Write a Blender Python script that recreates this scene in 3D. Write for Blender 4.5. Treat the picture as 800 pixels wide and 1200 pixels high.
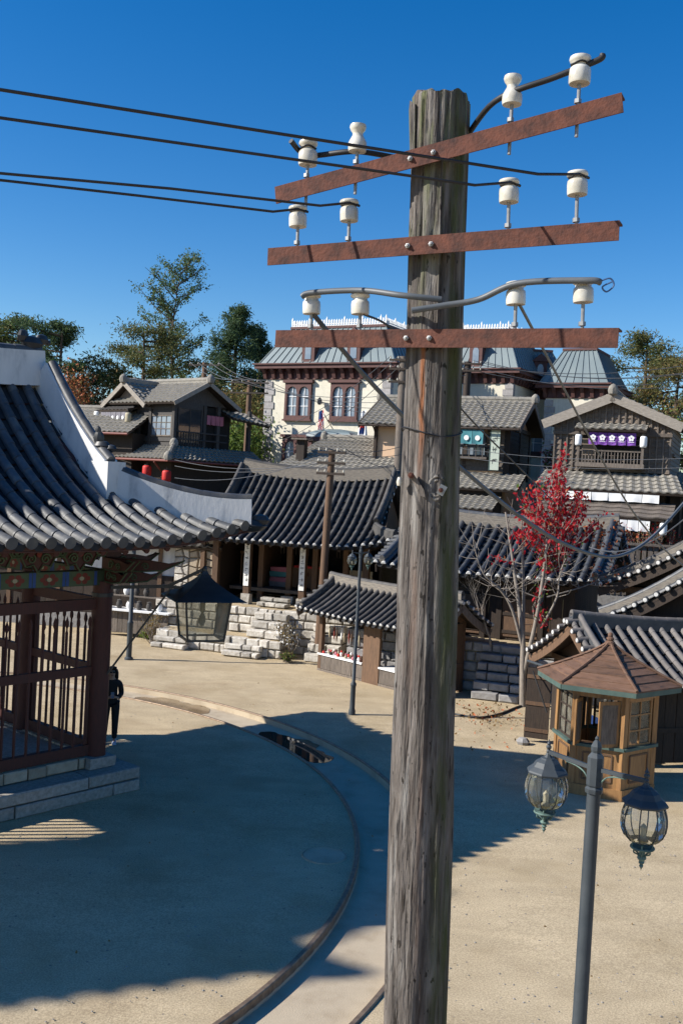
import bpy, math, random
from mathutils import Vector, Matrix
import numpy as np

for _o in list(bpy.data.objects):
    bpy.data.objects.remove(_o)
S = bpy.context.scene
COL = S.collection
R = math.radians
rng = random.Random(7)

# ---------------------------------------------------------------- camera
F = 1167.0; ROLL = 0.055; PITCH = math.atan(32 / F); CAMH = 6.0
_c, _s = math.cos(ROLL), math.sin(ROLL)
_rt = Vector((1, 0, 0)); _fw = Vector((0, math.cos(PITCH), -math.sin(PITCH))); _up = Vector((0, math.sin(PITCH), math.cos(PITCH)))
camx = _c * _rt + _s * _up
camy = -_s * _rt + _c * _up
cd = bpy.data.cameras.new('camera'); cam = bpy.data.objects.new('camera', cd); COL.objects.link(cam)
cd.sensor_fit = 'VERTICAL'; cd.sensor_height = 36.0; cd.lens = 36.0 * F / 1200.0
cd.clip_start = 0.1; cd.clip_end = 8000
m3 = Matrix((camx, camy, -_fw)).transposed().to_4x4()
m3.translation = Vector((0, 0, CAMH)); cam.matrix_world = m3
S.camera = cam

# ---------------------------------------------------------------- light
SUN_AZ = R(260.2); SUN_EL = R(33.0)
w = bpy.data.worlds.new('World'); S.world = w; w.use_nodes = True
nt = w.node_tree; nt.nodes.clear()
sky = nt.nodes.new('ShaderNodeTexSky'); sky.sky_type = 'NISHITA'; sky.sun_disc = False
sky.sun_elevation = SUN_EL; sky.sun_rotation = SUN_AZ
sky.altitude = 300; sky.air_density = 1.0; sky.dust_density = 0.25; sky.ozone_density = 2.6
hs = nt.nodes.new('ShaderNodeHueSaturation'); hs.inputs['Saturation'].default_value = 1.44; hs.inputs['Hue'].default_value = 0.507
bgn = nt.nodes.new('ShaderNodeBackground'); bgn.inputs['Strength'].default_value = 0.09
wo = nt.nodes.new('ShaderNodeOutputWorld')
nt.links.new(sky.outputs[0], hs.inputs['Color']); nt.links.new(hs.outputs[0], bgn.inputs['Color']); nt.links.new(bgn.outputs[0], wo.inputs['Surface'])
sd = bpy.data.lights.new('sun', 'SUN'); sd.energy = 4.85; sd.angle = R(0.53); sd.color = (1.0, 0.95, 0.87)
so = bpy.data.objects.new('sun', sd); COL.objects.link(so)
to_sun = Vector((math.sin(SUN_AZ) * math.cos(SUN_EL), math.cos(SUN_AZ) * math.cos(SUN_EL), math.sin(SUN_EL)))
so.rotation_euler = to_sun.to_track_quat('Z', 'Y').to_euler(); so.location = (-20, -10, 30)
S.view_settings.view_transform = 'Standard'; S.view_settings.look = 'None'
S.view_settings.exposure = 0.72; S.view_settings.gamma = 1.0; S.view_settings.use_curve_mapping = False
S.render.resolution_x = 682; S.render.resolution_y = 1024
S.render.engine = 'CYCLES'; S.cycles.max_bounces = 6; S.cycles.transparent_max_bounces = 24

# ---------------------------------------------------------------- measuring helpers (photo pixel -> world)
def ray(x, y):
    dx, dy = x - 400, y - 600
    u = dx * _c + dy * _s; v = -dx * _s + dy * _c
    return u * _rt - v * _up + F * _fw
def at(x, y, Y):
    d = ray(x, y); return d * (Y / d.y) + Vector((0, 0, CAMH))
def gnd(x, y, z=0.0):
    d = ray(x, y); return d * ((z - CAMH) / d.z) + Vector((0, 0, CAMH))

# ---------------------------------------------------------------- mesh builder
class MB:
    def __init__(s): s.v = []; s.f = []; s.m = []; s.cm = 0
    def add(s, vs, fs):
        b = len(s.v); s.v.extend([tuple(p) for p in vs])
        for q in fs: s.f.append(tuple(b + i for i in q)); s.m.append(s.cm)
        return s
    def box(s, c, sz, rot=None, jit=0):
        hx, hy, hz = sz[0] / 2, sz[1] / 2, sz[2] / 2
        vs = [Vector((x * hx, y * hy, z * hz)) for z in (-1, 1) for y in (-1, 1) for x in (-1, 1)]
        if jit: vs = [p + Vector((rng.uniform(-jit, jit), rng.uniform(-jit, jit), rng.uniform(-jit, jit))) for p in vs]
        if rot is not None: vs = [rot @ p for p in vs]
        c = Vector(c)
        return s.add([p + c for p in vs], [(0, 2, 3, 1), (4, 5, 7, 6), (0, 1, 5, 4), (2, 6, 7, 3), (0, 4, 6, 2), (1, 3, 7, 5)])
    def b2(s, x0, x1, y0, y1, z0, z1):
        return s.box(((x0 + x1) / 2, (y0 + y1) / 2, (z0 + z1) / 2), (x1 - x0, y1 - y0, z1 - z0))
    def beam(s, p0, p1, w, h, up=(0, 0, 1)):
        p0, p1 = Vector(p0), Vector(p1); d = (p1 - p0); L = d.length; d.normalize()
        x = d.cross(Vector(up)); x = x.normalized() if x.length > 1e-6 else Vector((1, 0, 0)); z = x.cross(d)
        return s.box((p0 + p1) / 2, (w, L, h), Matrix((x, d, z)).transposed())
    def tube(s, pts, r, n=8, cap=True):
        pts = [Vector(p) for p in pts]; k = len(pts)
        rs = r if isinstance(r, (list, tuple)) else [r] * k
        vs = []; ref = None
        for i, p in enumerate(pts):
            d = (pts[min(i + 1, k - 1)] - pts[max(i - 1, 0)]).normalized()
            if ref is None: ref = Vector((0, 0, 1)) if abs(d.z) < .9 else Vector((1, 0, 0))
            a = d.cross(ref).normalized(); ref = a.cross(d).normalized()
            for j in range(n):
                t = 2 * math.pi * j / n
                vs.append(p + rs[i] * (math.cos(t) * a + math.sin(t) * ref))
        fs = []
        for i in range(k - 1):
            for j in range(n):
                fs.append((i * n + j, (i + 1) * n + j, (i + 1) * n + (j + 1) % n, i * n + (j + 1) % n))
        if cap:
            fs.append(tuple(range(n))); fs.append(tuple((k - 1) * n + j for j in reversed(range(n))))
        return s.add(vs, fs)
    def lathe(s, prof, n=16, o=(0, 0, 0), rot=None, ph=0.0):
        o = Vector(o); vs = []; fs = []; k = len(prof)
        for (r, z) in prof:
            for j in range(n):
                t = 2 * math.pi * j / n + ph
                p = Vector((r * math.cos(t), r * math.sin(t), z))
                vs.append((rot @ p if rot is not None else p) + o)
        for i in range(k - 1):
            for j in range(n):
                fs.append((i * n + j, i * n + (j + 1) % n, (i + 1) * n + (j + 1) % n, (i + 1) * n + j))
        if prof[0][0] > 1e-4: fs.append(tuple(reversed(range(n))))
        if prof[-1][0] > 1e-4: fs.append(tuple((k - 1) * n + j for j in range(n)))
        return s.add(vs, fs)
    def poly(s, pts, ext):
        pts = [Vector(p) for p in pts]; ext = Vector(ext); n = len(pts)
        return s.add(pts + [p + ext for p in pts], [tuple(range(n)), tuple(n + i for i in reversed(range(n)))] + [(i, n + i, n + (i + 1) % n, (i + 1) % n) for i in range(n)])
    def quad(s, a, b, c, d): return s.add([a, b, c, d], [(0, 1, 2, 3)])

def mesh(name, mb, mats, smooth=False, ang=40):
    me = bpy.data.meshes.new(name); me.from_pydata(mb.v, [], mb.f)
    for m in (mats if isinstance(mats, (list, tuple)) else [mats]): me.materials.append(m)
    if max(mb.m, default=0) > 0: me.polygons.foreach_set('material_index', mb.m)
    if smooth:
        me.polygons.foreach_set('use_smooth', [True] * len(me.polygons))
        me.set_sharp_from_angle(angle=R(ang))
    me.update(); return me
def ob(name, mb, mats, parent=None, loc=(0, 0, 0), smooth=False, ang=40, kind=None, label=None, cat=None, group=None):
    me = mb if isinstance(mb, bpy.types.Mesh) else mesh(name, mb, mats, smooth, ang)
    o = bpy.data.objects.new(name, me); COL.objects.link(o); o.location = loc
    if parent is not None: o.parent = parent
    return tag(o, label, cat, group, kind)
def tag(o, label=None, cat=None, group=None, kind=None):
    if label: o['label'] = label
    if cat: o['category'] = cat
    if group: o['group'] = group
    if kind: o['kind'] = kind
    return o
def thing(name, label, cat, loc=(0, 0, 0), rz=0.0, group=None):
    o = bpy.data.objects.new(name, None); COL.objects.link(o); o.empty_display_size = .2
    o.location = loc; o.rotation_euler = (0, 0, rz)
    return tag(o, label, cat, group)
def copy_tree(o, parent=None):
    c = o.copy(); COL.objects.link(c); c.parent = parent
    for ch in [x for x in list(bpy.data.objects) if x.parent == o and x != c]: copy_tree(ch, c)
    return c

# ---------------------------------------------------------------- materials
MAT = {}
def M(name, c1, c2=None, scale=3.0, rough=.8, bump=0.0, bscale=20.0, stretch=(1, 1, 1), metal=0.0, rnd=0.0, c3=None, lo=.35, hi=.68, spec=.4, coord='Object', bstretch=None, detail=6, bdist=.02):
    m = bpy.data.materials.new(name); m.use_nodes = True; n = m.node_tree.nodes; L = m.node_tree.links
    b = n['Principled BSDF']; b.inputs['Roughness'].default_value = rough; b.inputs['Metallic'].default_value = metal
    b.inputs['Specular IOR Level'].default_value = spec
    c2 = c2 or tuple(x * .7 for x in c1)
    tc = n.new('ShaderNodeTexCoord'); mp = n.new('ShaderNodeMapping'); mp.inputs['Scale'].default_value = stretch
    L.new(tc.outputs[coord], mp.inputs[0])
    ns = n.new('ShaderNodeTexNoise'); ns.inputs['Scale'].default_value = scale; ns.inputs['Detail'].default_value = detail; ns.inputs['Roughness'].default_value = .65
    L.new(mp.outputs[0], ns.inputs['Vector'])
    rp = n.new('ShaderNodeValToRGB'); L.new(ns.outputs['Fac'], rp.inputs[0])
    e = rp.color_ramp.elements; e[0].position = lo; e[0].color = (*c1, 1); e[1].position = hi; e[1].color = (*c2, 1)
    if c3: x = e.new((lo + hi) / 2); x.color = (*c3, 1)
    out = rp.outputs[0]
    if rnd:
        oi = n.new('ShaderNodeObjectInfo'); mr = n.new('ShaderNodeMapRange'); mr.inputs[3].default_value = 1 - rnd; mr.inputs[4].default_value = 1 + rnd
        L.new(oi.outputs['Random'], mr.inputs[0]); h = n.new('ShaderNodeHueSaturation'); L.new(mr.outputs[0], h.inputs['Value']); L.new(out, h.inputs['Color']); out = h.outputs[0]
        ad = n.new('ShaderNodeVectorMath'); ad.operation = 'ADD'; sc = n.new('ShaderNodeVectorMath'); sc.operation = 'SCALE'; sc.inputs[3].default_value = 37.0
        L.new(oi.outputs['Random'], sc.inputs[0]); L.new(tc.outputs[coord], ad.inputs[0]); L.new(sc.outputs[0], ad.inputs[1]); L.new(ad.outputs[0], mp.inputs[0])
    L.new(out, b.inputs['Base Color'])
    if bump:
        mp2 = mp
        if bstretch: mp2 = n.new('ShaderNodeMapping'); mp2.inputs['Scale'].default_value = bstretch; L.new(tc.outputs[coord], mp2.inputs[0])
        n2 = n.new('ShaderNodeTexNoise'); n2.inputs['Scale'].default_value = bscale; n2.inputs['Detail'].default_value = 5; L.new(mp2.outputs[0], n2.inputs['Vector'])
        bp = n.new('ShaderNodeBump'); bp.inputs['Strength'].default_value = bump; bp.inputs['Distance'].default_value = bdist
        L.new(n2.outputs['Fac'], bp.inputs['Height']); L.new(bp.outputs[0], b.inputs['Normal'])
    MAT[name] = m; return m
def nodes_of(m): return m.node_tree.nodes, m.node_tree.links, m.node_tree.nodes['Principled BSDF']

m_sand = M('sand', (.5, .408, .272), (.39, .308, .19), scale=.55, rough=.95, bump=.4, bscale=120, spec=.15, c3=(.46, .372, .245), detail=9, bdist=.03)
n, L, b = nodes_of(m_sand)
# coarse gravel specks and damp stains on the sand
tc = n.new('ShaderNodeTexCoord'); vo = n.new('ShaderNodeTexVoronoi'); vo.inputs['Scale'].default_value = 5.0; L.new(tc.outputs['Object'], vo.inputs['Vector'])
vo.feature = 'F1'; wn = n.new('ShaderNodeTexWhiteNoise'); L.new(vo.outputs['Color'], wn.inputs['Vector'])
cmp_ = n.new('ShaderNodeMath'); cmp_.operation = 'LESS_THAN'; cmp_.inputs[1].default_value = .09; L.new(vo.outputs['Distance'], cmp_.inputs[0])
c2_ = n.new('ShaderNodeMath'); c2_.operation = 'GREATER_THAN'; c2_.inputs[1].default_value = .62; L.new(wn.outputs['Value'], c2_.inputs[0])
mu = n.new('ShaderNodeMath'); mu.operation = 'MULTIPLY'; L.new(cmp_.outputs[0], mu.inputs[0]); L.new(c2_.outputs[0], mu.inputs[1])
mx = n.new('ShaderNodeMixRGB'); mx.inputs[2].default_value = (.2, .17, .14, 1); L.new(mu.outputs[0], mx.inputs[0])
n3 = n.new('ShaderNodeTexNoise'); n3.inputs['Scale'].default_value = 45; n3.inputs['Detail'].default_value = 4; L.new(tc.outputs['Object'], n3.inputs['Vector'])
r3 = n.new('ShaderNodeValToRGB'); r3.color_ramp.elements[0].color = (.74, .72, .7, 1); r3.color_ramp.elements[1].color = (1.16, 1.15, 1.13, 1); r3.color_ramp.elements[0].position = .35; r3.color_ramp.elements[1].position = .65
L.new(n3.outputs['Fac'], r3.inputs[0])
ml = n.new('ShaderNodeMixRGB'); ml.blend_type = 'MULTIPLY'; ml.inputs[0].default_value = 1.0
src = b.inputs['Base Color'].links[0].from_socket
n4 = n.new('ShaderNodeTexNoise'); n4.inputs['Scale'].default_value = .35; n4.inputs['Detail'].default_value = 8; n4.inputs['Distortion'].default_value = .6; L.new(tc.outputs['Object'], n4.inputs['Vector'])
r4 = n.new('ShaderNodeMapRange'); r4.inputs[1].default_value = .56; r4.inputs[2].default_value = .72; r4.inputs[3].default_value = 0; r4.inputs[4].default_value = .45; L.new(n4.outputs['Fac'], r4.inputs[0])
m4 = n.new('ShaderNodeMixRGB'); m4.inputs[2].default_value = (.3, .215, .125, 1); L.new(r4.outputs[0], m4.inputs[0]); L.new(src, m4.inputs[1])
# faint scuffed cart marks
mpw = n.new('ShaderNodeMapping'); mpw.inputs['Rotation'].default_value = (0, 0, .5); mpw.inputs['Scale'].default_value = (.6, 1.3, 1); L.new(tc.outputs['Object'], mpw.inputs[0])
n5 = n.new('ShaderNodeTexNoise'); n5.inputs['Scale'].default_value = 1.6; n5.inputs['Detail'].default_value = 7; n5.inputs['Distortion'].default_value = .8; L.new(mpw.outputs[0], n5.inputs['Vector'])
r5 = n.new('ShaderNodeMapRange'); r5.inputs[1].default_value = .4; r5.inputs[2].default_value = .65; r5.inputs[3].default_value = .93; r5.inputs[4].default_value = 1.05; L.new(n5.outputs['Fac'], r5.inputs[0])
m5 = n.new('ShaderNodeVectorMath'); m5.operation = 'SCALE'; L.new(m4.outputs[0], m5.inputs[0]); L.new(r5.outputs[0], m5.inputs[3])
L.new(m5.outputs[0], ml.inputs[1]); L.new(r3.outputs[0], ml.inputs[2]); L.new(ml.outputs[0], mx.inputs[1]); L.new(mx.outputs[0], b.inputs['Base Color'])

m_concrete = M('channel_concrete', (.46, .38, .27), (.34, .27, .185), scale=1.6, rough=.95, bump=.4, bscale=90, c3=(.42, .345, .245), detail=10)
m_rail = M('rail_steel', (.16, .11, .075), (.30, .22, .15), scale=9, rough=.55, metal=.5)
m_wet = M('wet_sand', (.15, .105, .058), (.24, .17, .1), scale=2.5, rough=.16, spec=.5)
m_water = M('puddle_water', (.05, .042, .03), (.07, .058, .04), rough=.015, spec=.7)
m_earth = M('hill_earth', (.12, .11, .05), (.16, .12, .07), scale=.6, rough=1, bump=.5, bscale=8)
m_tile = M('giwa_tile', (.04, .045, .053), (.105, .1, .09), scale=3.5, rough=.52, bump=.15, bscale=30, rnd=.3, spec=.5, c3=(.06, .063, .068))
m_tile2 = M('giwa_tile_brown', (.044, .042, .041), (.1, .092, .084), scale=3.0, rough=.65, bump=.2, bscale=25, rnd=.22, spec=.35)
m_rowt = M('giwa_tile_tan', (.15, .135, .125), (.1, .092, .087), scale=3.0, rough=.7, bump=.2, bscale=25, rnd=.2, spec=.35)
m_pan = M('giwa_pan', (.02, .022, .026), (.04, .04, .041), scale=4, rough=.8, spec=.2)
m_rtile = M('ridge_tile', (.24, .21, .17), (.12, .105, .09), scale=6, rough=.85, bump=.4, bscale=25, stretch=(1, 1, 6))
m_plaster = M('white_plaster', (.64, .63, .61), (.34, .345, .35), scale=2.6, rough=.9, bump=.2, bscale=14, c3=(.58, .575, .56), stretch=(1, 1, .4), hi=.74)
m_lime = M('lime_end', (.62, .61, .58), (.42, .41, .39), scale=8, rough=.85)
m_redwood = M('red_lacquer_wood', (.078, .02, .014), (.05, .015, .011), scale=5, rough=.6, bump=.1, stretch=(6, 6, 1))
m_green = M('painted_green', (.028, .045, .024), (.045, .068, .034), scale=6, rough=.7)
m_pink = M('painted_red', (.2, .035, .022), (.14, .03, .02), rough=.7)
m_blue = M('painted_blue', (.03, .08, .26), (.03, .06, .2), rough=.7)
m_cream = M('painted_cream', (.4, .35, .24), (.34, .29, .19), rough=.7)
m_swirl = M('painted_pale_green', (.085, .115, .06), (.055, .08, .042), rough=.7)
m_granite = M('granite', (.33, .305, .27), (.2, .185, .16), scale=14, rough=.9, bump=.35, bscale=18, rnd=.12)
m_granite_w = M('pale_granite', (.56, .525, .465), (.33, .295, .245), scale=6, rough=.9, bump=.7, bscale=12, rnd=.28)
m_rubble = M('rubble_stone', (.40, .33, .24), (.3, .24, .17), scale=7, rough=.9, bump=.5, bscale=12, rnd=.2)
m_mortar = M('mortar', (.12, .10, .08), (.16, .13, .1), rough=1)
m_stair = M('stair_stone', (.30, .29, .28), (.2, .19, .185), scale=7, rough=.9, bump=.5, bscale=12, rnd=.15)
m_dwood = M('dark_wood', (.045, .03, .021), (.022, .015, .011), scale=4, rough=.75, bump=.25, bscale=14, stretch=(9, 9, 1), rnd=.2)
m_bwood = M('brown_wood', (.15, .085, .048), (.085, .05, .03), scale=4, rough=.75, bump=.3, bscale=14, stretch=(9, 9, 1), rnd=.18)
m_gwood = M('grey_wood', (.17, .14, .115), (.075, .062, .052), scale=4, rough=.85, bump=.35, bscale=14, stretch=(9, 9, 1), rnd=.22)
m_hgwood = M('grey_board', (.25, .195, .15), (.12, .095, .075), scale=4, rough=.85, bump=.35, bscale=10, stretch=(1, 1, 9), rnd=.2)
m_blwood = M('black_wood', (.042, .038, .036), (.075, .068, .062), scale=5, rough=.8, bump=.25, stretch=(6, 6, 1), rnd=.15)
m_slate = M('jtile', (.27, .245, .205), (.17, .155, .135), scale=5, rough=.85, bump=.3, bscale=16, rnd=.1, c3=(.22, .205, .175))
m_palew = M('pale_weathered_wood', (.34, .3, .255), (.2, .175, .145), scale=4, rough=.85, bump=.35, bscale=14, stretch=(1.5, 1.5, 8))
m_black = M('black_metal', (.016, .018, .02), (.03, .032, .034), scale=6, rough=.45, spec=.5)
m_steel = M('lamp_paint', (.028, .037, .045), (.044, .053, .061), scale=7, rough=.6, spec=.5, bump=.08)
m_verd = M('verdigris', (.05, .08, .075), (.12, .2, .17), scale=30, rough=.7)
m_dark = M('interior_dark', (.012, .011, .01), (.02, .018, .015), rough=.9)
m_glass = M('window_glass', (.03, .036, .042), (.05, .055, .06), scale=2, rough=.06, spec=.8)
m_glassb = M('window_glass_pale', (.16, .2, .25), (.26, .3, .34), scale=1.3, rough=.12, spec=.7)
m_cream_w = M('cream_brick', (.70, .655, .54), (.62, .58, .47), scale=1.1, rough=.9)
n, L, b = nodes_of(m_cream_w)
tc = n.new('ShaderNodeTexCoord'); bk = n.new('ShaderNodeTexBrick'); bk.inputs['Scale'].default_value = 3.2; bk.inputs['Mortar Size'].default_value = .012
mp = n.new('ShaderNodeMapping'); mp.inputs['Rotation'].default_value = (R(90), 0, 0); L.new(tc.outputs['Object'], mp.inputs[0]); L.new(mp.outputs[0], bk.inputs['Vector'])
bk.inputs['Color1'].default_value = (1, 1, 1, 1); bk.inputs['Color2'].default_value = (.93, .93, .92, 1); bk.inputs['Mortar'].default_value = (.86, .85, .83, 1)
ml = n.new('ShaderNodeMixRGB'); ml.blend_type = 'MULTIPLY'; ml.inputs[0].default_value = 1
L.new(b.inputs['Base Color'].links[0].from_socket, ml.inputs[1]); L.new(bk.outputs['Color'], ml.inputs[2]); L.new(ml.outputs[0], b.inputs['Base Color'])
# rain streaks down the mansion walls
tc2 = n.new('ShaderNodeTexCoord'); mq_ = n.new('ShaderNodeMapping'); mq_.inputs['Scale'].default_value = (2.2, 2.2, .12); L.new(tc2.outputs['Object'], mq_.inputs[0]); nq_ = n.new('ShaderNodeTexNoise'); nq_.inputs['Scale'].default_value = 2.0; nq_.inputs['Detail'].default_value = 6; L.new(mq_.outputs[0], nq_.inputs['Vector'])
rq_ = n.new('ShaderNodeMapRange'); rq_.inputs[1].default_value = .55; rq_.inputs[2].default_value = .75; rq_.inputs[3].default_value = 0; rq_.inputs[4].default_value = .4; L.new(nq_.outputs['Fac'], rq_.inputs[0]); xq_ = n.new('ShaderNodeMixRGB'); xq_.inputs[2].default_value = (.36, .32, .25, 1); L.new(rq_.outputs[0], xq_.inputs[0]); L.new(ml.outputs[0], xq_.inputs[1]); L.new(xq_.outputs[0], b.inputs['Base Color'])
m_brownp = M('brown_paint', (.115, .05, .043), (.075, .034, .03), scale=6, rough=.7)
m_teal = M('copper_roof', (.115, .155, .17), (.155, .195, .2), scale=1.2, rough=.5, stretch=(1, 1, .3), spec=.5, rnd=.04)
m_quoin = M('quoin_stone', (.36, .34, .33), (.25, .235, .23), scale=6, rough=.9, bump=.3, rnd=.15)
m_white = M('white_paint', (.78, .78, .77), (.7, .7, .69), rough=.7)
m_paper = M('white_paper', (.82, .81, .77), (.75, .74, .7), rough=.9)
m_porc = M('porcelain', (.68, .66, .6), (.42, .38, .29), scale=7, rough=.22, spec=.6, rnd=.06)
m_rust = M('rusty_steel', (.13, .046, .028), (.045, .021, .017), scale=13, rough=.85, bump=.25, bscale=60, c3=(.09, .034, .023), metal=.1)
m_galv = M('galvanised', (.25, .25, .25), (.34, .34, .33), scale=12, rough=.5, metal=.6)
m_pipe = M('grey_pipe', (.075, .085, .095), (.11, .12, .13), scale=5, rough=.5)
m_cable = M('black_cable', (.016, .016, .018), (.022, .022, .024), rough=.55)
m_wire = M('far_wire', (.05, .055, .065), (.08, .085, .095), rough=.6)
m_bluec = M('blue_cable', (.05, .11, .24), (.06, .12, .25), rough=.5)
m_salmon = M('peach_plaster', (.62, .42, .27), (.56, .38, .25), scale=2, rough=.9)
m_redl = M('red_paper', (.55, .025, .018), (.45, .02, .016), rough=.6)
m_purple = M('purple_cloth', (.19, .07, .34), (.16, .06, .3), scale=3, rough=.9)
m_tealc = M('teal_cloth', (.07, .24, .27), (.06, .2, .23), scale=3, rough=.9)
m_greyc = M('grey_cloth', (.16, .15, .17), (.21, .2, .22), scale=3, rough=.9)
m_pinkc = M('pink_cloth', (.45, .16, .2), (.38, .13, .17), scale=3, rough=.9)
m_gutter = M('red_gutter', (.20, .055, .04), (.15, .045, .035), rough=.6)
m_ink = M('ink', (.02, .02, .02), (.03, .03, .03), rough=.9)

m_leafr2 = M('orange_leaf', (.34, .07, .02), (.4, .13, .04), scale=3, rough=.6)
m_twig = M('pale_bark', (.27, .235, .2), (.17, .145, .12), scale=7, rough=.9, bump=.3, stretch=(3, 3, .7))
m_bark = M('pine_bark', (.10, .07, .05), (.06, .045, .034), scale=6, rough=.95, bump=.4)
def foliage(name, a, b_, s=1.5):
    m = M(name, a, b_, scale=s, rough=.65, spec=.25, lo=.3, hi=.7); n = m.node_tree.nodes; L = m.node_tree.links; b = n['Principled BSDF']
    t = n.new('ShaderNodeBsdfTranslucent'); L.new(b.inputs['Base Color'].links[0].from_socket, t.inputs[0]); mx = n.new('ShaderNodeMixShader'); mx.inputs[0].default_value = .38
    L.new(b.outputs[0], mx.inputs[1]); L.new(t.outputs[0], mx.inputs[2]); L.new(mx.outputs[0], n['Material Output'].inputs[0]); return m
m_leafr = foliage('red_leaf', (.33, .01, .02), (.5, .02, .03), 3)
m_pine = foliage('pine_needles', (.06, .1, .034), (.11, .15, .05))
m_pineb = foliage('pine_needles_brown', (.095, .105, .034), (.16, .14, .048))
m_conif = foliage('dark_conifer', (.034, .068, .035), (.065, .105, .05))
m_poplar = foliage('tall_tree_leaf', (.07, .13, .05), (.125, .18, .07))
m_bushg = foliage('bush_green', (.09, .16, .03), (.17, .22, .045))
m_autumn = foliage('autumn_leaf', (.18, .125, .045), (.25, .15, .06))
m_shrub = foliage('dry_shrub', (.16, .13, .06), (.22, .17, .07))
m_skin = M('skin', (.45, .28, .2), (.42, .26, .18), rough=.6)
m_blk = M('black_clothes', (.012, .012, .013), (.02, .02, .021), scale=6, rough=.85)
m_hair = M('dark_hair', (.02, .014, .01), (.03, .02, .014), rough=.5)
m_shoe = M('pale_shoes', (.42, .52, .7), (.55, .62, .75), rough=.7)
m_kwood = M('kiosk_wood', (.31, .165, .062), (.17, .088, .036), scale=3, rough=.5, bump=.15, stretch=(7, 7, .8), rnd=.12, spec=.45)
m_kroof = M('kiosk_roof_board', (.15, .088, .058), (.055, .037, .028), scale=2.4, rough=.75, bump=.4, stretch=(1.2, 1.2, 12), rnd=.25, c3=(.13, .068, .04))
m_kgreen = M('kiosk_green', (.05, .085, .075), (.08, .12, .1), scale=5, rough=.7)

RUSTX = -.054
# old pole wood: vertical grain, moss, rust streak
m_pole = M('pole_wood', (.165, .146, .132), (.052, .044, .039), scale=9, rough=.9, bump=.9, bscale=26, stretch=(2.6, 2.6, .22), c3=(.108, .093, .082), bstretch=(2.6, 2.6, .25), lo=.36, hi=.62, bdist=.025)
n, L, b = nodes_of(m_pole)
tc = n.new('ShaderNodeTexCoord')
def _noise(scale, st, detail=4):
    mp = n.new('ShaderNodeMapping'); mp.inputs['Scale'].default_value = st; L.new(tc.outputs['Object'], mp.inputs[0])
    q = n.new('ShaderNodeTexNoise'); q.inputs['Scale'].default_value = scale; q.inputs['Detail'].default_value = detail; L.new(mp.outputs[0], q.inputs['Vector']); return q.outputs['Fac']
def _rng(sock, a, b_, lo=0., hi=1.):
    q = n.new('ShaderNodeMapRange'); q.inputs[1].default_value = a; q.inputs[2].default_value = b_; q.inputs[3].default_value = lo; q.inputs[4].default_value = hi; L.new(sock, q.inputs[0]); return q.outputs[0]
def _mul(a, b_):
    q = n.new('ShaderNodeMath'); q.operation = 'MULTIPLY'; L.new(a, q.inputs[0]); L.new(b_, q.inputs[1]); return q.outputs[0]
def _mix(fac, col, base):
    q = n.new('ShaderNodeMixRGB'); L.new(fac, q.inputs[0]); L.new(base, q.inputs[1]); q.inputs[2].default_value = (*col, 1); return q.outputs[0]
sx = n.new('ShaderNodeSeparateXYZ'); L.new(tc.outputs['Object'], sx.inputs[0])
xl_ = n.new('ShaderNodeMath'); xl_.operation = 'MULTIPLY_ADD'; L.new(sx.outputs[2], xl_.inputs[0]); xl_.inputs[1].default_value = .0298; L.new(sx.outputs[0], xl_.inputs[2]); XL = xl_.outputs[0]
base = b.inputs['Base Color'].links[0].from_socket
crack = _rng(_noise(34, (1.6, 1.6, .13), 3), .40, .33)
base = _mix(crack, (.03, .023, .018), base)
pale = _rng(_noise(7, (3, 3, .25)), .54, .68, 0, .6); base = _mix(pale, (.27, .255, .235), base)
red_ = _rng(_noise(4, (3, 3, .2)), .55, .7, 0, .5); base = _mix(red_, (.12, .075, .055), base)
holes = _rng(_noise(46, (1, 1, .38), 2), .335, .30); base = _mix(holes, (.018, .014, .011), base)
moss = _mul(_rng(_noise(5, (2, 2, .35)), .42, .62), _rng(XL, .02, .08)); base = _mix(moss, (.06, .068, .024), base)
moss2 = _mul(_rng(_noise(9, (2, 2, .3)), .48, .66), _rng(sx.outputs[2], 6.6, 7.9, 0, .9)); base = _mix(moss2, (.13, .15, .06), base)
# rust that ran down from the crossarm bolts
def _band(s_, c, w_, soft):
    q = n.new('ShaderNodeMath'); q.operation = 'SUBTRACT'; L.new(s_, q.inputs[0]); q.inputs[1].default_value = c; q2 = n.new('ShaderNodeMath'); q2.operation = 'ABSOLUTE'; L.new(q.outputs[0], q2.inputs[0]); return _rng(q2.outputs[0], w_ + soft, w_)
ys_ = _rng(sx.outputs[1], -.05, -.09)
zr_ = _mul(_rng(sx.outputs[2], 6.0, 6.35), _rng(sx.outputs[2], 6.76, 6.74))
wob = n.new('ShaderNodeMath'); wob.operation = 'MULTIPLY_ADD'; L.new(_noise(6, (0, 0, 1)), wob.inputs[0]); wob.inputs[1].default_value = .03; L.new(XL, wob.inputs[2])
rs_ = _mul(_mul(_band(wob.outputs[0], RUSTX, .004, .012), ys_), zr_); base = _mix(rs_, (.22, .085, .035), base)
L.new(base, b.inputs['Base Color'])

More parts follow.
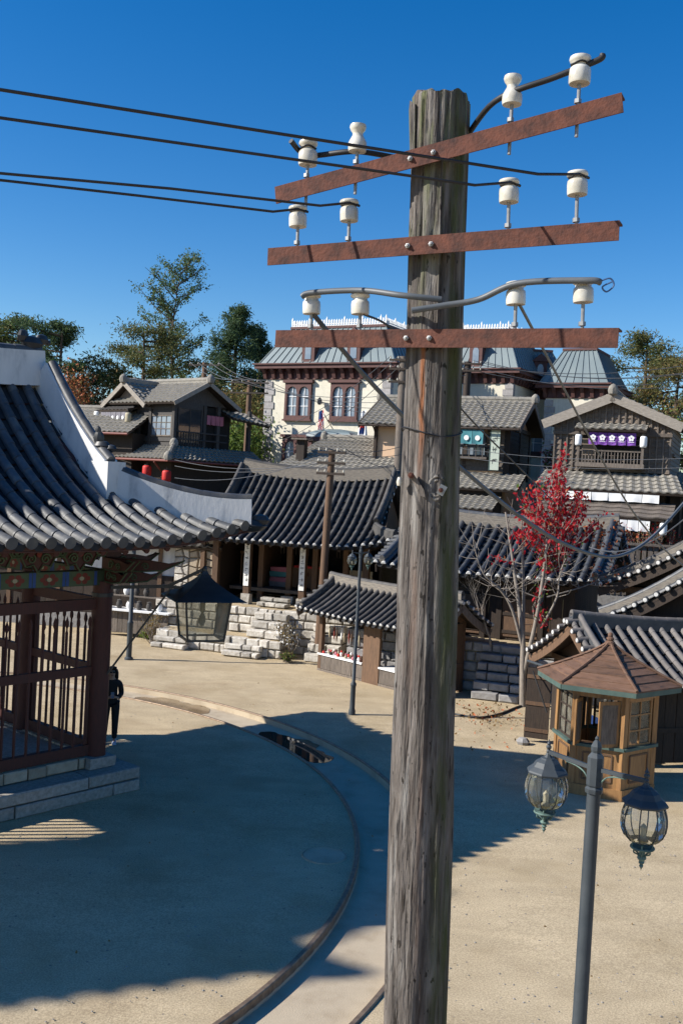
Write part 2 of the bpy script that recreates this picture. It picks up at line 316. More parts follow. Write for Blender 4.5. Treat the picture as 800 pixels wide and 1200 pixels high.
# thin lamp glass: clear with fresnel reflections and grime
def thin_glass(name, tint, dirt, dirtc):
    m = bpy.data.materials.new(name); m.use_nodes = True; n = m.node_tree.nodes; L = m.node_tree.links; n.clear()
    o = n.new('ShaderNodeOutputMaterial'); t = n.new('ShaderNodeBsdfTransparent'); t.inputs[0].default_value = (*tint, 1)
    g = n.new('ShaderNodeBsdfGlossy'); g.inputs['Roughness'].default_value = .03
    fr = n.new('ShaderNodeFresnel'); fr.inputs[0].default_value = 1.5
    m1 = n.new('ShaderNodeMixShader'); L.new(fr.outputs[0], m1.inputs[0]); L.new(t.outputs[0], m1.inputs[1]); L.new(g.outputs[0], m1.inputs[2])
    d = n.new('ShaderNodeBsdfDiffuse'); d.inputs[0].default_value = (*dirtc, 1)
    tc = n.new('ShaderNodeTexCoord'); ns = n.new('ShaderNodeTexNoise'); ns.inputs['Scale'].default_value = 5; ns.inputs['Detail'].default_value = 5; L.new(tc.outputs['Object'], ns.inputs['Vector'])
    mr = n.new('ShaderNodeMapRange'); mr.inputs[1].default_value = .35; mr.inputs[2].default_value = .75; mr.inputs[3].default_value = dirt * .4; mr.inputs[4].default_value = dirt * 1.6; L.new(ns.outputs['Fac'], mr.inputs[0])
    m2 = n.new('ShaderNodeMixShader'); L.new(mr.outputs[0], m2.inputs[0]); L.new(m1.outputs[0], m2.inputs[1]); L.new(d.outputs[0], m2.inputs[2]); L.new(m2.outputs[0], o.inputs[0])
    MAT[name] = m; return m
m_lglass = thin_glass('lamp_glass', (.93, .95, .95), .10, (.5, .5, .42))
m_lgrime = thin_glass('lamp_glass_grime', (.88, .9, .84), .22, (.30, .30, .13))
m_pglass = thin_glass('lantern_glass', (.8, .8, .74), .30, (.33, .31, .25))

# ================================================================ GROUND
TCX, TCY, R1, R2 = -10.5, 16.55, 11.1, 12.25
def ss(a, b_, x):
    t = min(1, max(0, (x - a) / (b_ - a))); return t * t * (3 - 2 * t)
def terrain(x, y):
    return ss(41.5, 44.5, y) * 4.3 + ss(48, 58, y) * .9 + ss(70, 300, y) * 6
def build_ground():
    NA = 240
    rad = [(0.01, 0), (4, 0), (7, 0), (9, 0), (10.2, 0), (R1 - .03, 0), (R1, 0), (R1 + .012, -.12), (11.5, -.12), (11.85, -.12), (R2 - .012, -.12), (R2, 0), (R2 + .03, 0)]
    q = R2 + .6
    while q < 75: rad.append((q, 0)); q += .9
    while q < 5000: rad.append((q, 0)); q *= 1.25
    mb = MB(); k = len(rad); vs = []
    for (r_, z_) in rad:
        for j in range(NA):
            a = 2 * math.pi * j / NA; x = TCX + r_ * math.cos(a); y = TCY + r_ * math.sin(a)
            z = z_ + (terrain(x, y) if r_ > R2 else 0)
            if r_ < R1 - .1 or R2 + .3 < r_ < 60: z += .018 * math.sin(x * .9 + 1.3 * math.sin(y * .6)) * math.sin(y * .8)
            vs.append((x, y, z))
    b0 = len(mb.v); mb.v.extend(vs)
    for i in range(k - 1):
        mi = 1 if 6 <= i <= 10 else 0
        for j in range(NA):
            if mi == 0:
                yy = vs[i * NA + j][1]; m_ = 2 if yy > 41 else 0
            else: m_ = 1
            mb.f.append((i * NA + j, i * NA + (j + 1) % NA, (i + 1) * NA + (j + 1) % NA, (i + 1) * NA + j)); mb.m.append(m_)
    ob('ground', mb, [m_sand, m_concrete, m_earth], kind='structure', smooth=True, ang=50)
build_ground()
def rail(rr, wd, lab):
    mb = MB(); n_ = 360; vs = []; fs = []
    prof = [(-wd / 2, -.11), (-wd / 2, .018), (-wd / 2 + .01, .03), (wd / 2 - .01, .03), (wd / 2, .018), (wd / 2, -.11)]
    for j in range(n_):
        a = 2 * math.pi * j / n_
        for (dr, z) in prof: vs.append((TCX + (rr + dr) * math.cos(a), TCY + (rr + dr) * math.sin(a), z))
    p = len(prof)
    for j in range(n_):
        for i in range(p - 1): fs.append((j * p + i, j * p + i + 1, ((j + 1) % n_) * p + i + 1, ((j + 1) % n_) * p + i))
    mb.add(vs, fs); ob('steel_rail', mb, m_rail, label=lab, cat='rail')
rail(R1 - .03, .075, 'worn steel rail on the inner edge of the curved channel, beside the pavilion')
rail(R2 + .05, .075, 'worn steel rail on the outer edge of the curved channel, beside the street lamp')
def puddle(a0, a1, r0, r1, seed, mat=None):
    rg = random.Random(seed); mb = MB(); N_ = 40; vs = []; fs = []
    for i in range(N_ + 1):
        t = i / N_; a = R(a0 + (a1 - a0) * t); wv = math.sin(math.pi * t) ** .45
        j0 = .13 * math.sin(t * 17 + seed) + .07 * math.sin(t * 41 + seed); j1 = .12 * math.sin(t * 13 + 2 * seed) + .06 * math.sin(t * 37)
        mid = (r0 + r1) / 2; A = mid + (r0 - mid) * wv + j0 * wv; B = mid + (r1 - mid) * wv + j1 * wv
        for rr in (max(A, R1 + .03), min(B, R2 - .03)): vs.append((TCX + rr * math.cos(a), TCY + rr * math.sin(a), -.113))
        if i: fs.append((2 * i - 2, 2 * i - 1, 2 * i + 1, 2 * i))
    mb.add(vs, fs); ob('puddle', mb, mat or m_water, kind='structure')
def trk_ang(px, py): q = gnd(px, py, -.12); return math.degrees(math.atan2(q.y - TCY, q.x - TCX))
puddle(trk_ang(305, 858), trk_ang(395, 893), R1 + .0, R2 - .12, 1)
puddle(trk_ang(168, 815), trk_ang(245, 836), R1 + .1, R2 - .02, 2, m_wet)

# ================================================================ KOREAN TILED ROOF
def giwa(P, L, D, o, ze, H, al=.5, g=0.0, up=.3, sp=.3, r=.085, tl=.36, mt=None, me_=None, mp_=None, rh=.35, rw=.22, mr=None,
         parts='f', also='', seg=None, sag=.15, ridge_cap=True, hipmat=None, hiph=.28, deck=True, eave_board=True, rafters='', raftm=None, gable='', gablem=None, upw=2.8, rake=True, nspan=7, rakem=None):
    T = D / 2 + o; hipped = g > -o + .01
    mt = mt or m_tile; me_ = me_ or m_lime; mp_ = mp_ or m_pan; mr = mr or m_rtile; hipmat = hipmat or mr
    def zz(e, t, xx):
        u = up * max(0, 1 - e / upw) ** 2 * max(0, 1 - t / (T * .8))
        return ze + H * (al * t / T + (1 - al) * (t / T) ** 2) + u + sag * ((2 * xx - 1) ** 2) * (t / T) ** 2
    def side(s):
        LA = L if s in 'fb' else D
        def pt(a, t, dz=0.0):
            e = max(0, min(a + o, LA + o - a)); z = zz(e, t, a / LA if s in 'fb' else .5) + dz
            return {'f': Vector((a, -o + t, z)), 'b': Vector((a, D + o - t, z)), 'l': Vector((-o + t, a, z)), 'r': Vector((L + o - t, a, z))}[s]
        def tm(a):
            e = min(a + o, LA + o - a)
            if not hipped: return T
            if s in 'lr': return max(0.02, min(e, g + o))
            return T if g - 1e-6 <= a <= L - g + 1e-6 else max(0.02, min(e, T))
        return LA, pt, tm
    sl = 'fblr' if hipped else 'fb'
    for s in sl:
        LA, pt, tm = side(s)
        nr = int(round((LA + 2 * o) / sp)); st = (LA + 2 * o) / nr
        if deck:   # concave pan tiles, lapped
            mb = MB()
            for i in range(nr):
                a0 = -o + i * st; a1 = a0 + st; am = (a0 + a1) / 2
                t0 = 0.0; end = max(tm(a0), tm(a1)) if not hipped else min(T, max(tm(max(a0, -o)), tm(min(a1, LA + o))))
                stp = max(.3, tl * .8)
                while t0 < end - .01:
                    t1 = min(end, t0 + stp); q = []
                    for (tt, lift) in ((t0, .035), (t1, 0.0)):
                        for (aa, dz) in ((a0, .01), (a0 * .65 + a1 * .35, -.035), (a0 * .35 + a1 * .65, -.035), (a1, .01)):
                            lim = tm(aa) if s in 'lr' or True else T
                            q.append(pt(aa, min(tt, max(lim, .0)), dz + lift - .02))
                    mb.add(q, [(0, 1, 5, 4), (1, 2, 6, 5), (2, 3, 7, 6)])
                    if t0 == 0:   # drop tile at the eave
                        d = [q[0] + Vector((0, 0, -.03)), q[1] + Vector((0, 0, -.10)), q[2] + Vector((0, 0, -.10)), q[3] + Vector((0, 0, -.03))]
                        mb.add(q[:4] + d, [(0, 4, 5, 1), (1, 5, 6, 2), (2, 6, 7, 3)])
                    t0 = t1
            ob('pan_tiles', mb, mp_, P, kind='stuff')
        joined = MB()
        for i in range(nr + 1):
            a = -o + i * st
            if i == 0 or i == nr: a += (.04 if i == 0 else -.04)
            te = tm(a)
            if te < .15: continue
            if seg and s == 'f' and seg(a):
                # every cover tile a piece of its own
                t = -.06; k = 0
                while t < te - .1:
                    p0 = pt(a, max(t, 0), 0); p1 = pt(a, min(t + tl, T), 0); d = p1 - p0
                    if t < 0: p0 = p0 - d.normalized() * .06
                    th = math.atan2(d.z, d.y)
                    if t < te - .1:
                        c = bpy.data.objects.new('cover_tile', seg.me_end if k == 0 else seg.me); COL.objects.link(c); c.parent = P
                        c.location = p0 + Vector((rng.uniform(-.006, .006), 0, .012)); c.rotation_euler = (th, rng.uniform(-.02, .02), rng.uniform(-.012, .012))
                    step = tl * .93 * math.cos(th); t += step; k += 1
                continue
            mb = MB(); ring = []; N = 7; t = -.05 + rng.uniform(-.02, .015); a += rng.uniform(-.012, .012)
            ts = []
            while t < te:
                t1 = min(te, t + tl * rng.uniform(.93, 1.07)); ts.append((t, rng.uniform(.96, 1.04))); ts.append((t1 - .001, .9)); t = t1
            for (tt, f) in ts:
                p = pt(a, max(tt, 0)); d = (pt(a, min(max(tt, 0) + .1, T)) - pt(a, max(0, min(max(tt, 0), T - .1)))).normalized()
                if tt < 0: p = p - d * .05
                ax = Vector((1, 0, 0)) if s in 'fb' else Vector((0, 1, 0)); nn_ = ax.cross(d); nn_ = nn_ if nn_.z > 0 else -nn_
                ring.append([p + ax * (r * f * math.cos(math.pi * j / (N - 1))) + nn_ * (r * f * 1.1 * math.sin(math.pi * j / (N - 1)) + .01) for j in range(N)])
            tgt = mb if s in parts else joined
            tgt.cm = 0
            vs = [v for rg in ring for v in rg]
            fs = [(i2 * N + j, i2 * N + j + 1, (i2 + 1) * N + j + 1, (i2 + 1) * N + j) for i2 in range(len(ring) - 1) for j in range(N - 1)]
            tgt.add(vs, fs)
            tgt.cm = 1   # plastered end
            c = sum(ring[0], Vector()) / N; dd = (ring[0][0] - ring[1][0]).normalized()
            tip = [v * .75 + c * .25 + dd * .025 for v in ring[0]]
            tgt.add(list(ring[0]) + tip, [tuple(reversed(range(N, 2 * N)))] + [(j, N + j, N + j + 1, j + 1) for j in range(N - 1)] + [(0, N - 1, 2 * N - 1, N)])
            tgt.cm = 0
            if s in parts: ob('tile_row', mb, [mt, me_], P, smooth=True, ang=50)
        if joined.v: ob('tile_rows', joined, [mt, me_], P, smooth=True, ang=50, kind='stuff')
        if eave_board:
            mb = MB(); n_ = 12
            for i in range(n_):
                a0 = -o + (LA + 2 * o) * i / n_; a1 = -o + (LA + 2 * o) * (i + 1) / n_
                mb.beam(pt(a0, .1, -.12), pt(a1, .1, -.12), .07, .1)
            ob('eave_board', mb, raftm or m_dwood, P)
        # soffit under the overhang
        mb = MB(); n_ = 14; vs = []
        for i in range(n_ + 1):
            a = -o + (LA + 2 * o) * i / n_
            lim = tm(a) if hipped else T
            for k_ in range(9): vs.append(pt(a, min(lim, .05 + (T - .05) * k_ / 8), -.14))
        mb.add(vs, [(i * 9 + j, i * 9 + j + 1, (i + 1) * 9 + j + 1, (i + 1) * 9 + j) for i in range(n_) for j in range(8)])
        ob('soffit', mb, raftm or m_dwood, P)
        if s in rafters:
            nn2 = int(LA / .42)
            for i in range(nn2 + 1):
                a = LA * i / nn2
                ob('rafter', MB().tube([pt(a, .12, -.2), pt(a, o + .2, -.22)], .055, 7), raftm or m_dwood, P, smooth=True)
    # ridges
    LA, pf, tmf = side('f'); _, pb, _ = side('b')
    def sweep(name, path, wd, hh, mat, cap=True, capr=None, base=-.08):
        mb = MB(); vs = []; path = [Vector(p) for p in path]; k = len(path)
        for i, p in enumerate(path):
            d = (path[min(i + 1, k - 1)] - path[max(i - 1, 0)]).normalized(); x = d.cross(Vector((0, 0, 1))).normalized(); u = x.cross(d)
            vs += [p + x * wd / 2 + u * base, p - x * wd / 2 + u * base, p - x * wd / 2 * .86 + u * hh, p + x * wd / 2 * .86 + u * hh]
        fs = [(i * 4 + j, i * 4 + (j + 1) % 4, (i + 1) * 4 + (j + 1) % 4, (i + 1) * 4 + j) for i in range(k - 1) for j in range(4)] + [(3, 2, 1, 0), ((k - 1) * 4, (k - 1) * 4 + 1, (k - 1) * 4 + 2, (k - 1) * 4 + 3)]
        mb.add(vs, fs); rdg = ob(name, mb, mat, P)
        if cap:
            cr = capr or r * 1.05; up_ = []
            for i, p in enumerate(path):
                d = (path[min(i + 1, k - 1)] - path[max(i - 1, 0)]).normalized(); x = d.cross(Vector((0, 0, 1))).normalized(); u = x.cross(d)
                up_.append(p + u * (hh + .0))
            # lapped round cap tiles
            tot = [0.0]
            for i in range(1, k): tot.append(tot[-1] + (up_[i] - up_[i - 1]).length)
            def along(q):
                for i in range(1, k):
                    if q <= tot[i] or i == k - 1:
                        return up_[i - 1].lerp(up_[i], (q - tot[i - 1]) / (tot[i] - tot[i - 1]))
            q = 0.0
            mb2 = MB()
            while q < tot[-1] - .05:
                q2 = min(tot[-1], q + tl); mb2.tube([along(q), along((q + q2) / 2), along(q2)], [cr, cr * .97, cr * .93], 8); q = q2
            ob('cap_tiles', mb2, mt, rdg, smooth=True, ang=50)
        return rdg
    xs = [g + (L - 2 * g) * i / 10 for i in range(11)] if hipped else [-o + (L + 2 * o) * i / 10 for i in range(11)]
    def ridgept(x):
        p = pf(x, T); return Vector((x, D / 2, ze + H + sag * (2 * x / L - 1) ** 2))
    sweep('main_ridge', [ridgept(x) for x in xs], rw, rh, mr, ridge_cap, r * 1.2)
    for (x, sg) in ((g, -1), (L - g, 1)):
        for s, pp in (('f', pf), ('b', pb)):
            if hipped:
                J = g + o
                sweep('descending_ridge', [pp(x, T + (J + .22 - T) * i / 8) + Vector((0, 0, .02)) for i in range(9)], rw * .8, hiph, hipmat, ridge_cap, r * 1.05)
                cx = -o if sg < 0 else L + o
                hp = []
                for i in range(9):
                    t = J + (.06 - J) * i / 8; a = -o + t if sg < 0 else L + o - t
                    hp.append(pp(a, t) + Vector((0, 0, .0)))
                sweep('hip_ridge', hp, rw * .8, hiph * .9, hipmat, ridge_cap, r * 1.05)
            elif rake:
                # bargeboard, rake cap and the short tiles along the verge
                mb = MB(); n_ = 8; off = Vector((sg * .03, 0, 0)); aa = -o if sg < 0 else L + o
                for i in range(n_):
                    mb.beam(pp(aa, T * i / n_, -.2) - off, pp(aa, T * (i + 1) / n_, -.2) - off, .05, .22)
                ob('bargeboard', mb, rakem or m_gwood, P)
                t = .12
                while t < T - .05:
                    p = pp(aa, t, .03); mb = MB(); rr = r * .95; ax = Vector((sg, 0, 0)); N = 7
                    mb.tube([p - ax * .3 + Vector((0, 0, .04)), p + ax * .13], rr, 8); mb.cm = 1
                    mb.tube([p + ax * .128, p + ax * .14], [rr * .8, rr * .66], 8)
                    ob('verge_tile', mb, [mt, me_], P, smooth=True, ang=50)
                    t += sp * .9
                sweep('verge_ridge', [pp(aa - sg * .22, T * (1 - i / 8) + .02, .02) for i in range(9)], rw * .75, hiph * .55, hipmat, True, r * 1.05)
    if hipped:
        for (x, sg, c_) in ((g, -1, 'l'), (L - g, 1, 'r')):
            mb = MB(); n_ = 8; J = g + o; pts = []
            for i in range(n_ + 1): pts.append(pf(x, J + (T - J) * i / n_, -.05))
            for i in range(n_ - 1, -1, -1): pts.append(pb(x, J + (T - J) * i / n_, -.05))
            y0_, y1_ = pts[0].y, pts[-1].y; zl_ = pts[0].z
            mb.poly([Vector((x - sg * .25, y0_, zl_ - .7))] + [Vector((x - sg * .25, p.y, p.z)) for p in pts] + [Vector((x - sg * .25, y1_, zl_ - .7))], (-sg * .06, 0, 0))
            if me_ is not mt:
                for pp in (pf, pb):
                    t = J + .1
                    while t < T - .1:
                        p = pp(x, t, .03); ax = Vector((sg, 0, 0)); mv = MB(); mv.tube([p - ax * .1, p + ax * .16], r * .9, 8); mv.cm = 1; mv.tube([p + ax * .158, p + ax * .17], [r * .75, r * .6], 8); ob('verge_tile', mv, [mt, me_], P, smooth=True, ang=50); t += sp * .95
            ob('gable_board', mb, gablem or m_bwood, P)
    else:
        for (x, sg) in ((0, -1), (L, 1)):
            mb = MB(); pts = [pf(x, o + (T - o) * i / 6, -.14) for i in range(7)] + [pb(x, o + (T - o) * i / 6, -.14) for i in range(5, -1, -1)]
            mb.poly([Vector((x, p.y, p.z)) for p in pts], (-sg * .06, 0, 0)); ob('gable_board', mb, gablem or m_bwood, P)
    return side, ridgept

def fig(name, P, loc, rz, s, mat, lst):
    mb = MB()
    for (c, sz) in lst: mb.lathe([(0.001, -sz[2]), (sz[0] * .7, -sz[2] * .7), (sz[0], 0), (sz[0] * .7, sz[2] * .7), (0.001, sz[2])], 8, c)
    o = ob(name, mb, mat, P, loc, smooth=True); o.rotation_euler = (0, 0, rz); o.scale = (s, s * .6, s); return o

def stone_course_wall(P, name, x0, x1, y, z0, z1, depth, ch, wmin, wmax, mat, back=True, ax='x', jit=.012, bev=.02, sgn=-1):
    """coursed stone blocks with recessed joints; face points to -y (or along sgn*x when ax='y')"""
    z = z0; k = 0
    nz = max(1, int(round((z1 - z0) / ch))); hh = (z1 - z0) / nz
    for c in range(nz):
        x = x0 - (rng.uniform(0, wmin) if c % 2 else 0)
        while x < x1 - .02:
            wd = rng.uniform(wmin * (.7 if jit > .015 else 1), wmax * (1.25 if jit > .015 else 1)); xa = max(x, x0); xb = min(x + wd, x1)
            if x1 - xb < wmin * .4: xb = x1
            if xb - xa > .04:
                g_ = rng.uniform(.012, .024) if jit > .015 else .012; out = rng.uniform(-.02, .02) * (1.6 if jit > .015 else 1)
                mb = MB(); h2 = hh / 2 - g_; w2 = (xb - xa) / 2 - g_; bb = min(bev, w2 * .4, h2 * .4)
                J = lambda: rng.uniform(-jit, jit)
                fr = [(-w2 + bb + J(), -depth / 2 - out, -h2 + bb + J()), (w2 - bb + J(), -depth / 2 - out, -h2 + bb + J()), (w2 - bb + J(), -depth / 2 - out, h2 - bb + J()), (-w2 + bb + J(), -depth / 2 - out, h2 - bb + J())]
                md = [(-w2, -depth / 2 - out + bb, -h2), (w2, -depth / 2 - out + bb, -h2), (w2, -depth / 2 - out + bb, h2), (-w2, -depth / 2 - out + bb, h2)]
                bk = [(-w2, depth / 2, -h2), (w2, depth / 2, -h2), (w2, depth / 2, h2), (-w2, depth / 2, h2)]
                mb.add(fr + md + bk, [(0, 1, 2, 3)] + [(i, 4 + i, 4 + (i + 1) % 4, (i + 1) % 4) for i in range(4)] + [(4 + i, 8 + i, 8 + (i + 1) % 4, 4 + (i + 1) % 4) for i in range(4)] + [(11, 10, 9, 8)])
                o = ob(name, mb, mat, P, ((xa + xb) / 2, y + depth / 2, z0 + hh * (c + .5)) if ax == 'x' else (y, (xa + xb) / 2, z0 + hh * (c + .5)))
                if jit > .015: o.rotation_euler = (rng.uniform(-.02, .02), rng.uniform(-.025, .025), rng.uniform(-.03, .03))
                if ax == 'y': o.rotation_euler = (0, 0, R(-90) if sgn < 0 else R(90)); o.location = (y - sgn * depth / 2, (xa + xb) / 2, z0 + hh * (c + .5))
            x = xb if xb == x1 else x + wd

# ================================================================ PAVILION (left foreground)
PL = 4.9; PD = 4.9; PO = 1.98
PROT = math.atan2(.75, .66); pd_ = Vector((math.cos(PROT), math.sin(PROT), 0))
C0 = Vector((-4.4, 18.7, 0)); PV0 = C0 - pd_ * PL
pav = thing('pavilion', 'pavilion with grey tiled roof, white plastered ridges and dark red slatted railing', 'pavilion', PV0, PROT)
def tile_mesh(ln, r, end):
    mb = MB(); N = 8; ring = []
    for (y, f) in ((0, 1.0), (.012, 1.03), (.035, 1.03), (.045, 1.0), (ln, .9)):
        ring += [(r * f * math.cos(math.pi * j / (N - 1)), y, r * f * 1.08 * math.sin(math.pi * j / (N - 1))) for j in range(N)]
    mb.add(ring, [(i * N + j, (i + 1) * N + j, (i + 1) * N + j + 1, i * N + j + 1) for i in range(4) for j in range(N - 1)])
    if end: mb.add([(r * 1.02 * math.cos(2 * math.pi * j / 14), -.012, r * .12 + r * 1.02 * math.sin(2 * math.pi * j / 14)) for j in range(14)] + [(r * 1.02 * math.cos(2 * math.pi * j / 14), .02, r * .12 + r * 1.02 * math.sin(2 * math.pi * j / 14)) for j in range(14)], [tuple(range(14))] + [(j, 14 + j, 14 + (j + 1) % 14, (j + 1) % 14) for j in range(14)])
    else: mb.add([(r * math.cos(math.pi * j / (N - 1)), 0, r * 1.08 * math.sin(math.pi * j / (N - 1))) for j in range(N)], [tuple(range(N))])
    return mesh('cover_tile', mb, m_tile, True, 50)
class Seg:
    def __init__(s): s.me = tile_mesh(.42, .1, False); s.me_end = tile_mesh(.42, .1, True)
    def __call__(s, a): return a > .1
pside, pridge = giwa(pav, PL, PD, PO, 4.83, 2.8, al=.3, g=0.0, up=.36, sp=.345, r=.1, tl=.42, mt=m_tile, me_=m_tile, rh=.62, rw=.42, mr=m_plaster, hipmat=m_plaster, hiph=.5,
                     parts='', seg=Seg(), sag=.12, ridge_cap=True, rafters='fr', raftm=m_redwood, gablem=m_redwood, upw=3.2)
LA, ppf, _ = pside('f')
# roof ornaments
fig('ridge_ornament', pav, pridge(PL) + Vector((-.25, 0, .75)), 0, 1.0, m_black, [((0, 0, 0), (.26, .2, .16)), ((.22, 0, .1), (.16, .1, .12)), ((-.2, 0, .12), (.13, .1, .14)), ((.36, 0, .06), (.08, .1, .06))])
p = ppf(PL, PO + .35); fig('ridge_ornament', pav, p + Vector((0, -.1, .62)), R(-60), .9, m_black, [((0, 0, 0), (.2, .2, .12)), ((-.08, 0, .16), (.13, .1, .16)), ((.2, 0, -.05), (.14, .1, .09)), ((-.1, 0, .32), (.07, .1, .1))])
# white plaster block where descending ridge stops
ob('plaster_block', MB().b2(-.2, .2, -.3, .3, -.2, .5), m_plaster, pav, ppf(PL, PO + .05) + Vector((0, 0, .02)))
fig('corner_tile', pav, ppf(PL + PO, 0.02) + Vector((-.08, .08, -.06)), R(-45), 1.15, m_black, [((0, 0, 0), (.3, .2, .12)), ((.18, 0, .1), (.16, .2, .1))])
# columns, plinths, beams
def column(x, y, z0=.65, z1=3.95, r=.19):
    ob('column', MB().lathe([(r * 1.03, z0), (r * 1.05, (z0 + z1) / 2), (r * .96, z1)], 18), m_redwood, pav, (x, y, 0), smooth=True)
    ob('plinth', MB().box((0, 0, .55), (.56, .56, .2), None, .015), m_granite, pav, (x, y, 0))
    ob('iron_band', MB().lathe([(r * 1.06, 3.66), (r * 1.06, 3.73)], 18), m_black, pav, (x, y, 0))
for x in (0, PL / 2, PL):
    for y in (0, PD): column(x, y)
for x in (0, PL): column(x, PD / 2)
def painted_beam(x0, y0, x1, y1, z=4.02):
    p0, p1 = Vector((x0, y0, z)), Vector((x1, y1, z)); b0 = ob('beam', MB().beam(p0, p1, .2, .28), m_green, pav)
    d = (p1 - p0).normalized(); nrm = Vector((d.y, -d.x, 0)); Ln = (p1 - p0).length
    for q in (.55, Ln * .5 - .0, Ln - .55):
        c = p0 + d * q
        for sgn in (1, -1):
            f = nrm * (sgn * .104)
            mb = MB(); mb.cm = 0; mb.beam(c + f - d * .34, c + f + d * .34, .006, .26, (0, 0, 1)); mb.cm = 1
            for dd in (-.3, .3): mb.beam(c + f * 1.03 + d * (dd - .03), c + f * 1.03 + d * (dd + .03), .008, .26)
            mb.cm = 2
            ctr = c + f * 1.06
            for k in range(6):
                aa = k * math.pi / 3; q2 = ctr + d * (.13 * math.cos(aa)) + Vector((0, 0, .07 * math.sin(aa)))
                mb.add([q2 + d * (.06 * math.cos(t)) + Vector((0, 0, .045 * math.sin(t))) for t in [2 * math.pi * j / 8 for j in range(8)]], [tuple(range(8))])
            mb.cm = 3; mb.add([ctr + f * .02 + d * (.05 * math.cos(t)) + Vector((0, 0, .04 * math.sin(t))) for t in [2 * math.pi * j / 8 for j in range(8)]], [tuple(range(8))])
            ob('painted_panel', mb, [m_swirl, m_blue, m_pink, m_cream], b0)
painted_beam(0, 0, PL / 2, 0); painted_beam(PL / 2, 0, PL, 0); painted_beam(PL, 0, PL, PD / 2); painted_beam(PL, PD / 2, PL, PD); painted_beam(0, PD, PL, PD)
ob('upper_beam', MB().b2(-.3, PL + .3, -.12, .12, 4.42, 4.6), m_redwood, pav)
ob('upper_beam', MB().b2(PL - .12, PL + .12, .13, PD + .3, 4.42, 4.6), m_redwood, pav)
# painted scroll brackets under the eave
def spiral(mb, c, ux, uz, r0, turns, rad, flip=1):
    pts = []
    for i in range(22):
        t = i / 21; a = flip * turns * 2 * math.pi * t; rr = r0 * (1 - .85 * t); pts.append(c + ux * (rr * math.cos(a)) + uz * (rr * math.sin(a)))
    mb.tube(pts, rad, 5)
def scroll_bracket(c, ux, nrm):
    c = Vector(c); ux = Vector(ux); uz = Vector((0, 0, 1)); nrm = Vector(nrm)
    prof = [(-.62, .28), (-.5, .1), (-.34, .12), (-.24, -.06), (-.1, -.02), (0, -.16), (.1, -.02), (.24, -.06), (.34, .12), (.5, .1), (.62, .28)]
    b_ = ob('scroll_bracket', MB().poly([c + ux * x + uz * z for x, z in prof], nrm * .08), m_redwood, pav)
    mb = MB(); q = c - nrm * .02
    for sg in (-1, 1):
        spiral(mb, q + ux * sg * .14 + uz * .08, ux * sg, uz, .1, 1.6, .016); spiral(mb, q + ux * sg * .38 + uz * .19, ux * -sg, uz, .09, 1.5, .016)
        mb.tube([q + ux * sg * x + uz * z for x, z in prof[5:]] if sg > 0 else [q + ux * x + uz * z for x, z in prof[:6]], .015, 5)
    ob('painted_scroll', mb, m_swirl, b_)
    ob('painted_dot', MB().lathe([(.001, 0), (.05, .0), (.05, .02), (.001, .03)], 10, q + uz * .16, nrm.to_track_quat('Z', 'Y').to_matrix() @ Matrix.Rotation(math.pi, 3, 'X')), m_pink, b_)
for x in [.75 + .85 * k for k in range(5)]: scroll_bracket((x, -.32, 4.34), (1, 0, 0), (0, 1, 0))
for y in (.9, 1.8, 3.1, 4.0): scroll_bracket((PL + .32, y, 4.34), (0, 1, 0), (-1, 0, 0))
# curved tongues of the corner bracket set
dg = Vector((1, -1, 0)).normalized(); sx_ = Vector((1, 0, 0))
for k, (dr, ln, z) in enumerate(((dg, 1.5, 4.3), (dg, 1.1, 4.08), (sx_, 1.25, 4.36), (sx_, 1.0, 4.1), (Vector((0, -1, 0)), 1.0, 4.3), (Vector((0, -1, 0)), .8, 4.08))):
    base_ = Vector((PL, 0, z)); sd_ = dr.cross(Vector((0, 0, 1)))
    prof = [(0, -.12), (.45 * ln, -.14), (.75 * ln, -.1), (ln, .1), (.8 * ln, .03), (.55 * ln, .08), (0, .1)]
    tg = ob('bracket_tongue', MB().poly([base_ + dr * x + Vector((0, 0, zz_)) - sd_ * .05 for x, zz_ in prof], sd_ * .1), m_redwood, pav)
    mb = MB()
    for sgn in (-1, 1):
        q = base_ + sd_ * (.06 * sgn)
        spiral(mb, q + dr * ln * .3 + Vector((0, 0, -.02)), dr, Vector((0, 0, 1)), .085, 1.5, .014); spiral(mb, q + dr * ln * .52 + Vector((0, 0, -.04)), -dr, Vector((0, 0, 1)), .07, 1.4, .013)
        mb.tube([q + dr * x + Vector((0, 0, z_)) for x, z_ in prof[:4]], .014, 5)
    ob('painted_scroll', mb, m_swirl, tg)
# railing
def bal_mesh(h):
    mb = MB(); w_ = .03
    mb.lathe([(w_, 0), (w_, h - .3), (w_ * .6, h - .27), (w_ * .6, h - .22), (w_ * 1.3, h - .17), (w_ * 1.2, h - .1), (.002, h)], 6); return mesh('baluster', mb, m_redwood, True, 40)
BM = bal_mesh(2.62)
def fence(x0, y0, x1, y1):
    p0, p1 = Vector((x0, y0, 0)), Vector((x1, y1, 0)); d = (p1 - p0); Ln = d.length; d.normalize()
    a, b_ = p0 + d * .16, p1 - d * .16
    for (z, hh, ww) in ((.78, .2, .13), (2.27, .16, .1), (3.52, .2, .12)): ob('rail', MB().beam(a + Vector((0, 0, z)), b_ + Vector((0, 0, z)), ww, hh), m_redwood, pav)
    k = int((Ln - .5) / .225)
    for i in range(k + 1):
        q = p0 + d * (.25 + (Ln - .5) * i / k); o = ob('baluster', BM, None, pav, (q.x, q.y, .7)); o.rotation_euler = (rng.uniform(-.004, .004), rng.uniform(-.004, .004), 0)
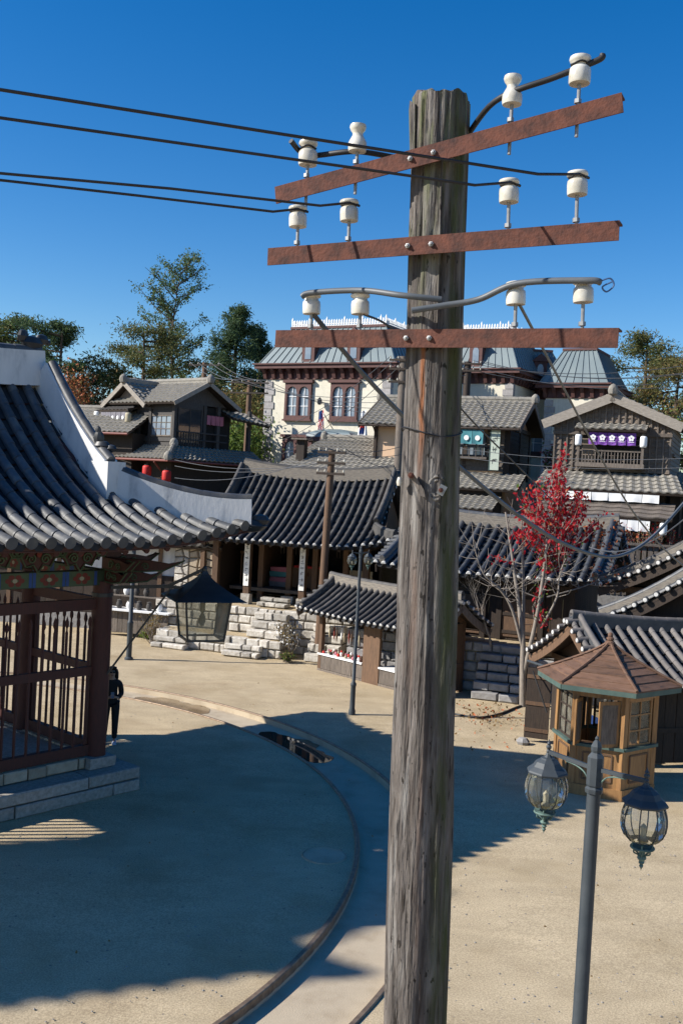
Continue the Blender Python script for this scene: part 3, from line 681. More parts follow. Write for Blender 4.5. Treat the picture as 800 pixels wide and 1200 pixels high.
fence(0, 0, PL / 2, 0); fence(PL / 2, 0, PL, 0); fence(PL, 0, PL, PD / 2); fence(PL, PD / 2, PL, PD); fence(0, PD, PL / 2, PD); fence(PL / 2, PD, PL, PD)
# granite platform
po = .62
ob('platform_core', MB().b2(-po + .1, PL + po - .1, -po + .1, PD + po - .1, 0, .425), m_granite, pav)
ob('platform_core', MB().b2(.1, PL - .1, .1, PD - .1, .42, .63), m_granite, pav)
stone_course_wall(pav, 'stone_block', -po, PL + po, -po, 0, .46, .55, .23, 1.0, 2.1, m_granite, jit=.014)
stone_course_wall(pav, 'stone_block', -po + .56, PD + po, PL + po, 0, .46, .55, .23, .7, 1.3, m_granite, ax='y', sgn=1)
stone_course_wall(pav, 'stone_block', .3, PL - .3, -.16, .46, .68, .3, .22, .35, .7, m_rubble)
stone_course_wall(pav, 'stone_block', .3, PD - .3, PL + .16, .46, .68, .3, .22, .35, .7, m_rubble, ax='y', sgn=1)

# ================================================================ BIG HANGING LANTERN
LN0 = at(240, 668, 18.5); LN0 = Vector((LN0.x, LN0.y, 3.0))
lan = thing('hanging_lantern', 'large black square lantern with flared roof on an iron bracket at the pavilion corner', 'lantern', LN0, R(22))
def sq(w_, z): return [Vector((sx * w_, sy * w_, z)) for sx, sy in ((-1, -1), (1, -1), (1, 1), (-1, 1))]
mb = MB(); N_ = 8; lv = []
for i in range(N_ + 1):
    t = i / N_; wv = .60 * (1 - t) ** 1.55 + .045; lv += sq(wv, .76 + .5 * t)
mb.add(lv, [(i * 4 + j, i * 4 + (j + 1) % 4, (i + 1) * 4 + (j + 1) % 4, (i + 1) * 4 + j) for i in range(N_) for j in range(4)] + [(3, 2, 1, 0)])
mb.add(sq(.66, .745) + sq(.645, .762), [(0, 1, 5, 4), (1, 2, 6, 5), (2, 3, 7, 6), (3, 0, 4, 7), (3, 2, 1, 0), (4, 5, 6, 7)])
rf = ob('lantern_roof', mb, m_black, lan)
ob('finial', MB().lathe([(.05, 1.24), (.05, 1.3), (.03, 1.34), (.001, 1.36)], 8), m_black, rf)
fr_t, fr_b = sq(.42, .74), sq(.34, .0)
mb = MB()
for i in range(4):
    mb.beam(fr_b[i], fr_t[i], .035, .035, (1, 0, 0)); mb.beam(fr_b[i], fr_b[(i + 1) % 4], .035, .035); mb.beam(fr_t[i], fr_t[(i + 1) % 4], .03, .03)
ob('lantern_frame', mb, m_black, lan)
for i in range(4):
    a, b_, c, d = fr_b[i] * .985, fr_b[(i + 1) % 4] * .985, fr_t[(i + 1) % 4] * .985, fr_t[i] * .985
    ob('glass_pane', MB().quad(a, b_, c, d), m_pglass, lan)
ob('lamp_holder', MB().lathe([(.05, .72), (.05, .5), (.02, .48), (.06, .4), (.07, .32), (.04, .24), (.001, .22)], 10), m_cream, lan, smooth=True)
inv = Matrix.Rotation(-R(22), 3, 'Z')
def LL(p): return inv @ (Vector(p) - LN0)
colr = C0 + Vector((.17, -.08, 0))
mb = MB(); a1 = colr + Vector((0, 0, 3.84)); j1 = at(197, 687, 18.55)
mb.beam(LL(a1), LL(j1), .05, .06); mb.beam(LL(j1), LL(LN0 + Vector((0, 0, 1.3))), .05, .06)
mb.beam(LL(j1 + Vector((-.2, 0, -.01))), LL(at(240, 690, 18.5)), .04, .05)
mb.beam(LL(at(200, 690, 18.55)), LL(colr + Vector((.0, 0, 2.2))), .035, .035)
ob('bracket', mb, m_black, lan)

# ================================================================ PERSON behind the pavilion column
def person():
    g0 = gnd(128, 871); H = 1.66
    P = thing('person', 'person in black clothes and pale shoes standing behind the red pavilion column, holding a phone', 'person', g0, R(14))
    def skin(name, V, E, Rr, mat, lev=2, root=0):
        me = bpy.data.meshes.new(name); me.from_pydata(V, E, []); me.materials.append(mat)
        o = bpy.data.objects.new(name, me); COL.objects.link(o); o.parent = P
        md = o.modifiers.new('s', 'SKIN'); md.use_smooth_shade = True
        o.modifiers.new('d', 'SUBSURF').levels = lev; o.modifiers['d'].render_levels = lev
        for i, q in enumerate(Rr): me.skin_vertices[0].data[i].radius = q if isinstance(q, tuple) else (q, q)
        me.skin_vertices[0].data[root].use_root = True; return o
    V = [(0, 0, .93), (0, 0, 1.1), (0, 0, 1.3), (0, 0, 1.40), (0, -.01, 1.47), (0, -.02, 1.56), (0, -.02, 1.64),
         (.1, 0, .86), (.105, -.01, .48), (.105, .02, .09), (.11, -.1, .04), (-.1, 0, .86), (-.11, .02, .48), (-.12, .05, .09), (-.125, -.07, .04),
         (.17, 0, 1.36), (.22, .03, 1.1), (.14, -.18, 1.05), (.06, -.25, 1.09), (-.17, 0, 1.36), (-.23, .04, 1.1), (-.12, -.16, 1.04), (-.02, -.24, 1.08)]
    E = [(0, 1), (1, 2), (2, 3), (3, 4), (4, 5), (5, 6), (0, 7), (7, 8), (8, 9), (9, 10), (0, 11), (11, 12), (12, 13), (13, 14), (3, 15), (15, 16), (16, 17), (17, 18), (3, 19), (19, 20), (20, 21), (21, 22)]
    Rr = [(.15, .11), (.125, .09), (.15, .105), (.1, .08), .048, (.075, .09), (.07, .08), .088, .06, .042, .035, .088, .06, .042, .035, .06, .046, .036, .03, .06, .046, .036, .03]
    slim = {0, 1, 2, 3, 7, 8, 9, 11, 12, 13, 15, 16, 17, 19, 20, 21}
    skin('body', V, E, [(tuple(x * .72 for x in q) if isinstance(q, tuple) else q * .72) if i in slim else q for i, q in enumerate(Rr)], m_skin)
    # clothes: jacket and trousers follow the body a little outside it
    ji = [0, 1, 2, 3, 4, 15, 16, 17, 19, 20, 21]; mpj = {q: i for i, q in enumerate(ji)}
    skin('jacket', [((0, 0, .82) if q == 0 else (0, 0, 1.44) if q == 4 else V[q]) for q in ji], [(mpj[a], mpj[b_]) for a, b_ in E if a in mpj and b_ in mpj], [tuple(x + .018 for x in (Rr[q] if isinstance(Rr[q], tuple) else (Rr[q],) * 2)) for q in ji], m_blk)
    ti = [0, 7, 8, 9, 11, 12, 13]; mpt = {q: i for i, q in enumerate(ti)}
    skin('trousers', [((0, 0, 1.02) if q == 0 else V[q]) for q in ti], [(mpt[a], mpt[b_]) for a, b_ in E if a in mpt and b_ in mpt], [tuple(x + .02 for x in (Rr[q] if isinstance(Rr[q], tuple) else (Rr[q],) * 2)) for q in ti], m_blk)
    for (x, y) in ((.108, -.04), (-.122, -.01)):
        mb = MB(); mb.add([(x - .045, y + .1, 0), (x + .045, y + .1, 0), (x + .05, y - .12, 0), (x - .05, y - .12, 0), (x - .04, y + .09, .09), (x + .04, y + .09, .09), (x + .035, y - .12, .045), (x - .035, y - .12, .045)], [(0, 1, 2, 3), (4, 7, 6, 5), (0, 4, 5, 1), (1, 5, 6, 2), (2, 6, 7, 3), (3, 7, 4, 0)])
        ob('shoe', mb, m_shoe, P)
    hd = MB()
    for k in range(26):
        a = math.pi * (.0 + k / 25) ; 
        hd.tube([(.085 * math.cos(a), .075 * math.sin(a) - .01, 1.665 - .02 * abs(math.cos(a))), (.105 * math.cos(a), .1 * math.sin(a) - .01, 1.58), (.11 * math.cos(a), .1 * math.sin(a), 1.46), (.1 * math.cos(a), .09 * math.sin(a) + .01, 1.38)], [.03, .032, .03, .012], 5)
    hd.lathe([(.085, 1.66), (.08, 1.69), (.05, 1.715), (.001, 1.725)], 10, (0, .01, 0))
    hd.tube([(-.08, -.05, 1.69), (0, -.075, 1.705), (.08, -.05, 1.69)], .03, 6)
    ob('hair', hd, m_hair, P, smooth=True)
    mb = MB(); mb.box((.033, -.105, 1.60), (.05, .012, .034)); mb.box((-.033, -.105, 1.60), (.05, .012, .034)); mb.box((0, -.106, 1.608), (.1, .006, .006)); ob('sunglasses', mb, m_ink, P)
    mb = MB(); mb.add([(-.012, -.1, 1.555), (.012, -.1, 1.555), (0, -.125, 1.557), (0, -.1, 1.6)], [(0, 1, 2), (0, 2, 3), (1, 3, 2)]); ob('nose', mb, m_skin, P)
    ob('mouth', MB().box((0, -.104, 1.53), (.045, .008, .01)), m_pink, P)
    # fingers closed round a phone
    for sx in (.055, -.025):
        for k in range(4):
            hb = Vector((sx, -.255, 1.085 + .017 * (k - 1.5))); sg = -1 if sx > 0 else 1
            ob('finger', MB().tube([hb, hb + Vector((sg * .02, -.03, .004)), hb + Vector((sg * .045, -.02 + .004 * k, .006))], [.0095, .009, .007], 5), m_skin, P, smooth=True)
        ob('thumb', MB().tube([Vector((sx, -.25, 1.11)), Vector((sx * .6 + .006, -.27, 1.135)), Vector((.015, -.275, 1.13))], [.011, .01, .008], 5), m_skin, P, smooth=True)
    ph = thing('phone', 'phone held up by the person in black', 'phone', g0, R(14))
    ob('phone_body', MB().box((.018, -.272, 1.13), (.07, .01, .14), Matrix.Rotation(R(-35), 3, 'X')), m_glassb, ph)
person()

# ================================================================ MAIN UTILITY POLE
PY = 5.0
ptop, plow = at(516, 119, PY), at(487, 1200, PY)
pdir = (ptop - plow).normalized(); pbase = plow - pdir * (plow.z / pdir.z)
pole = thing('utility_pole', 'tall weathered timber utility pole with three rusty crossarms and white insulators', 'utility pole', pbase, 0)
def PLc(p): return Vector(p) - pbase
def pole_r(z): return .172 - .0042 * z
def build_pole():
    mb = MB(); NS, NZ = 72, 230; Hh = ptop.z; vs = []
    def nz_(a, z):
        v = 0
        v += .0042 * math.sin(a * 9 + 1.7 * math.sin(z * 1.1)) + .003 * math.sin(a * 23 + 2 * math.sin(z * .7 + a)) + .0026 * math.sin(a * 41 + z * 1.3)
        v += .004 * math.sin(z * 1.7 + a * 2)
        # long drying cracks
        for (ca, z0, z1, dp, wv) in cracks:
            if z0 < z < z1:
                da = math.atan2(math.sin(a - ca - .06 * math.sin(z * wv)), math.cos(a - ca - .06 * math.sin(z * wv)))
                v -= dp * math.exp(-(da / .045) ** 2) * min(1, (z - z0) * 3, (z1 - z) * 3)
        # knot swelling on the camera side
        dk = math.hypot((math.atan2(math.sin(a - ka), math.cos(a - ka))) * .15, (z - kz) * .8)
        v += .014 * math.exp(-(dk / .06) ** 2) - .02 * math.exp(-(dk / .02) ** 2)
        return v
    rg = random.Random(5); cracks = [(rg.uniform(0, 6.28), a0, a0 + rg.uniform(.5, 2.6), rg.uniform(.007, .018), rg.uniform(.5, 3)) for a0 in [rg.uniform(.5, 7.2) for _ in range(70)]]
    kp = PLc(at(509, 572, PY)); kz = kp.z; ka = -math.pi / 2 + .02
    for i in range(NZ + 1):
        z = Hh * i / NZ; c = pdir * (z / pdir.z)
        for j in range(NS):
            a = 2 * math.pi * j / NS; rr = pole_r(z) + nz_(a, z)
            vs.append(c + Vector((rr * math.cos(a), rr * math.sin(a), 0)))
    ctop = pdir * (Hh / pdir.z)
    top = []
    for f, dz in ((.96, .012), (.7, .02), (.35, .012)):
        for j in range(NS):
            a = 2 * math.pi * j / NS; rr = pole_r(Hh) * f
            top.append(ctop + Vector((rr * math.cos(a), rr * math.sin(a), dz + .012 * math.sin(a * 3 + f * 4) + .006 * math.sin(a * 11))))
    allv = vs + top; K = NZ + 4
    fs = [(i * NS + j, i * NS + (j + 1) % NS, (i + 1) * NS + (j + 1) % NS, (i + 1) * NS + j) for i in range(K - 1) for j in range(NS)]
    fs.append(tuple((K - 1) * NS + j for j in range(NS)))
    mb.add(allv, fs); ob('shaft', mb, m_pole, pole, smooth=True, ang=70)
    # split sliver standing off the top left edge
    q = ctop + Vector((-.148, -.05, -.35)); ob('splinter', MB().add([q + Vector(v) for v in ((.012, -.02, .02), (.03, -.03, .03), (.03, .03, .0), (.012, .03, .04), (-.008, -.02, .32), (.018, -.03, .3), (.018, .03, .33), (-.008, .03, .29))], [(0, 1, 5, 4), (1, 2, 6, 5), (2, 3, 7, 6), (3, 0, 4, 7), (4, 5, 6, 7)]), m_pole, pole)
    # rough rim round the knot, bolt and washer plate inside it
    k0 = pdir * (kz / pdir.z) + Vector((.02, -pole_r(kz) - .006, 0)); mb = MB()
    for rr, th in ((.05, .008), (.034, .006)): mb.tube([k0 + Vector((rr * math.cos(t) * .85, -.002 + .008 * abs(math.cos(t)), rr * 1.15 * math.sin(t))) for t in [2 * math.pi * i / 24 for i in range(25)]], [th * (1 + .3 * math.sin(i * 2.1)) for i in range(25)], 6)
    ob('knot', mb, m_pole, pole, smooth=True)
    ob('washer_plate', MB().box(k0 + Vector((.022, -.012, -.008)), (.035, .006, .05), Matrix.Rotation(R(25), 3, 'Y')), m_galv, pole)
    ob('bolt', MB().lathe([(.012, 0), (.012, .02), (.007, .022), (.007, .035)], 6, k0 + Vector((.016, -.012, -.008)), Matrix.Rotation(R(90), 3, 'X')), m_rust, pole)
    s0 = pdir * ((kz + .02) / pdir.z) + Vector((-.085, -pole_r(kz) * .86, 0)); ob('side_bracket', MB().poly([s0 + Vector(v) for v in ((-.05, 0, .05), (-.02, -.01, .055), (.04, -.03, -.03), (.05, -.035, -.07), (.025, -.028, -.06), (-.01, -.012, 0))], (0, -.01, 0)), m_gwood, pole)
    ob('bolt', MB().lathe([(.016, 0), (.016, .022), (.001, .026)], 6, s0 + Vector((-.025, -.02, .035)), Matrix.Rotation(R(90), 3, 'X')), m_rust, pole)
    ob('side_insulator', MB().lathe([(.012, -.018), (.016, 0), (.012, .018), (.008, .025)], 10, s0 + Vector((-.075, .03, 0))), m_porc, pole, smooth=True)
    # wire tie round the shaft
    zt = PLc(at(509, 508, PY)).z; ct = pdir * (zt / pdir.z)
    ob('wire_tie', MB().tube([ct + Vector(((pole_r(zt) + .006) * math.cos(t), (pole_r(zt) + .006) * math.sin(t), .02 * math.sin(t * 2 + 1))) for t in [2 * math.pi * i / 40 for i in range(41)]], .004, 5), m_cable, pole)
build_pole()
ARMS = [((323, 229), (729, 120), 90), ((314, 301), (725, 270), 78), ((323, 397), (724, 396), 80)]
def arm_pts(k):
    (xa, ya), (xb, yb), _ = ARMS[k]; return at(xa, ya, 4.80 + .38), at(xb, yb, 4.80 - .38)
INS = [[(361, 180, 1), (419, 163, 2), (600, 107, 2), (679, 83, 1)], [(349, 254, 0), (409, 247, 0), (596, 224, 0), (676, 215, 0)], [(365, 356, 0), (422, 356, 0), (604, 344, 0), (683, 341, 0)]]
PROF = {0: [(.001, -.062), (.045, -.062), (.047, -.05), (.047, -.005), (.045, .012), (.037, .02), (.037, .032), (.048, .04), (.05, .05), (.046, .06), (.03, .066), (.001, .068)],
        1: [(.001, -.07), (.047, -.07), (.05, -.06), (.05, .0), (.046, .012), (.036, .022), (.036, .036), (.046, .046), (.05, .06), (.047, .072), (.03, .078), (.001, .08)],
        2: [(.001, -.065), (.045, -.065), (.048, -.05), (.047, -.02), (.036, .002), (.027, .018), (.027, .03), (.038, .045), (.043, .06), (.04, .073), (.02, .08), (.001, .081)]}
PROFM = {k: mesh('insulator', MB().lathe([(a * .98, b * (.84 if k != 2 else .95)) for a, b in v], 24), m_porc, True, 50) for k, v in PROF.items()}
INSP = []
for k, ((xa, ya), (xb, yb), _) in enumerate(ARMS):
    A, B = arm_pts(k); A, B = PLc(A), PLc(B); d = (B - A).normalized(); up = Vector((0, 0, 1)); bk = Vector((-d.y, d.x, 0)).normalized(); bk = bk if bk.y > 0 else -bk
    upv = d.cross(bk); upv = upv if upv.z > 0 else -upv
    hh = .088; mb = MB()
    mb.beam(A, B, .008, hh, upv); mb.beam(A + upv * (hh / 2 - .004) + bk * .04, B + upv * (hh / 2 - .004) + bk * .04, .072, .008, upv)
    ar = ob('crossarm', mb, m_rust, pole)
    mid = pdir * ((A.lerp(B, .46)).z / pdir.z); t0 = (mid - A).dot(d) / (B - A).length
    for dx in (-.05, .07):
        q = A.lerp(B, t0) + d * (dx - .02) - bk * .004; ob('bolt', MB().lathe([(.013, 0), (.013, .01), (.007, .012), (.006, .02)], 6, q, (-bk).to_track_quat('Z', 'Y').to_matrix()), m_galv, ar)
    row = []
    for (px, py, ty) in INS[k]:
        # position along the arm that lies under this insulator
        best = min((abs((lambda w_: 400 + (F * ((w_ - Vector((0, 0, CAMH))).dot(camx)) / (w_ - Vector((0, 0, CAMH))).dot(_fw)))(A.lerp(B, i / 200) + pbase + bk * .035) - px), i / 200) for i in range(201))[1]
        q = A.lerp(B, best) + bk * .035; ctr = PLc(at(px, py, (q + pbase).y))
        i_ = ob('insulator', PROFM[ty], None, pole, ctr); i_.rotation_euler = (0, -.05 if k else -.02, 0)
        low = -.11 if k == 0 else -.02
        pin = MB(); foot = Vector((ctr.x - .004, ctr.y, q.z + .05)); s_ = Vector((0, 0, -.05)); e_ = foot - ctr + Vector((0, 0, low - .03))
        pin.tube([s_, e_], .0085, 8); pin.tube([Vector((0, 0, foot.z - ctr.z + .01)) + Vector((-.004, 0, 0)), Vector((-.004, 0, foot.z - ctr.z + .028))], .017, 6)
        ob('pin', pin, m_galv, i_)
        tie = MB(); zz_ = .026 if ty != 2 else .024; rr = .04 if ty != 2 else .031
        tie.tube([Vector((rr * math.cos(t), rr * math.sin(t), zz_ + .004 * math.sin(3 * t))) for t in [4 * math.pi * i / 40 for i in range(41)]], .0045, 5)
        if k == 1 or ty == 1: ob('tie_wire', tie, m_cable, i_)
        row.append(ctr + pbase)
    INSP.append(row)
def px(x, y, Y): return PLc(at(x, y, Y))
def smooth_path(pts, n_=8):
    pts = [Vector(p) for p in pts]; out = []
    for i in range(len(pts) - 1):
        p0, p1, p2, p3 = pts[max(i - 1, 0)], pts[i], pts[i + 1], pts[min(i + 2, len(pts) - 1)]
        for j in range(n_):
            t = j / n_; out.append(.5 * ((2 * p1) + (p2 - p0) * t + (2 * p0 - 5 * p1 + 4 * p2 - p3) * t * t + (3 * p1 - p0 - 3 * p2 + p3) * t ** 3))
    out.append(pts[-1]); return out
I0, I1, I2 = INSP
def conduit(pts, r_, mat, nm='conduit'): ob(nm, MB().tube(smooth_path(pts), r_, 10), mat, pole, smooth=True)
L0 = [PLc(p) for p in I0]; L2 = [PLc(p) for p in I2]
nk = Vector((0, 0, .028))
conduit([L0[0] + nk + Vector((-.09, -.02, .025)), L0[0] + nk + Vector((.0, .05, -.02)), L0[1] + Vector((0, .05, -.045)), Vector((pdir.x * 7.6 - .1, .18, L0[1].z - .03)), Vector((pdir.x * 7.6 + .1, .15, L0[1].z + .04)), L0[2] + Vector((-.07, .05, -.03)), L0[3] + Vector((-.1, .03, -.02)), L0[3] + nk + Vector((.07, -.03, .01)), L0[3] + nk + Vector((.09, -.03, .035))], .014, m_cable)
conduit([L2[0] + Vector((-.05, -.04, .025)), L2[0] + Vector((.0, -.06, .045)), L2[1] + Vector((0, -.06, .055)), px(470, 346, 4.8), px(517, 351, 4.78)], .015, m_pipe)
conduit([px(482, 364, 4.77), px(520, 358, 4.76), px(560, 351, 4.72), L2[2] + Vector((0, -.06, .035)), L2[3] + Vector((0, -.06, .035)), L2[3] + Vector((.06, -.06, .03))], .015, m_pipe)
ob('cable_loop', MB().tube(smooth_path([L2[3] + Vector((.05, -.06, .03)), L2[3] + Vector((.1, -.06, .05)), L2[3] + Vector((.12, -.06, .02)), L2[3] + Vector((.09, -.06, -.01)), L2[3] + Vector((.07, -.06, .01)), L2[3] + Vector((.11, -.06, .035))]), .004, 6), m_bluec, pole)

# ---------------------------------------------------------------- wires on the near pole
def wire(name, pts, r_, mat, lab, n_=14, grp=None, cat='cable'):
    p0 = Vector(pts[0]); pp = smooth_path(pts, n_) if n_ else [Vector(q) for q in pts]; mb = MB().tube([q - p0 for q in pp], r_, 6); return ob(name, mb, mat, None, p0, smooth=True, label=lab, cat=cat, group=grp)
def run(k, i, wps, lab):
    a = INSP[k][i] + Vector((0, -.045, .027)); pts = [a + Vector((.05, .045, 0)), a]
    for (x, y, Y) in wps: pts.append(at(x, y, Y))
    far = pts[-1] + (pts[-1] - pts[-2]).normalized() * 7 + Vector((0, 0, .35)); pts.append(far)
    wire('overhead_wire', pts, .0066, m_cable, lab, 0)
run(1, 3, [(630, 204, 4.25), (310, 154, 3.95), (0, 105, 3.6)], 'topmost black overhead wire, tied to the right end insulator of the middle crossarm')
run(1, 2, [(556, 217, 4.45), (480, 206, 4.42), (240, 172, 4.2), (0, 138, 3.9)], 'second black overhead wire, tied to the right inner insulator of the middle crossarm')
run(1, 1, [(375, 241, 4.95), (200, 221, 4.7), (0, 203, 4.4)], 'black overhead wire tied to the left inner insulator of the middle crossarm')
run(1, 0, [(320, 248, 5.05), (160, 229, 4.85), (0, 211, 4.55)], 'lowest black overhead wire, tied to the left end insulator of the middle crossarm')
wire('hanging_cable', [INSP[2][0] + Vector((.01, 0, -.05)), at(420, 432, 5.45), at(478, 493, 5.8), at(545, 553, 6.1), at(610, 606, 6.5), at(660, 637, 6.9), at(705, 652, 7.3), at(735, 648, 7.6), at(765, 628, 7.9), at(800, 590, 8.3), at(850, 530, 8.8)], .013, m_pipe, 'thick grey cable sagging from the lowest crossarm behind the pole, past the red tree')
wire('drop_wire', [INSP[2][2] + Vector((.02, 0, -.05)), at(655, 445, 6.2), at(700, 530, 7.6), at(745, 605, 9), at(790, 655, 10.5), at(850, 700, 12)], .0085, m_pipe, 'straight brown drop wire crossing the purple banner house from the lowest crossarm')
wire('drop_wire', [INSP[2][1] + Vector((.02, 0, -.05)), at(470, 395, 5.6), at(548, 488, 6.6), at(600, 540, 8), at(650, 590, 9.5)], .006, m_cable, 'thin black drop wire slanting past the grey tiled roof from the lowest crossarm')

# ================================================================ STREET LAMPS
def street_lamp(loc, rz, lab, ztop=4.62):
    P = thing('street_lamp', lab, 'street lamp', loc, rz)
    zt = ztop
    ob('post', MB().lathe([(.09, 0), (.09, .12), (.07, .18), (.065, .75), (.078, .78), (.078, .83), (.046, .88), (.037, zt - .3), (.037, zt - .28)], 20), m_steel, P, smooth=True)
    ob('post_head', MB().lathe([(.048, zt - .3), (.05, zt - .285), (.05, zt - .275), (.04, zt - .265), (.045, zt - .255), (.045, zt - .1), (.034, zt - .085), (.026, zt - .075), (.03, zt - .06), (.03, zt - .04), (.018, zt - .015), (.009, zt - .005), (.012, zt + .004), (.001, zt + .02)], 8), m_steel, P)
    for sg in (-1, 1):
        x1 = sg * .325
        ob('arm', MB().beam((sg * .04, 0, zt - .165), (x1, 0, zt - .15), .018, .022), m_steel, P)
        ob('arm_brace', MB().tube(smooth_path([(sg * .042, 0, zt - .235), (sg * .075, 0, zt - .2), (sg * .13, 0, zt - .18), (sg * .2, 0, zt - .172)], 5), .0045, 6), m_verd, P, smooth=True)
        zl = zt - .15
        ln = ob('lantern', MB().lathe([(.1, zl - .13), (.119, zl - .125), (.122, zl - .115), (.116, zl - .107), (.088, zl - .085), (.07, zl - .058), (.046, zl - .042), (.04, zl - .036), (.026, zl - .03), (.016, zl - .018), (.011, zl - .005), (.014, zl + .004), (.009, zl + .014), (.016, zl + .024), (.016, zl + .032), (.009, zl + .04), (.013, zl + .048), (.006, zl + .058), (.001, zl + .075)], 8, (x1, 0, 0), ph=math.pi / 8), m_steel, P)
        gz = zl - .325
        g_ = MB()
        prof = [(.046, 0), (.075, .01), (.098, .034), (.113, .07), (.118, .105), (.116, .14), (.108, .17), (.098, .2)]
        for j in range(8):
            vs = []
            for (r_, z_) in prof:
                for q in (0, .5, 1):
                    a = 2 * math.pi * (j + q) / 8 + math.pi / 8; rr = r_ * (1 + .06 * (1 - abs(2 * q - 1))); vs.append((x1 + rr * math.cos(a), rr * math.sin(a), gz + z_))
            for i in range(len(prof) - 1):
                g_.cm = 1 if i < 2 else 0
                g_.add([vs[i * 3], vs[i * 3 + 1], vs[i * 3 + 4], vs[i * 3 + 3]], [(0, 1, 2, 3)]); g_.add([vs[i * 3 + 1], vs[i * 3 + 2], vs[i * 3 + 5], vs[i * 3 + 4]], [(0, 1, 2, 3)])
        ob('globe', g_, [m_lglass, m_lgrime], ln, smooth=True, ang=30)
        rb = MB()
        for j in range(8):
            a = 2 * math.pi * j / 8 + math.pi / 8; rb.tube([(x1 + (r_ + .002) * math.cos(a), (r_ + .002) * math.sin(a), gz + z_) for (r_, z_) in prof], .0035, 5)
        ob('ribs', rb, m_steel, ln)
        ob('lamp_socket', MB().lathe([(.03, gz + .002), (.026, gz + .02), (.014, gz + .03), (.014, gz + .06), (.018, gz + .08), (.001, gz + .1)], 8, (x1, 0, 0)), m_cream, ln, smooth=True)
        bk = MB(); bk.lathe([(.04, gz - .038), (.062, gz - .036), (.066, gz - .03), (.062, gz - .024), (.04, gz - .022)], 16, (x1, 0, 0))
        for j in range(6):
            a = 2 * math.pi * j / 6; c, s_ = math.cos(a), math.sin(a)
            bk.tube([(x1 + .058 * c, .058 * s_, gz - .024), (x1 + .062 * c, .062 * s_, gz - .008), (x1 + .046 * c, .046 * s_, gz + .004)], .0035, 5)
            bk.tube(smooth_path([(x1 + .045 * c, .045 * s_, gz - .036), (x1 + .048 * c, .048 * s_, gz - .055), (x1 + .026 * c, .026 * s_, gz - .066), (x1 + .02 * c, .02 * s_, gz - .078)], 4), .0045, 5)
        bk.lathe([(.012, gz - .02), (.016, gz - .06), (.015, gz - .07), (.022, gz - .078), (.024, gz - .09), (.012, gz - .104), (.016, gz - .112), (.008, gz - .122), (.012, gz - .13), (.003, gz - .145), (.001, gz - .155)], 10, (x1, 0, 0))
        ob('pendant', bk, m_verd, ln, smooth=True, ang=35)
    return P
nl = at(698, 866, 5.5)
street_lamp((nl.x + .005, nl.y, 0), R(-50), 'near twin-lantern street lamp with blue-grey post, in front of the wooden kiosk', nl.z)
fl = gnd(412, 838); street_lamp(fl, R(48), 'twin-lantern street lamp beside the open market stall', 4.42)
q = gnd(151, 773)
ps = thing('lamp_post', 'plain blue-grey lamp post behind the hanging lantern, by the shelf of jars', 'post', q)
ob('post', MB().lathe([(.14, 0), (.14, .06), (.09, .1), (.09, 1.15), (.1, 1.18), (.1, 1.22), (.07, 1.26), (.065, 4.1), (.001, 4.15)], 14), m_steel, ps, smooth=True)
for sg in (-1, 1): ob('arm', MB().beam((0, 0, 3.9), (sg * .35, 0, 3.95), .03, .03), m_steel, ps); ob('lantern_cap', MB().lathe([(.14, 3.7), (.1, 3.78), (.03, 3.85), (.01, 3.98)], 8, (sg * .35, 0, 0)), m_steel, ps)

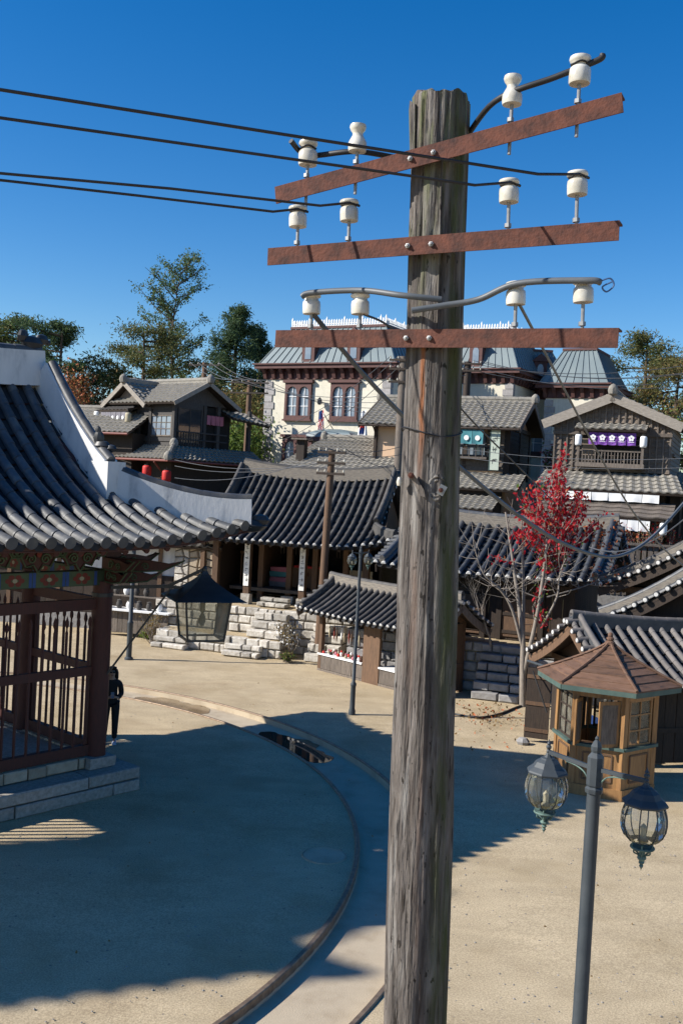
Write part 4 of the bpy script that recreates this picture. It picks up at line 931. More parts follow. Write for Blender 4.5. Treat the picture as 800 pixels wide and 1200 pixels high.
# ================================================================ WOODEN KIOSK
SR = 1.47; kc = at(714, 758, 20.7); KROT = R(-23)
kiosk = thing('kiosk', 'six-sided wooden ticket kiosk with pointed brown board roof and open shutters', 'kiosk', (kc.x, kc.y, 0), KROT)
RB = SR * .66
def hexp(rr, k, z): a = R(-120 + 60 * k); return Vector((rr * math.cos(a), rr * math.sin(a), z))
def hexring(name, r0, z0, z1, mat, r1=None, P=None):
    r1 = r1 or r0; mb = MB(); mb.add([hexp(r0, k, z0) for k in range(6)] + [hexp(r1, k, z1) for k in range(6)], [(k, (k + 1) % 6, 6 + (k + 1) % 6, 6 + k) for k in range(6)] + [tuple(range(6, 12)), tuple(reversed(range(6)))])
    return ob(name, mb, mat, P or kiosk)
hexring('plinth', RB * 1.09, 0, .22, m_kwood)
hexring('floor', RB * .97, .22, .26, m_kwood)
for k in range(6):
    a, b_ = hexp(RB, k, 0), hexp(RB, k + 1, 0); d = (b_ - a).normalized(); ln = (b_ - a).length; nrm = Vector((d.y, -d.x, 0)); up = Vector((0, 0, 1))
    ob('corner_post', MB().beam(a + up * .22, a + up * 2.2, .13, .1, nrm), m_kwood, kiosk)
    lo = ob('lower_panel', MB().beam(a + up * .62 + d * .05, b_ + up * .62 - d * .05, .05, .8), m_kwood, kiosk)
    # raised moulding
    mb = MB(); c0, c1 = a + d * .2 + nrm * .03, b_ - d * .2 + nrm * .03
    for (p, q_) in ((c0 + up * .34, c1 + up * .34), (c0 + up * .88, c1 + up * .88)): mb.beam(p, q_, .03, .035)
    for p in (c0, c1): mb.beam(p + up * .34, p + up * .88, .03, .035, nrm)
    ob('moulding', mb, m_bwood, lo)
    ob('sill', MB().beam(a + up * 1.03 - d * .04 + nrm * .03, b_ + up * 1.03 + d * .04 + nrm * .03, .15, .06), m_kgreen, kiosk)
    ob('head_rail', MB().beam(a + up * 2.1, b_ + up * 2.1, .08, .2), m_kwood, kiosk)
    if k == 0:   # open hatch
        for (p, ang, wd) in ((a + d * .12, 100, .36), (b_ - d * .1, -38, .46)):
            sg = 1 if p is not None and ang > 0 else -1
            dr = Matrix.Rotation(R(-ang if ang > 0 else -ang), 3, 'Z') @ (d * (1 if ang > 0 else -1))
            sh = ob('shutter', MB().beam(p + up * 1.52, p + dr * wd + up * 1.52, .035, .92), m_kwood, kiosk)
            n2 = Vector((dr.y, -dr.x, 0)); mb = MB()
            for s2 in (-1, 1): mb.beam(p + dr * .06 + n2 * .02 * s2 + up * 1.52, p + dr * (wd - .06) + n2 * .02 * s2 + up * 1.52, .006, .78)
            ob('shutter_panel', mb, m_gwood, sh)
        ob('counter_shelf', MB().beam(a + up * 1.0 + d * .1 + nrm * -.2, b_ + up * 1.0 - d * .1 + nrm * -.2, .4, .03), m_bwood, kiosk)
    else:
        wnd = MB(); x0, x1 = .14, ln - .14
        mb = MB()
        for t in (0, .5, 1): mb.beam(a + d * (x0 + (x1 - x0) * t) + up * 1.06, a + d * (x0 + (x1 - x0) * t) + up * 2.0, .045 if t != .5 else .03, .05, nrm)
        for z in (1.08, 1.38, 1.69, 1.98): mb.beam(a + d * x0 + up * z, a + d * x1 + up * z, .045, .045 if z in (1.08, 1.98) else .03)
        wf = ob('window', mb, m_dwood if k != 1 else m_kwood, kiosk)
        for i in range(2):
            for j in range(3):
                xa = x0 + (x1 - x0) * i / 2 + .02; xb = x0 + (x1 - x0) * (i + 1) / 2 - .02; za = 1.09 + .307 * j; zb = za + .27
                ob('pane', MB().quad(a + d * xa + up * za, a + d * xb + up * za, a + d * xb + up * zb, a + d * xa + up * zb), m_pglass, wf)
NB = 7; eave_z, apex_z = 2.27, 3.0
def krad(t): return SR * ((1 - t) ** 1.25 * .97 + .03)
for k in range(6):
    for i in range(NB):   # overlapping roof boards
        t0, t1 = i / NB, (i + 1) / NB; z0, z1 = eave_z + (apex_z - eave_z) * t0, eave_z + (apex_z - eave_z) * t1
        a, b_ = hexp(krad(t0), k, z0 + .02), hexp(krad(t0), k + 1, z0 + .02); c, d2 = hexp(krad(t1), k + 1, z1), hexp(krad(t1), k, z1)
        mb = MB(); dn = Vector((0, 0, -.03)); mb.add([a, b_, c, d2, a + dn, b_ + dn, c + dn, d2 + dn], [(0, 1, 2, 3), (4, 7, 6, 5), (0, 4, 5, 1), (1, 5, 6, 2), (2, 6, 7, 3), (3, 7, 4, 0)])
        ob('roof_board', mb, m_kroof, kiosk)
    ob('hip_strip', MB().tube([hexp(krad(i / 10) + .005, k, eave_z + (apex_z - eave_z) * i / 10 + .03) for i in range(11)], .032, 6), m_kroof, kiosk)
    ob('fascia', MB().beam(hexp(SR * .985, k, eave_z - .055), hexp(SR * .985, k + 1, eave_z - .055), .035, .11), m_kgreen, kiosk)
hexring('soffit', SR * .97, eave_z - .1, eave_z - .06, m_kwood)
ob('finial', MB().lathe([(.1, apex_z - .02), (.1, apex_z + .04), (.06, apex_z + .06), (.08, apex_z + .09), (.08, apex_z + .12), (.05, apex_z + .14), (.055, apex_z + .18), (.04, apex_z + .22), (.001, apex_z + .24)], 10), m_kroof, kiosk, smooth=True, ang=30)
stl = thing('stool', 'small metal stool standing inside the kiosk', 'stool', kiosk.matrix_basis @ Vector((.05, .1, .26)), KROT)
ob('seat', MB().lathe([(.16, .9), (.16, .94)], 12), m_galv, stl)
for k in range(3): ob('leg', MB().tube([(.13 * math.cos(k * 2.1), .13 * math.sin(k * 2.1), .9), (.2 * math.cos(k * 2.1), .2 * math.sin(k * 2.1), 0)], .012, 6), m_galv, stl)

# ================================================================ small building helpers (local frame: x along front, y into the building, z up)
def planks(P, x0, x1, y, z0, z1, w_, mat, th=.04, name='plank', axis='x'):
    n_ = max(1, int(round((x1 - x0) / w_))); st = (x1 - x0) / n_
    for i in range(n_):
        a, b_ = x0 + i * st + .006, x0 + (i + 1) * st - .006; t = th + rng.uniform(-.008, .008)
        mb = MB().b2(a, b_, y - t, y, z0, z1) if axis == 'x' else MB().b2(y - t, y, a, b_, z0, z1)
        ob(name, mb, mat, P)
def frame_win(P, x0, x1, z0, z1, y, nx, nz, mf, mg, fw=.07, bar=.03, name='window', axis='x', sgn=-1):
    """window with mullions; glass panes recessed"""
    mb = MB(); T_ = .08
    def bx(a0, a1, c0, c1, d0, d1):
        (mb.b2(a0, a1, min(y + sgn * d0, y + sgn * d1), max(y + sgn * d0, y + sgn * d1), c0, c1) if axis == 'x' else mb.b2(min(y + sgn * d0, y + sgn * d1), max(y + sgn * d0, y + sgn * d1), a0, a1, c0, c1))
    bx(x0 - fw, x0, z0 - fw, z1 + fw, -.05, .05); bx(x1, x1 + fw, z0 - fw, z1 + fw, -.05, .05); bx(x0, x1, z1, z1 + fw, -.05, .05); bx(x0, x1, z0 - fw, z0, -.05, .06)
    for i in range(1, nx): q = x0 + (x1 - x0) * i / nx; bx(q - bar / 2, q + bar / 2, z0, z1, -.02, .035)
    for i in range(1, nz): q = z0 + (z1 - z0) * i / nz; bx(x0, x1, q - bar / 2, q + bar / 2, -.022, .033)
    o = ob(name, mb, mf, P)
    g_ = MB(); bx2 = g_.b2(x0 + .002, x1 - .002, y - sgn * .0 - .01, y + .01, z0 + .002, z1 - .002) if axis == 'x' else g_.b2(y - .01, y + .01, x0 + .002, x1 - .002, z0 + .002, z1 - .002)
    ob('pane', g_, mg, o); return o
def glyph_column(mb, c, ux, w_, h_, n_, out, seed=0):
    """brushed characters down a board"""
    rg = random.Random(seed)
    for i in range(n_):
        z = c.z + h_ * (.5 - (i + .5) / n_); s = h_ / n_ * .36
        for k in range(5):
            hz = rg.random() < .55; cx = rg.uniform(-.3, .3) * w_; cz = z + rg.uniform(-.7, .7) * s; ln = rg.uniform(.35, .8) * (w_ * .5 if hz else s)
            p = Vector((c.x, c.y, 0)) + ux * cx + out
            a = p - (ux * ln if hz else Vector()) + Vector((0, 0, cz - (0 if hz else ln))); b_ = p + (ux * ln if hz else Vector()) + Vector((0, 0, cz + (rg.uniform(-.1, .2) * s if hz else ln)))
            mb.beam(a, b_, .004, s * .13, (0, 0, 1)) if hz else mb.beam(a, b_, w_ * .055, .004, out.normalized())

# ================================================================ KOREAN HOUSE with plaques on the columns
KR = R(-18); kd = Vector((math.cos(KR), math.sin(KR), 0)); ky = Vector((-math.sin(KR), math.cos(KR), 0))
K0 = Vector((-4.49, 36.57, 0))
kh = thing('tiled_house', 'long Korean house with dark tiled hip roof and white lettered boards on its posts', 'house', K0, KR)
KL, KD = 5.9, 4.6
giwa(kh, KL, KD, 1.2, 3.88, 2.3, al=.55, g=-.1, up=.42, sp=.285, r=.078, tl=.4, mt=m_tile2, rh=.34, rw=.3, mr=m_rtile, hipmat=m_tile2, hiph=.26, parts='fr', sag=.22, rafters='fr', raftm=m_dwood, gablem=m_bwood, upw=2.4)
for x in (0.0, 1.27, 3.41, 5.75):
    ob('post', MB().b2(x - .11, x + .11, -.11, .11, 1.85, 3.95), m_bwood, kh)
    ob('post_base', MB().box((x, 0, 1.67), (.32, .32, .36), None, .02), m_granite_w, kh)
for (x, y) in ((1.27, 1.3), (2.4, 1.3), (3.41, 1.3), (4.6, 1.3), (5.75, 2.2), (5.75, 4.4)): ob('post', MB().b2(x - .1, x + .1, y - .1, y + .1, 1.5, 3.95), m_bwood, kh)
for (x, y) in ((2.4, 1.0),): ob('post_base', MB().box((x, y + .3, 1.62), (.5, .4, .24), None, .02), m_granite_w, kh)
ob('eave_beam', MB().b2(-.3, KL + .2, -.09, .09, 3.78, 4.0), m_dwood, kh)
ob('wooden_floor', MB().b2(.1, KL - .05, 1.05, 3.6, 1.86, 1.98), m_gwood, kh)
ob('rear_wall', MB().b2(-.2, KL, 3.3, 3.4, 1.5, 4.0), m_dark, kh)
ob('side_wall', MB().b2(-.12, -.04, .3, 3.4, 1.5, 3.95), m_dwood, kh)
ob('inner_partition', MB().b2(1.2, 1.27, 1.6, 3.3, 1.98, 3.95), m_bwood, kh)
ob('side_wall', MB().b2(KL - .1, KL, 1.5, 4.5, 1.5, 3.9), m_dwood, kh)
for x in (1.27, 3.41):   # lettered boards
    bd = ob('lettered_board', MB().b2(x - .1, x + .1, -.145, -.113, 2.15, 3.75), m_paper, kh, label='white board with a column of black brush lettering')
    mb = MB(); glyph_column(mb, Vector((x, -.147, 2.95)), Vector((1, 0, 0)), .15, 1.4, 7, Vector((0, -.003, 0)), int(x * 10)); ob('lettering', mb, m_ink, bd)
for i in range(10): ob('lattice_slat', MB().b2(2.0 + i * .12, 2.03 + i * .12, 1.3, 1.33, 3.3, 3.85), m_dwood, kh)
for i in range(9): ob('lattice_slat', MB().b2(4.2 + i * .12, 4.23 + i * .12, 1.3, 1.33, 3.3, 3.85), m_dwood, kh)
# rubble side wall on the left of the house
ob('rubble_backing', MB().b2(-1.75, -.12, .12, .3, 1.4, 3.9), m_mortar, kh)
def rubble(P, x0, x1, y, z0, z1, s, mat, n_it, name='rubble_stone'):
    rg = random.Random(3); nx = int((x1 - x0) / s); nz = int((z1 - z0) / s)
    J = {}
    for i in range(nx + 1):
        for k in range(nz + 1): J[i, k] = (x0 + (x1 - x0) * i / nx + (rg.uniform(-.3, .3) * s if 0 < i < nx else 0) + (s * .25 if k % 2 and 0 < i < nx else 0), z0 + (z1 - z0) * k / nz + (rg.uniform(-.28, .28) * s if 0 < k < nz else 0))
    for i in range(nx):
        for k in range(nz):
            q = [J[i, k], J[i + 1, k], J[i + 1, k + 1], J[i, k + 1]]; cx = sum(a for a, _ in q) / 4; cz = sum(b_ for _, b_ in q) / 4; o_ = rg.uniform(.02, .05)
            mb = MB(); f = [Vector((cx + (a - cx) * .72, y - o_ - .03, cz + (b_ - cz) * .72)) for a, b_ in q]; m_ = [Vector((cx + (a - cx) * .9, y - o_ * .4, cz + (b_ - cz) * .9)) for a, b_ in q]; bk = [Vector((p.x, y + .04, p.z)) for p in m_]
            mb.add(f + m_ + bk, [(0, 1, 2, 3)] + [(i2, 4 + i2, 4 + (i2 + 1) % 4, (i2 + 1) % 4) for i2 in range(4)] + [(4 + i2, 8 + i2, 8 + (i2 + 1) % 4, 4 + (i2 + 1) % 4) for i2 in range(4)])
            ob(name, mb, mat, P)
rubble(kh, -1.15, -.15, .12, 1.45, 3.85, .27, m_rubble, 0)
rubble(kh, -1.75, -1.15, .12, 1.45, 3.85, .3, m_granite_w, 0)
ob('post', MB().b2(-.62, -.46, -.06, .1, 1.5, 3.9), m_bwood, kh)
# things kept on the floor of the house
def hl(x, y, z): return K0 + kd * x + ky * y + Vector((0, 0, z))
c = thing('wooden_chest', 'brown chest with a red and pink cloth on top, inside the tiled house', 'chest', hl(2.95, 2.0, 1.985), KR)
ob('body', MB().b2(-.6, .6, -.25, .25, .06, .8), m_bwood, c); ob('cloth', MB().b2(-.55, .55, -.27, .24, .803, .88), m_redl, c); ob('lock_plate', MB().b2(-.06, .06, -.262, -.251, .5, .65), m_rust, c)
for sx in (-.5, .5): ob('leg', MB().b2(sx - .04, sx + .04, -.2, .2, 0, .06), m_dwood, c)
c = thing('bedding_pile', 'pile of folded coloured bedding near the lettered post', 'bedding', hl(1.75, 2.1, 1.985), KR)
for i, mm in enumerate((m_greyc, m_pinkc, m_tealc, m_pinkc)): ob('folded_quilt', MB().box((rng.uniform(-.02, .02), 0, .1 + .19 * i), (.7, .5, .18), None, .02), mm, c)
c = thing('folding_screen', 'pale folding screen with dark stains, at the right end of the tiled house', 'screen', hl(5.0, 1.7, 1.985), KR)
for i in range(4): ob('panel', MB().beam((-.5 + .25 * i, .04 * (i % 2), .45), (-.25 + .25 * i, .04 * ((i + 1) % 2), .45), .03, .85), m_cream, c)
c = thing('red_bench', 'red draped bench inside the tiled house beside the street lamp', 'bench', hl(4.55, 1.65, 1.985), KR)
ob('seat', MB().b2(-.35, .35, -.2, .2, .35, .45), m_redl, c)
for sx in (-.3, .3): ob('leg', MB().b2(sx - .03, sx + .03, -.15, .15, 0, .35), m_dwood, c)
c = thing('spinning_frame', 'pale wooden frame with a white roll standing at the left end of the house', 'frame', hl(.55, 1.5, 1.985), KR)
ob('upright', MB().b2(-.22, -.17, -.03, .03, 0, 1.3), m_bwood, c); ob('upright', MB().b2(.12, .17, -.03, .03, 0, 1.3), m_bwood, c); ob('roll', MB().lathe([(.09, .35), (.11, .5), (.11, 1.0), (.09, 1.15)], 10), m_paper, c, smooth=True); ob('crossbar', MB().b2(-.25, .2, -.03, .03, 1.2, 1.28), m_bwood, c)

# stone terraces and steps in front of the house
ter = thing('stone_terrace', 'pale granite block terrace with steps in front of the lettered posts', 'terrace', K0, KR)
def tier(P, x0, x1, y0, y1, z0, z1, mat, top, ch=.29, wa=.3, wb=.55, sides='flr', nm='terrace_fill', topm=None):
    ob(nm, MB().b2(x0 + .12, x1 - .12, y0 + .12, y1, z0 - .05, z1 - .02), topm or m_sand, P)
    stone_course_wall(P, 'stone_block', x0, x1, y0, z0, z1, .3, ch, wa, wb, mat, jit=.02, bev=.035)
    if 'r' in sides: stone_course_wall(P, 'stone_block', y0 + .31, y1, x1, z0, z1, .3, ch, wa, wb, mat, ax='y', sgn=1, jit=.02, bev=.035)
    if 'l' in sides: stone_course_wall(P, 'stone_block', y0 + .31, y1, x0, z0, z1, .3, ch, wa, wb, mat, ax='y', sgn=-1, jit=.02, bev=.035)
def steps(P, x0, x1, yfront, z0, rises, run, mat, rise=.2, wa=.4, wb=.7):
    for i in range(rises):
        stone_course_wall(P, 'step_stone', x0, x1, yfront + run * i, z0 + rise * i, z0 + rise * (i + 1), run * (rises - i) - .01, rise, wa, wb, mat, jit=.02, bev=.03)
tier(ter, -1.9, KL + .6, -1.0, KD + .8, 0, 1.5, m_granite_w, 1.5)
tier(ter, -1.2, 3.55, -2.15, -1.01, 0, .6, m_granite_w, .6)
steps(ter, -1.15, .15, -2.6, 0, 2, .22, m_granite_w, .2)
steps(ter, 1.55, 2.9, -2.62, 0, 2, .23, m_granite_w, .2)
steps(ter, 2.15, 3.4, -1.92, .6, 3, .3, m_granite_w, .27)
steps(ter, 1.9, 3.0, -.55, 1.5, 2, .3, m_granite_w, .16)
steps(ter, 4.35, 5.5, -2.1, 0, 4, .27, m_granite_w, .3)

# ================================================================ OPEN MARKET STALL
SR0 = R(-46.9); S0 = Vector((-.49, 31.94, 0)); sd_x = Vector((math.cos(SR0), math.sin(SR0), 0)); sd_y = Vector((-math.sin(SR0), math.cos(SR0), 0))
st = thing('market_stall', 'low open market stall with dark tiled gable roof and white counter', 'stall', S0, SR0)
SL_, SD_ = 4.6, 1.7
giwa(st, SL_, SD_, .55, 1.93, .82, al=.8, g=-.55, up=.08, sp=.26, r=.072, tl=.4, mt=m_tile2, rh=.2, rw=.2, hiph=.2, parts='f', sag=.06, rafters='f', gablem=m_bwood, rakem=m_gwood)
for x in (.06, SL_ - .06): 
    for y in (.06, SD_ - .06): ob('post', MB().b2(x - .07, x + .07, y - .07, y + .07, 0, 2.1), m_bwood, st)
ob('board_post', MB().b2(2.05, 2.75, -.03, .06, 0, 1.95), m_bwood, st); ob('back_post', MB().b2(2.3, 2.45, SD_ - .1, SD_, 0, 2.1), m_bwood, st)
ob('eave_beam', MB().b2(0, SL_, -.04, .08, 1.78, 1.93), m_bwood, st)
planks(st, .14, 2.04, .04, .08, .5, .48, m_gwood, .05, 'counter_board'); planks(st, 2.76, SL_ - .14, .04, .08, .5, .48, m_gwood, .05, 'counter_board')
ob('counter_top', MB().b2(.0, 2.04, -.06, .6, .52, .57), m_white, st); ob('counter_top', MB().b2(2.76, SL_ - .1, -.06, .6, .52, .57), m_white, st)
planks(st, .1, SD_ - .1, SL_, .05, 2.05, .3, m_bwood, .05, 'wall_plank', axis='y')
ob('lower_rail', MB().b2(SL_ - .005, SL_ + .03, .1, SD_ - .1, .75, .85), m_bwood, st)
planks(st, 2.5, SL_ - .1, SD_, 0, 2.0, .35, m_bwood, .05, 'wall_plank')
ob('sill_beam', MB().b2(0, SL_, -.02, .1, 0, .07), m_gwood, st)
for i in range(9):
    t = thing('hanging_ornament', 'string of small ornaments hanging under the eave of the market stall', 'ornament', S0 + sd_x * (.35 + .17 * i) + sd_y * (.12 + .05 * (i % 2)) + Vector((0, 0, 1.2)), SR0, 'ornaments hanging in the stall')
    ob('string', MB().tube([(0, 0, .25), (0, 0, .6)], .006, 5), m_ink, t); ob('bead', MB().lathe([(.01, -.1 - .04 * (i % 3)), (.035, 0), (.03, .12), (.008, .27)], 6), (m_cream, m_pink, m_bwood, m_white)[i % 4], t)
gm = [m_redl, m_cream, m_bwood, m_dwood, m_pinkc, m_white, m_redl, m_rust]; gname = ['red', 'cream', 'brown', 'dark brown', 'pink', 'white', 'bright red', 'rust-brown']
for i in range(16):
    k = i % 8; p = S0 + sd_x * (.18 + .115 * i) + sd_y * (.06 + .12 * (i % 3)) + Vector((0, 0, .572)); s = .75 + .35 * rng.random()
    t = thing('souvenir', 'small %s souvenir set out on the white stall counter' % gname[k], 'souvenir', p, rng.uniform(0, 3), 'souvenirs on the stall counter')
    ob('body', MB().lathe([(.05 * s, 0), (.065 * s, .03), (.05 * s, .08 * s), (.03 * s, .1 * s)], 7), gm[k], t, smooth=True); ob('top', MB().lathe([(.03 * s, .1 * s), (.042 * s, .13 * s), (.02 * s, .17 * s), (.001, .18 * s)], 7), gm[(k + 3) % 8], t, smooth=True)
t = thing('folded_cloth', 'pale pink cloth hanging beside the wide board post of the stall', 'cloth', S0 + sd_x * 1.72 + sd_y * .5 + Vector((0, 0, .57)), SR0)
ob('cloth_sheet', MB().box((0, 0, .35), (.34, .04, .66), None, .015), m_pinkc, t); ob('hanger', MB().box((0, 0, .7), (.4, .03, .03)), m_bwood, t)

# ================================================================ DARK TIMBER HOUSE behind the red tree
HR = R(-22); H0 = Vector((2.32, 31.92, 0)); hd_x = Vector((math.cos(HR), math.sin(HR), 0)); hd_y = Vector((-math.sin(HR), math.cos(HR), 0))
rh_ = thing('timber_house', 'dark plank-walled house with steep grey tiled roof, behind the red-leaved tree', 'house', H0, HR)
giwa(rh_, 5.2, 5.34, .9, 3.5, 1.42, al=.7, g=-.9, up=.12, sp=.3, r=.085, tl=.4, mt=m_tile, rh=.3, rw=.26, hiph=.3, parts='f', sag=.14, rafters='f', gablem=m_dwood, rakem=m_dwood)
planks(rh_, 0, 5.2, .05, 1.5, 3.75, .32, m_dwood, .05, 'wall_plank')
planks(rh_, 0.1, 5.3, 5.2, 1.5, 3.75, .4, m_dwood, .05, 'wall_plank', axis='y')
for x in (1.25, 3.05):
    for k in range(2):
        d_ = ob('door', MB().b2(x + .56 * k, x + .54 + .56 * k, -.05, -.008, 1.6, 3.0), m_bwood, rh_)
        for zz_ in (1.75, 2.3, 2.85): ob('door_rail', MB().b2(x + .56 * k + .02, x + .52 + .56 * k, -.075, -.052, zz_ - .05, zz_ + .05), m_dwood, d_)
for x in (0.05, 1.15, 2.45, 2.95, 4.25, 5.15): ob('post', MB().b2(x - .08, x + .08, -.1, -.015, 1.5, 3.8), m_dwood, rh_)
ob('wall_beam', MB().b2(-.1, 5.3, -.11, -.02, 3.15, 3.3), m_dwood, rh_)
rt = thing('stone_terrace', 'grey stone terrace with a flight of steps below the dark timber house', 'terrace', H0, HR)
tier(rt, -1.6, 12.5, -1.2, 6.5, 0, 1.5, m_stair, 1.5, ch=.3, wa=.35, wb=.7, sides='l')
steps(rt, 2.75, 4.15, -2.25, 0, 6, .19, m_stair, .25, .35, .75)

# ================================================================ TILED SHED behind the kiosk
FR = R(15); F0 = Vector((6.48, 22.3, 0)); fd_x = Vector((math.cos(FR), math.sin(FR), 0)); fd_y = Vector((-math.sin(FR), math.cos(FR), 0))
sh = thing('tiled_shed', 'dark plank shed with brownish tiled gable roof and white tile ends, behind the wooden kiosk', 'shed', F0, FR)
giwa(sh, 5.0, 3.16, .5, 1.9, 1.02, al=.8, g=-.5, up=.05, sp=.3, r=.075, tl=.32, mt=m_rowt if 'm_rowt' in globals() else m_tile2, rh=.18, rw=.22, hiph=.25, parts='f', sag=.1, rafters='', gablem=m_bwood, rakem=m_bwood, mr=m_tile)
planks(sh, 0, 5.0, .05, .05, 1.95, .3, m_dwood, .05, 'wall_plank')
planks(sh, 1.9, 3.16, .0, .05, 1.95, .3, m_dwood, .05, 'wall_plank', axis='y'); planks(sh, 0, 1.9, .0, .05, .8, .3, m_dwood, .05, 'wall_plank', axis='y')
ob('wall_rail', MB().b2(0, 5, -.03, -.0005 - .002, .75, .86), m_dwood, sh); ob('corner_post', MB().b2(-.1, .06, -.08, .08, 0, 2.0), m_bwood, sh); ob('corner_post', MB().b2(-.1, .06, 1.84, 1.99, 0, 2.0), m_bwood, sh)
ob('hatch_shelf', MB().b2(-.5, .03, .25, 1.8, .82, .87), m_blue, sh)
ob('gable_tie', MB().b2(-.12, -.02, 0, 3.16, 1.9, 2.03), m_bwood, sh)
# open door leaf
pa, pb_ = gnd(613, 868), gnd(641, 872); lo = lambda p: Vector(((p - F0).dot(fd_x), (p - F0).dot(fd_y), 0))
a, b_ = lo(pa), lo(pb_); dl = ob('open_door', MB().beam(a + Vector((0, 0, .95)), b_ + Vector((0, 0, .95)), .05, 1.7), m_dwood, sh)
for z in (.3, .95, 1.6): ob('door_rail', MB().beam(a + Vector((0, 0, z)), b_ + Vector((0, 0, z)), .09, .09), m_bwood, dl)
ob('hatch_prop', MB().tube([lo(at(624, 788, 24.0)) + Vector((0, 0, 1.75)), lo(at(640, 838, 23.6)) + Vector((0, 0, .85))], .018, 6), m_ink, sh)
ob('gutter', MB().tube([Vector((-.55, 3.6, 1.72)), Vector((-.6, 2.4, 1.78)), Vector((-.55, 1.2, 1.74))], .035, 8), m_steel, sh, smooth=True)
st_ = thing('loose_stone', 'dark stone wedged under the open plank door of the shed', 'stone', gnd(612, 872))
ob('rock', MB().lathe([(.14, 0), (.17, .07), (.1, .15), (.001, .17)], 7), m_stair, st_)

# two more gable roofs to the right of the timber house
def side_roof(c, rot, D_, o_, H_, L_, zwall, lab, mt):
    d = Vector((math.cos(rot), math.sin(rot), 0)); y = Vector((-math.sin(rot), math.cos(rot), 0)); z = c.z; base_ = Vector((c.x, c.y, 0)) + d * o_ - y * (D_ + o_)
    P = thing('tiled_house', lab, 'house', base_, rot)
    giwa(P, L_, D_, o_, z, H_, al=.75, g=-o_, up=.1, sp=.3, r=.08, tl=.4, mt=mt, rh=.25, rw=.25, hiph=.42, parts='', sag=.1, rafters='b', gablem=m_dwood, rakem=m_dwood)
    planks(P, 0, D_, .0, zwall, z + .1, .35, m_dwood, .05, 'wall_plank', axis='y'); planks(P, 0, L_, D_, zwall, z + .1, .4, m_dwood, .05, 'wall_plank')
    ob('tie_beam', MB().b2(-.1, -.03, 0, D_, z - .05, z + .12), m_bwood, P)
side_roof(at(701, 730, 26.2), R(58), 4.4, .6, 1.75, 5, 0, 'tiled roof with white verge tiles just above the shed, rising out to the right', m_tile)
side_roof(at(700, 690, 28.4), R(52), 4.8, .6, 1.55, 5, 1.5, 'tiled house with white verge tiles beside the fence under the purple banner house', m_tile2)

# ================================================================ WAVY-TILED ROOF SLOPE
def jslope(P, A, B, C, D, mat=None, period=.3, step=.32, amp=.045, name='roof_tiles', thick=.1, edge=m_dwood):
    """A-B eave (left to right), D-C ridge (left to right)"""
    A, B, C, D = [Vector(q) for q in (A, B, C, D)]; mat = mat or m_slate
    lu = max((B - A).length, (C - D).length); lv = max((D - A).length, (C - B).length)
    nu = max(2, int(round(lu / period))); nv = max(1, int(round(lv / step))); N = ((B - A).cross(D - A)).normalized()
    if N.z < 0: N = -N
    sh = [(0, 0), (.18, .75), (.34, 1), (.52, .45), (.75, -.2)]
    us = [((i + f) / nu, h) for i in range(nu) for f, h in sh] + [(1, 0)]
    mb = MB()
    for j in range(nv):
        vs = []
        for (v, lift) in ((j / nv, .05), ((j + 1) / nv, .0)):
            for (u, h) in us: vs.append(A.lerp(B, u).lerp(D.lerp(C, u), v) + N * (amp * h + lift))
        k = len(us); low = [vs[i] - N * .055 for i in range(k)]
        mb.add(vs + low, [(i, i + 1, k + i + 1, k + i) for i in range(k - 1)] + [(2 * k + i, 2 * k + i + 1, i + 1, i) for i in range(k - 1)])
    o = ob(name, mb, mat, P, kind='stuff')
    up = N * thick; ob('roof_board', MB().add([A - N * .01, B - N * .01, C - N * .01, D - N * .01, A - up, B - up, C - up, D - up], [(0, 1, 2, 3), (4, 7, 6, 5), (0, 4, 5, 1), (1, 5, 6, 2), (2, 6, 7, 3), (3, 7, 4, 0)]), edge, P)
    return o
def jridge(P, a, b_, mat=None, r_=.13):
    a, b_ = Vector(a), Vector(b_); n_ = max(2, int((b_ - a).length / .35)); mb = MB()
    for i in range(n_): mb.tube([a.lerp(b_, i / n_), a.lerp(b_, (i + .97) / n_)], [r_, r_ * .9], 8)
    mb.beam(a - Vector((0, 0, .1)), b_ - Vector((0, 0, .1)), .2, .2)
    ob('ridge_tiles', mb, mat or m_slate, P, smooth=True)
    for p, s in ((a, -1), (b_, 1)):
        d = (b_ - a).normalized() * s; mb = MB(); mb.lathe([(.001, -.22), (.17, -.15), (.21, 0), (.17, .15), (.08, .24), (.001, .27)], 8, p + d * .05); ob('ridge_end_tile', mb, mat or m_slate, P, smooth=True)
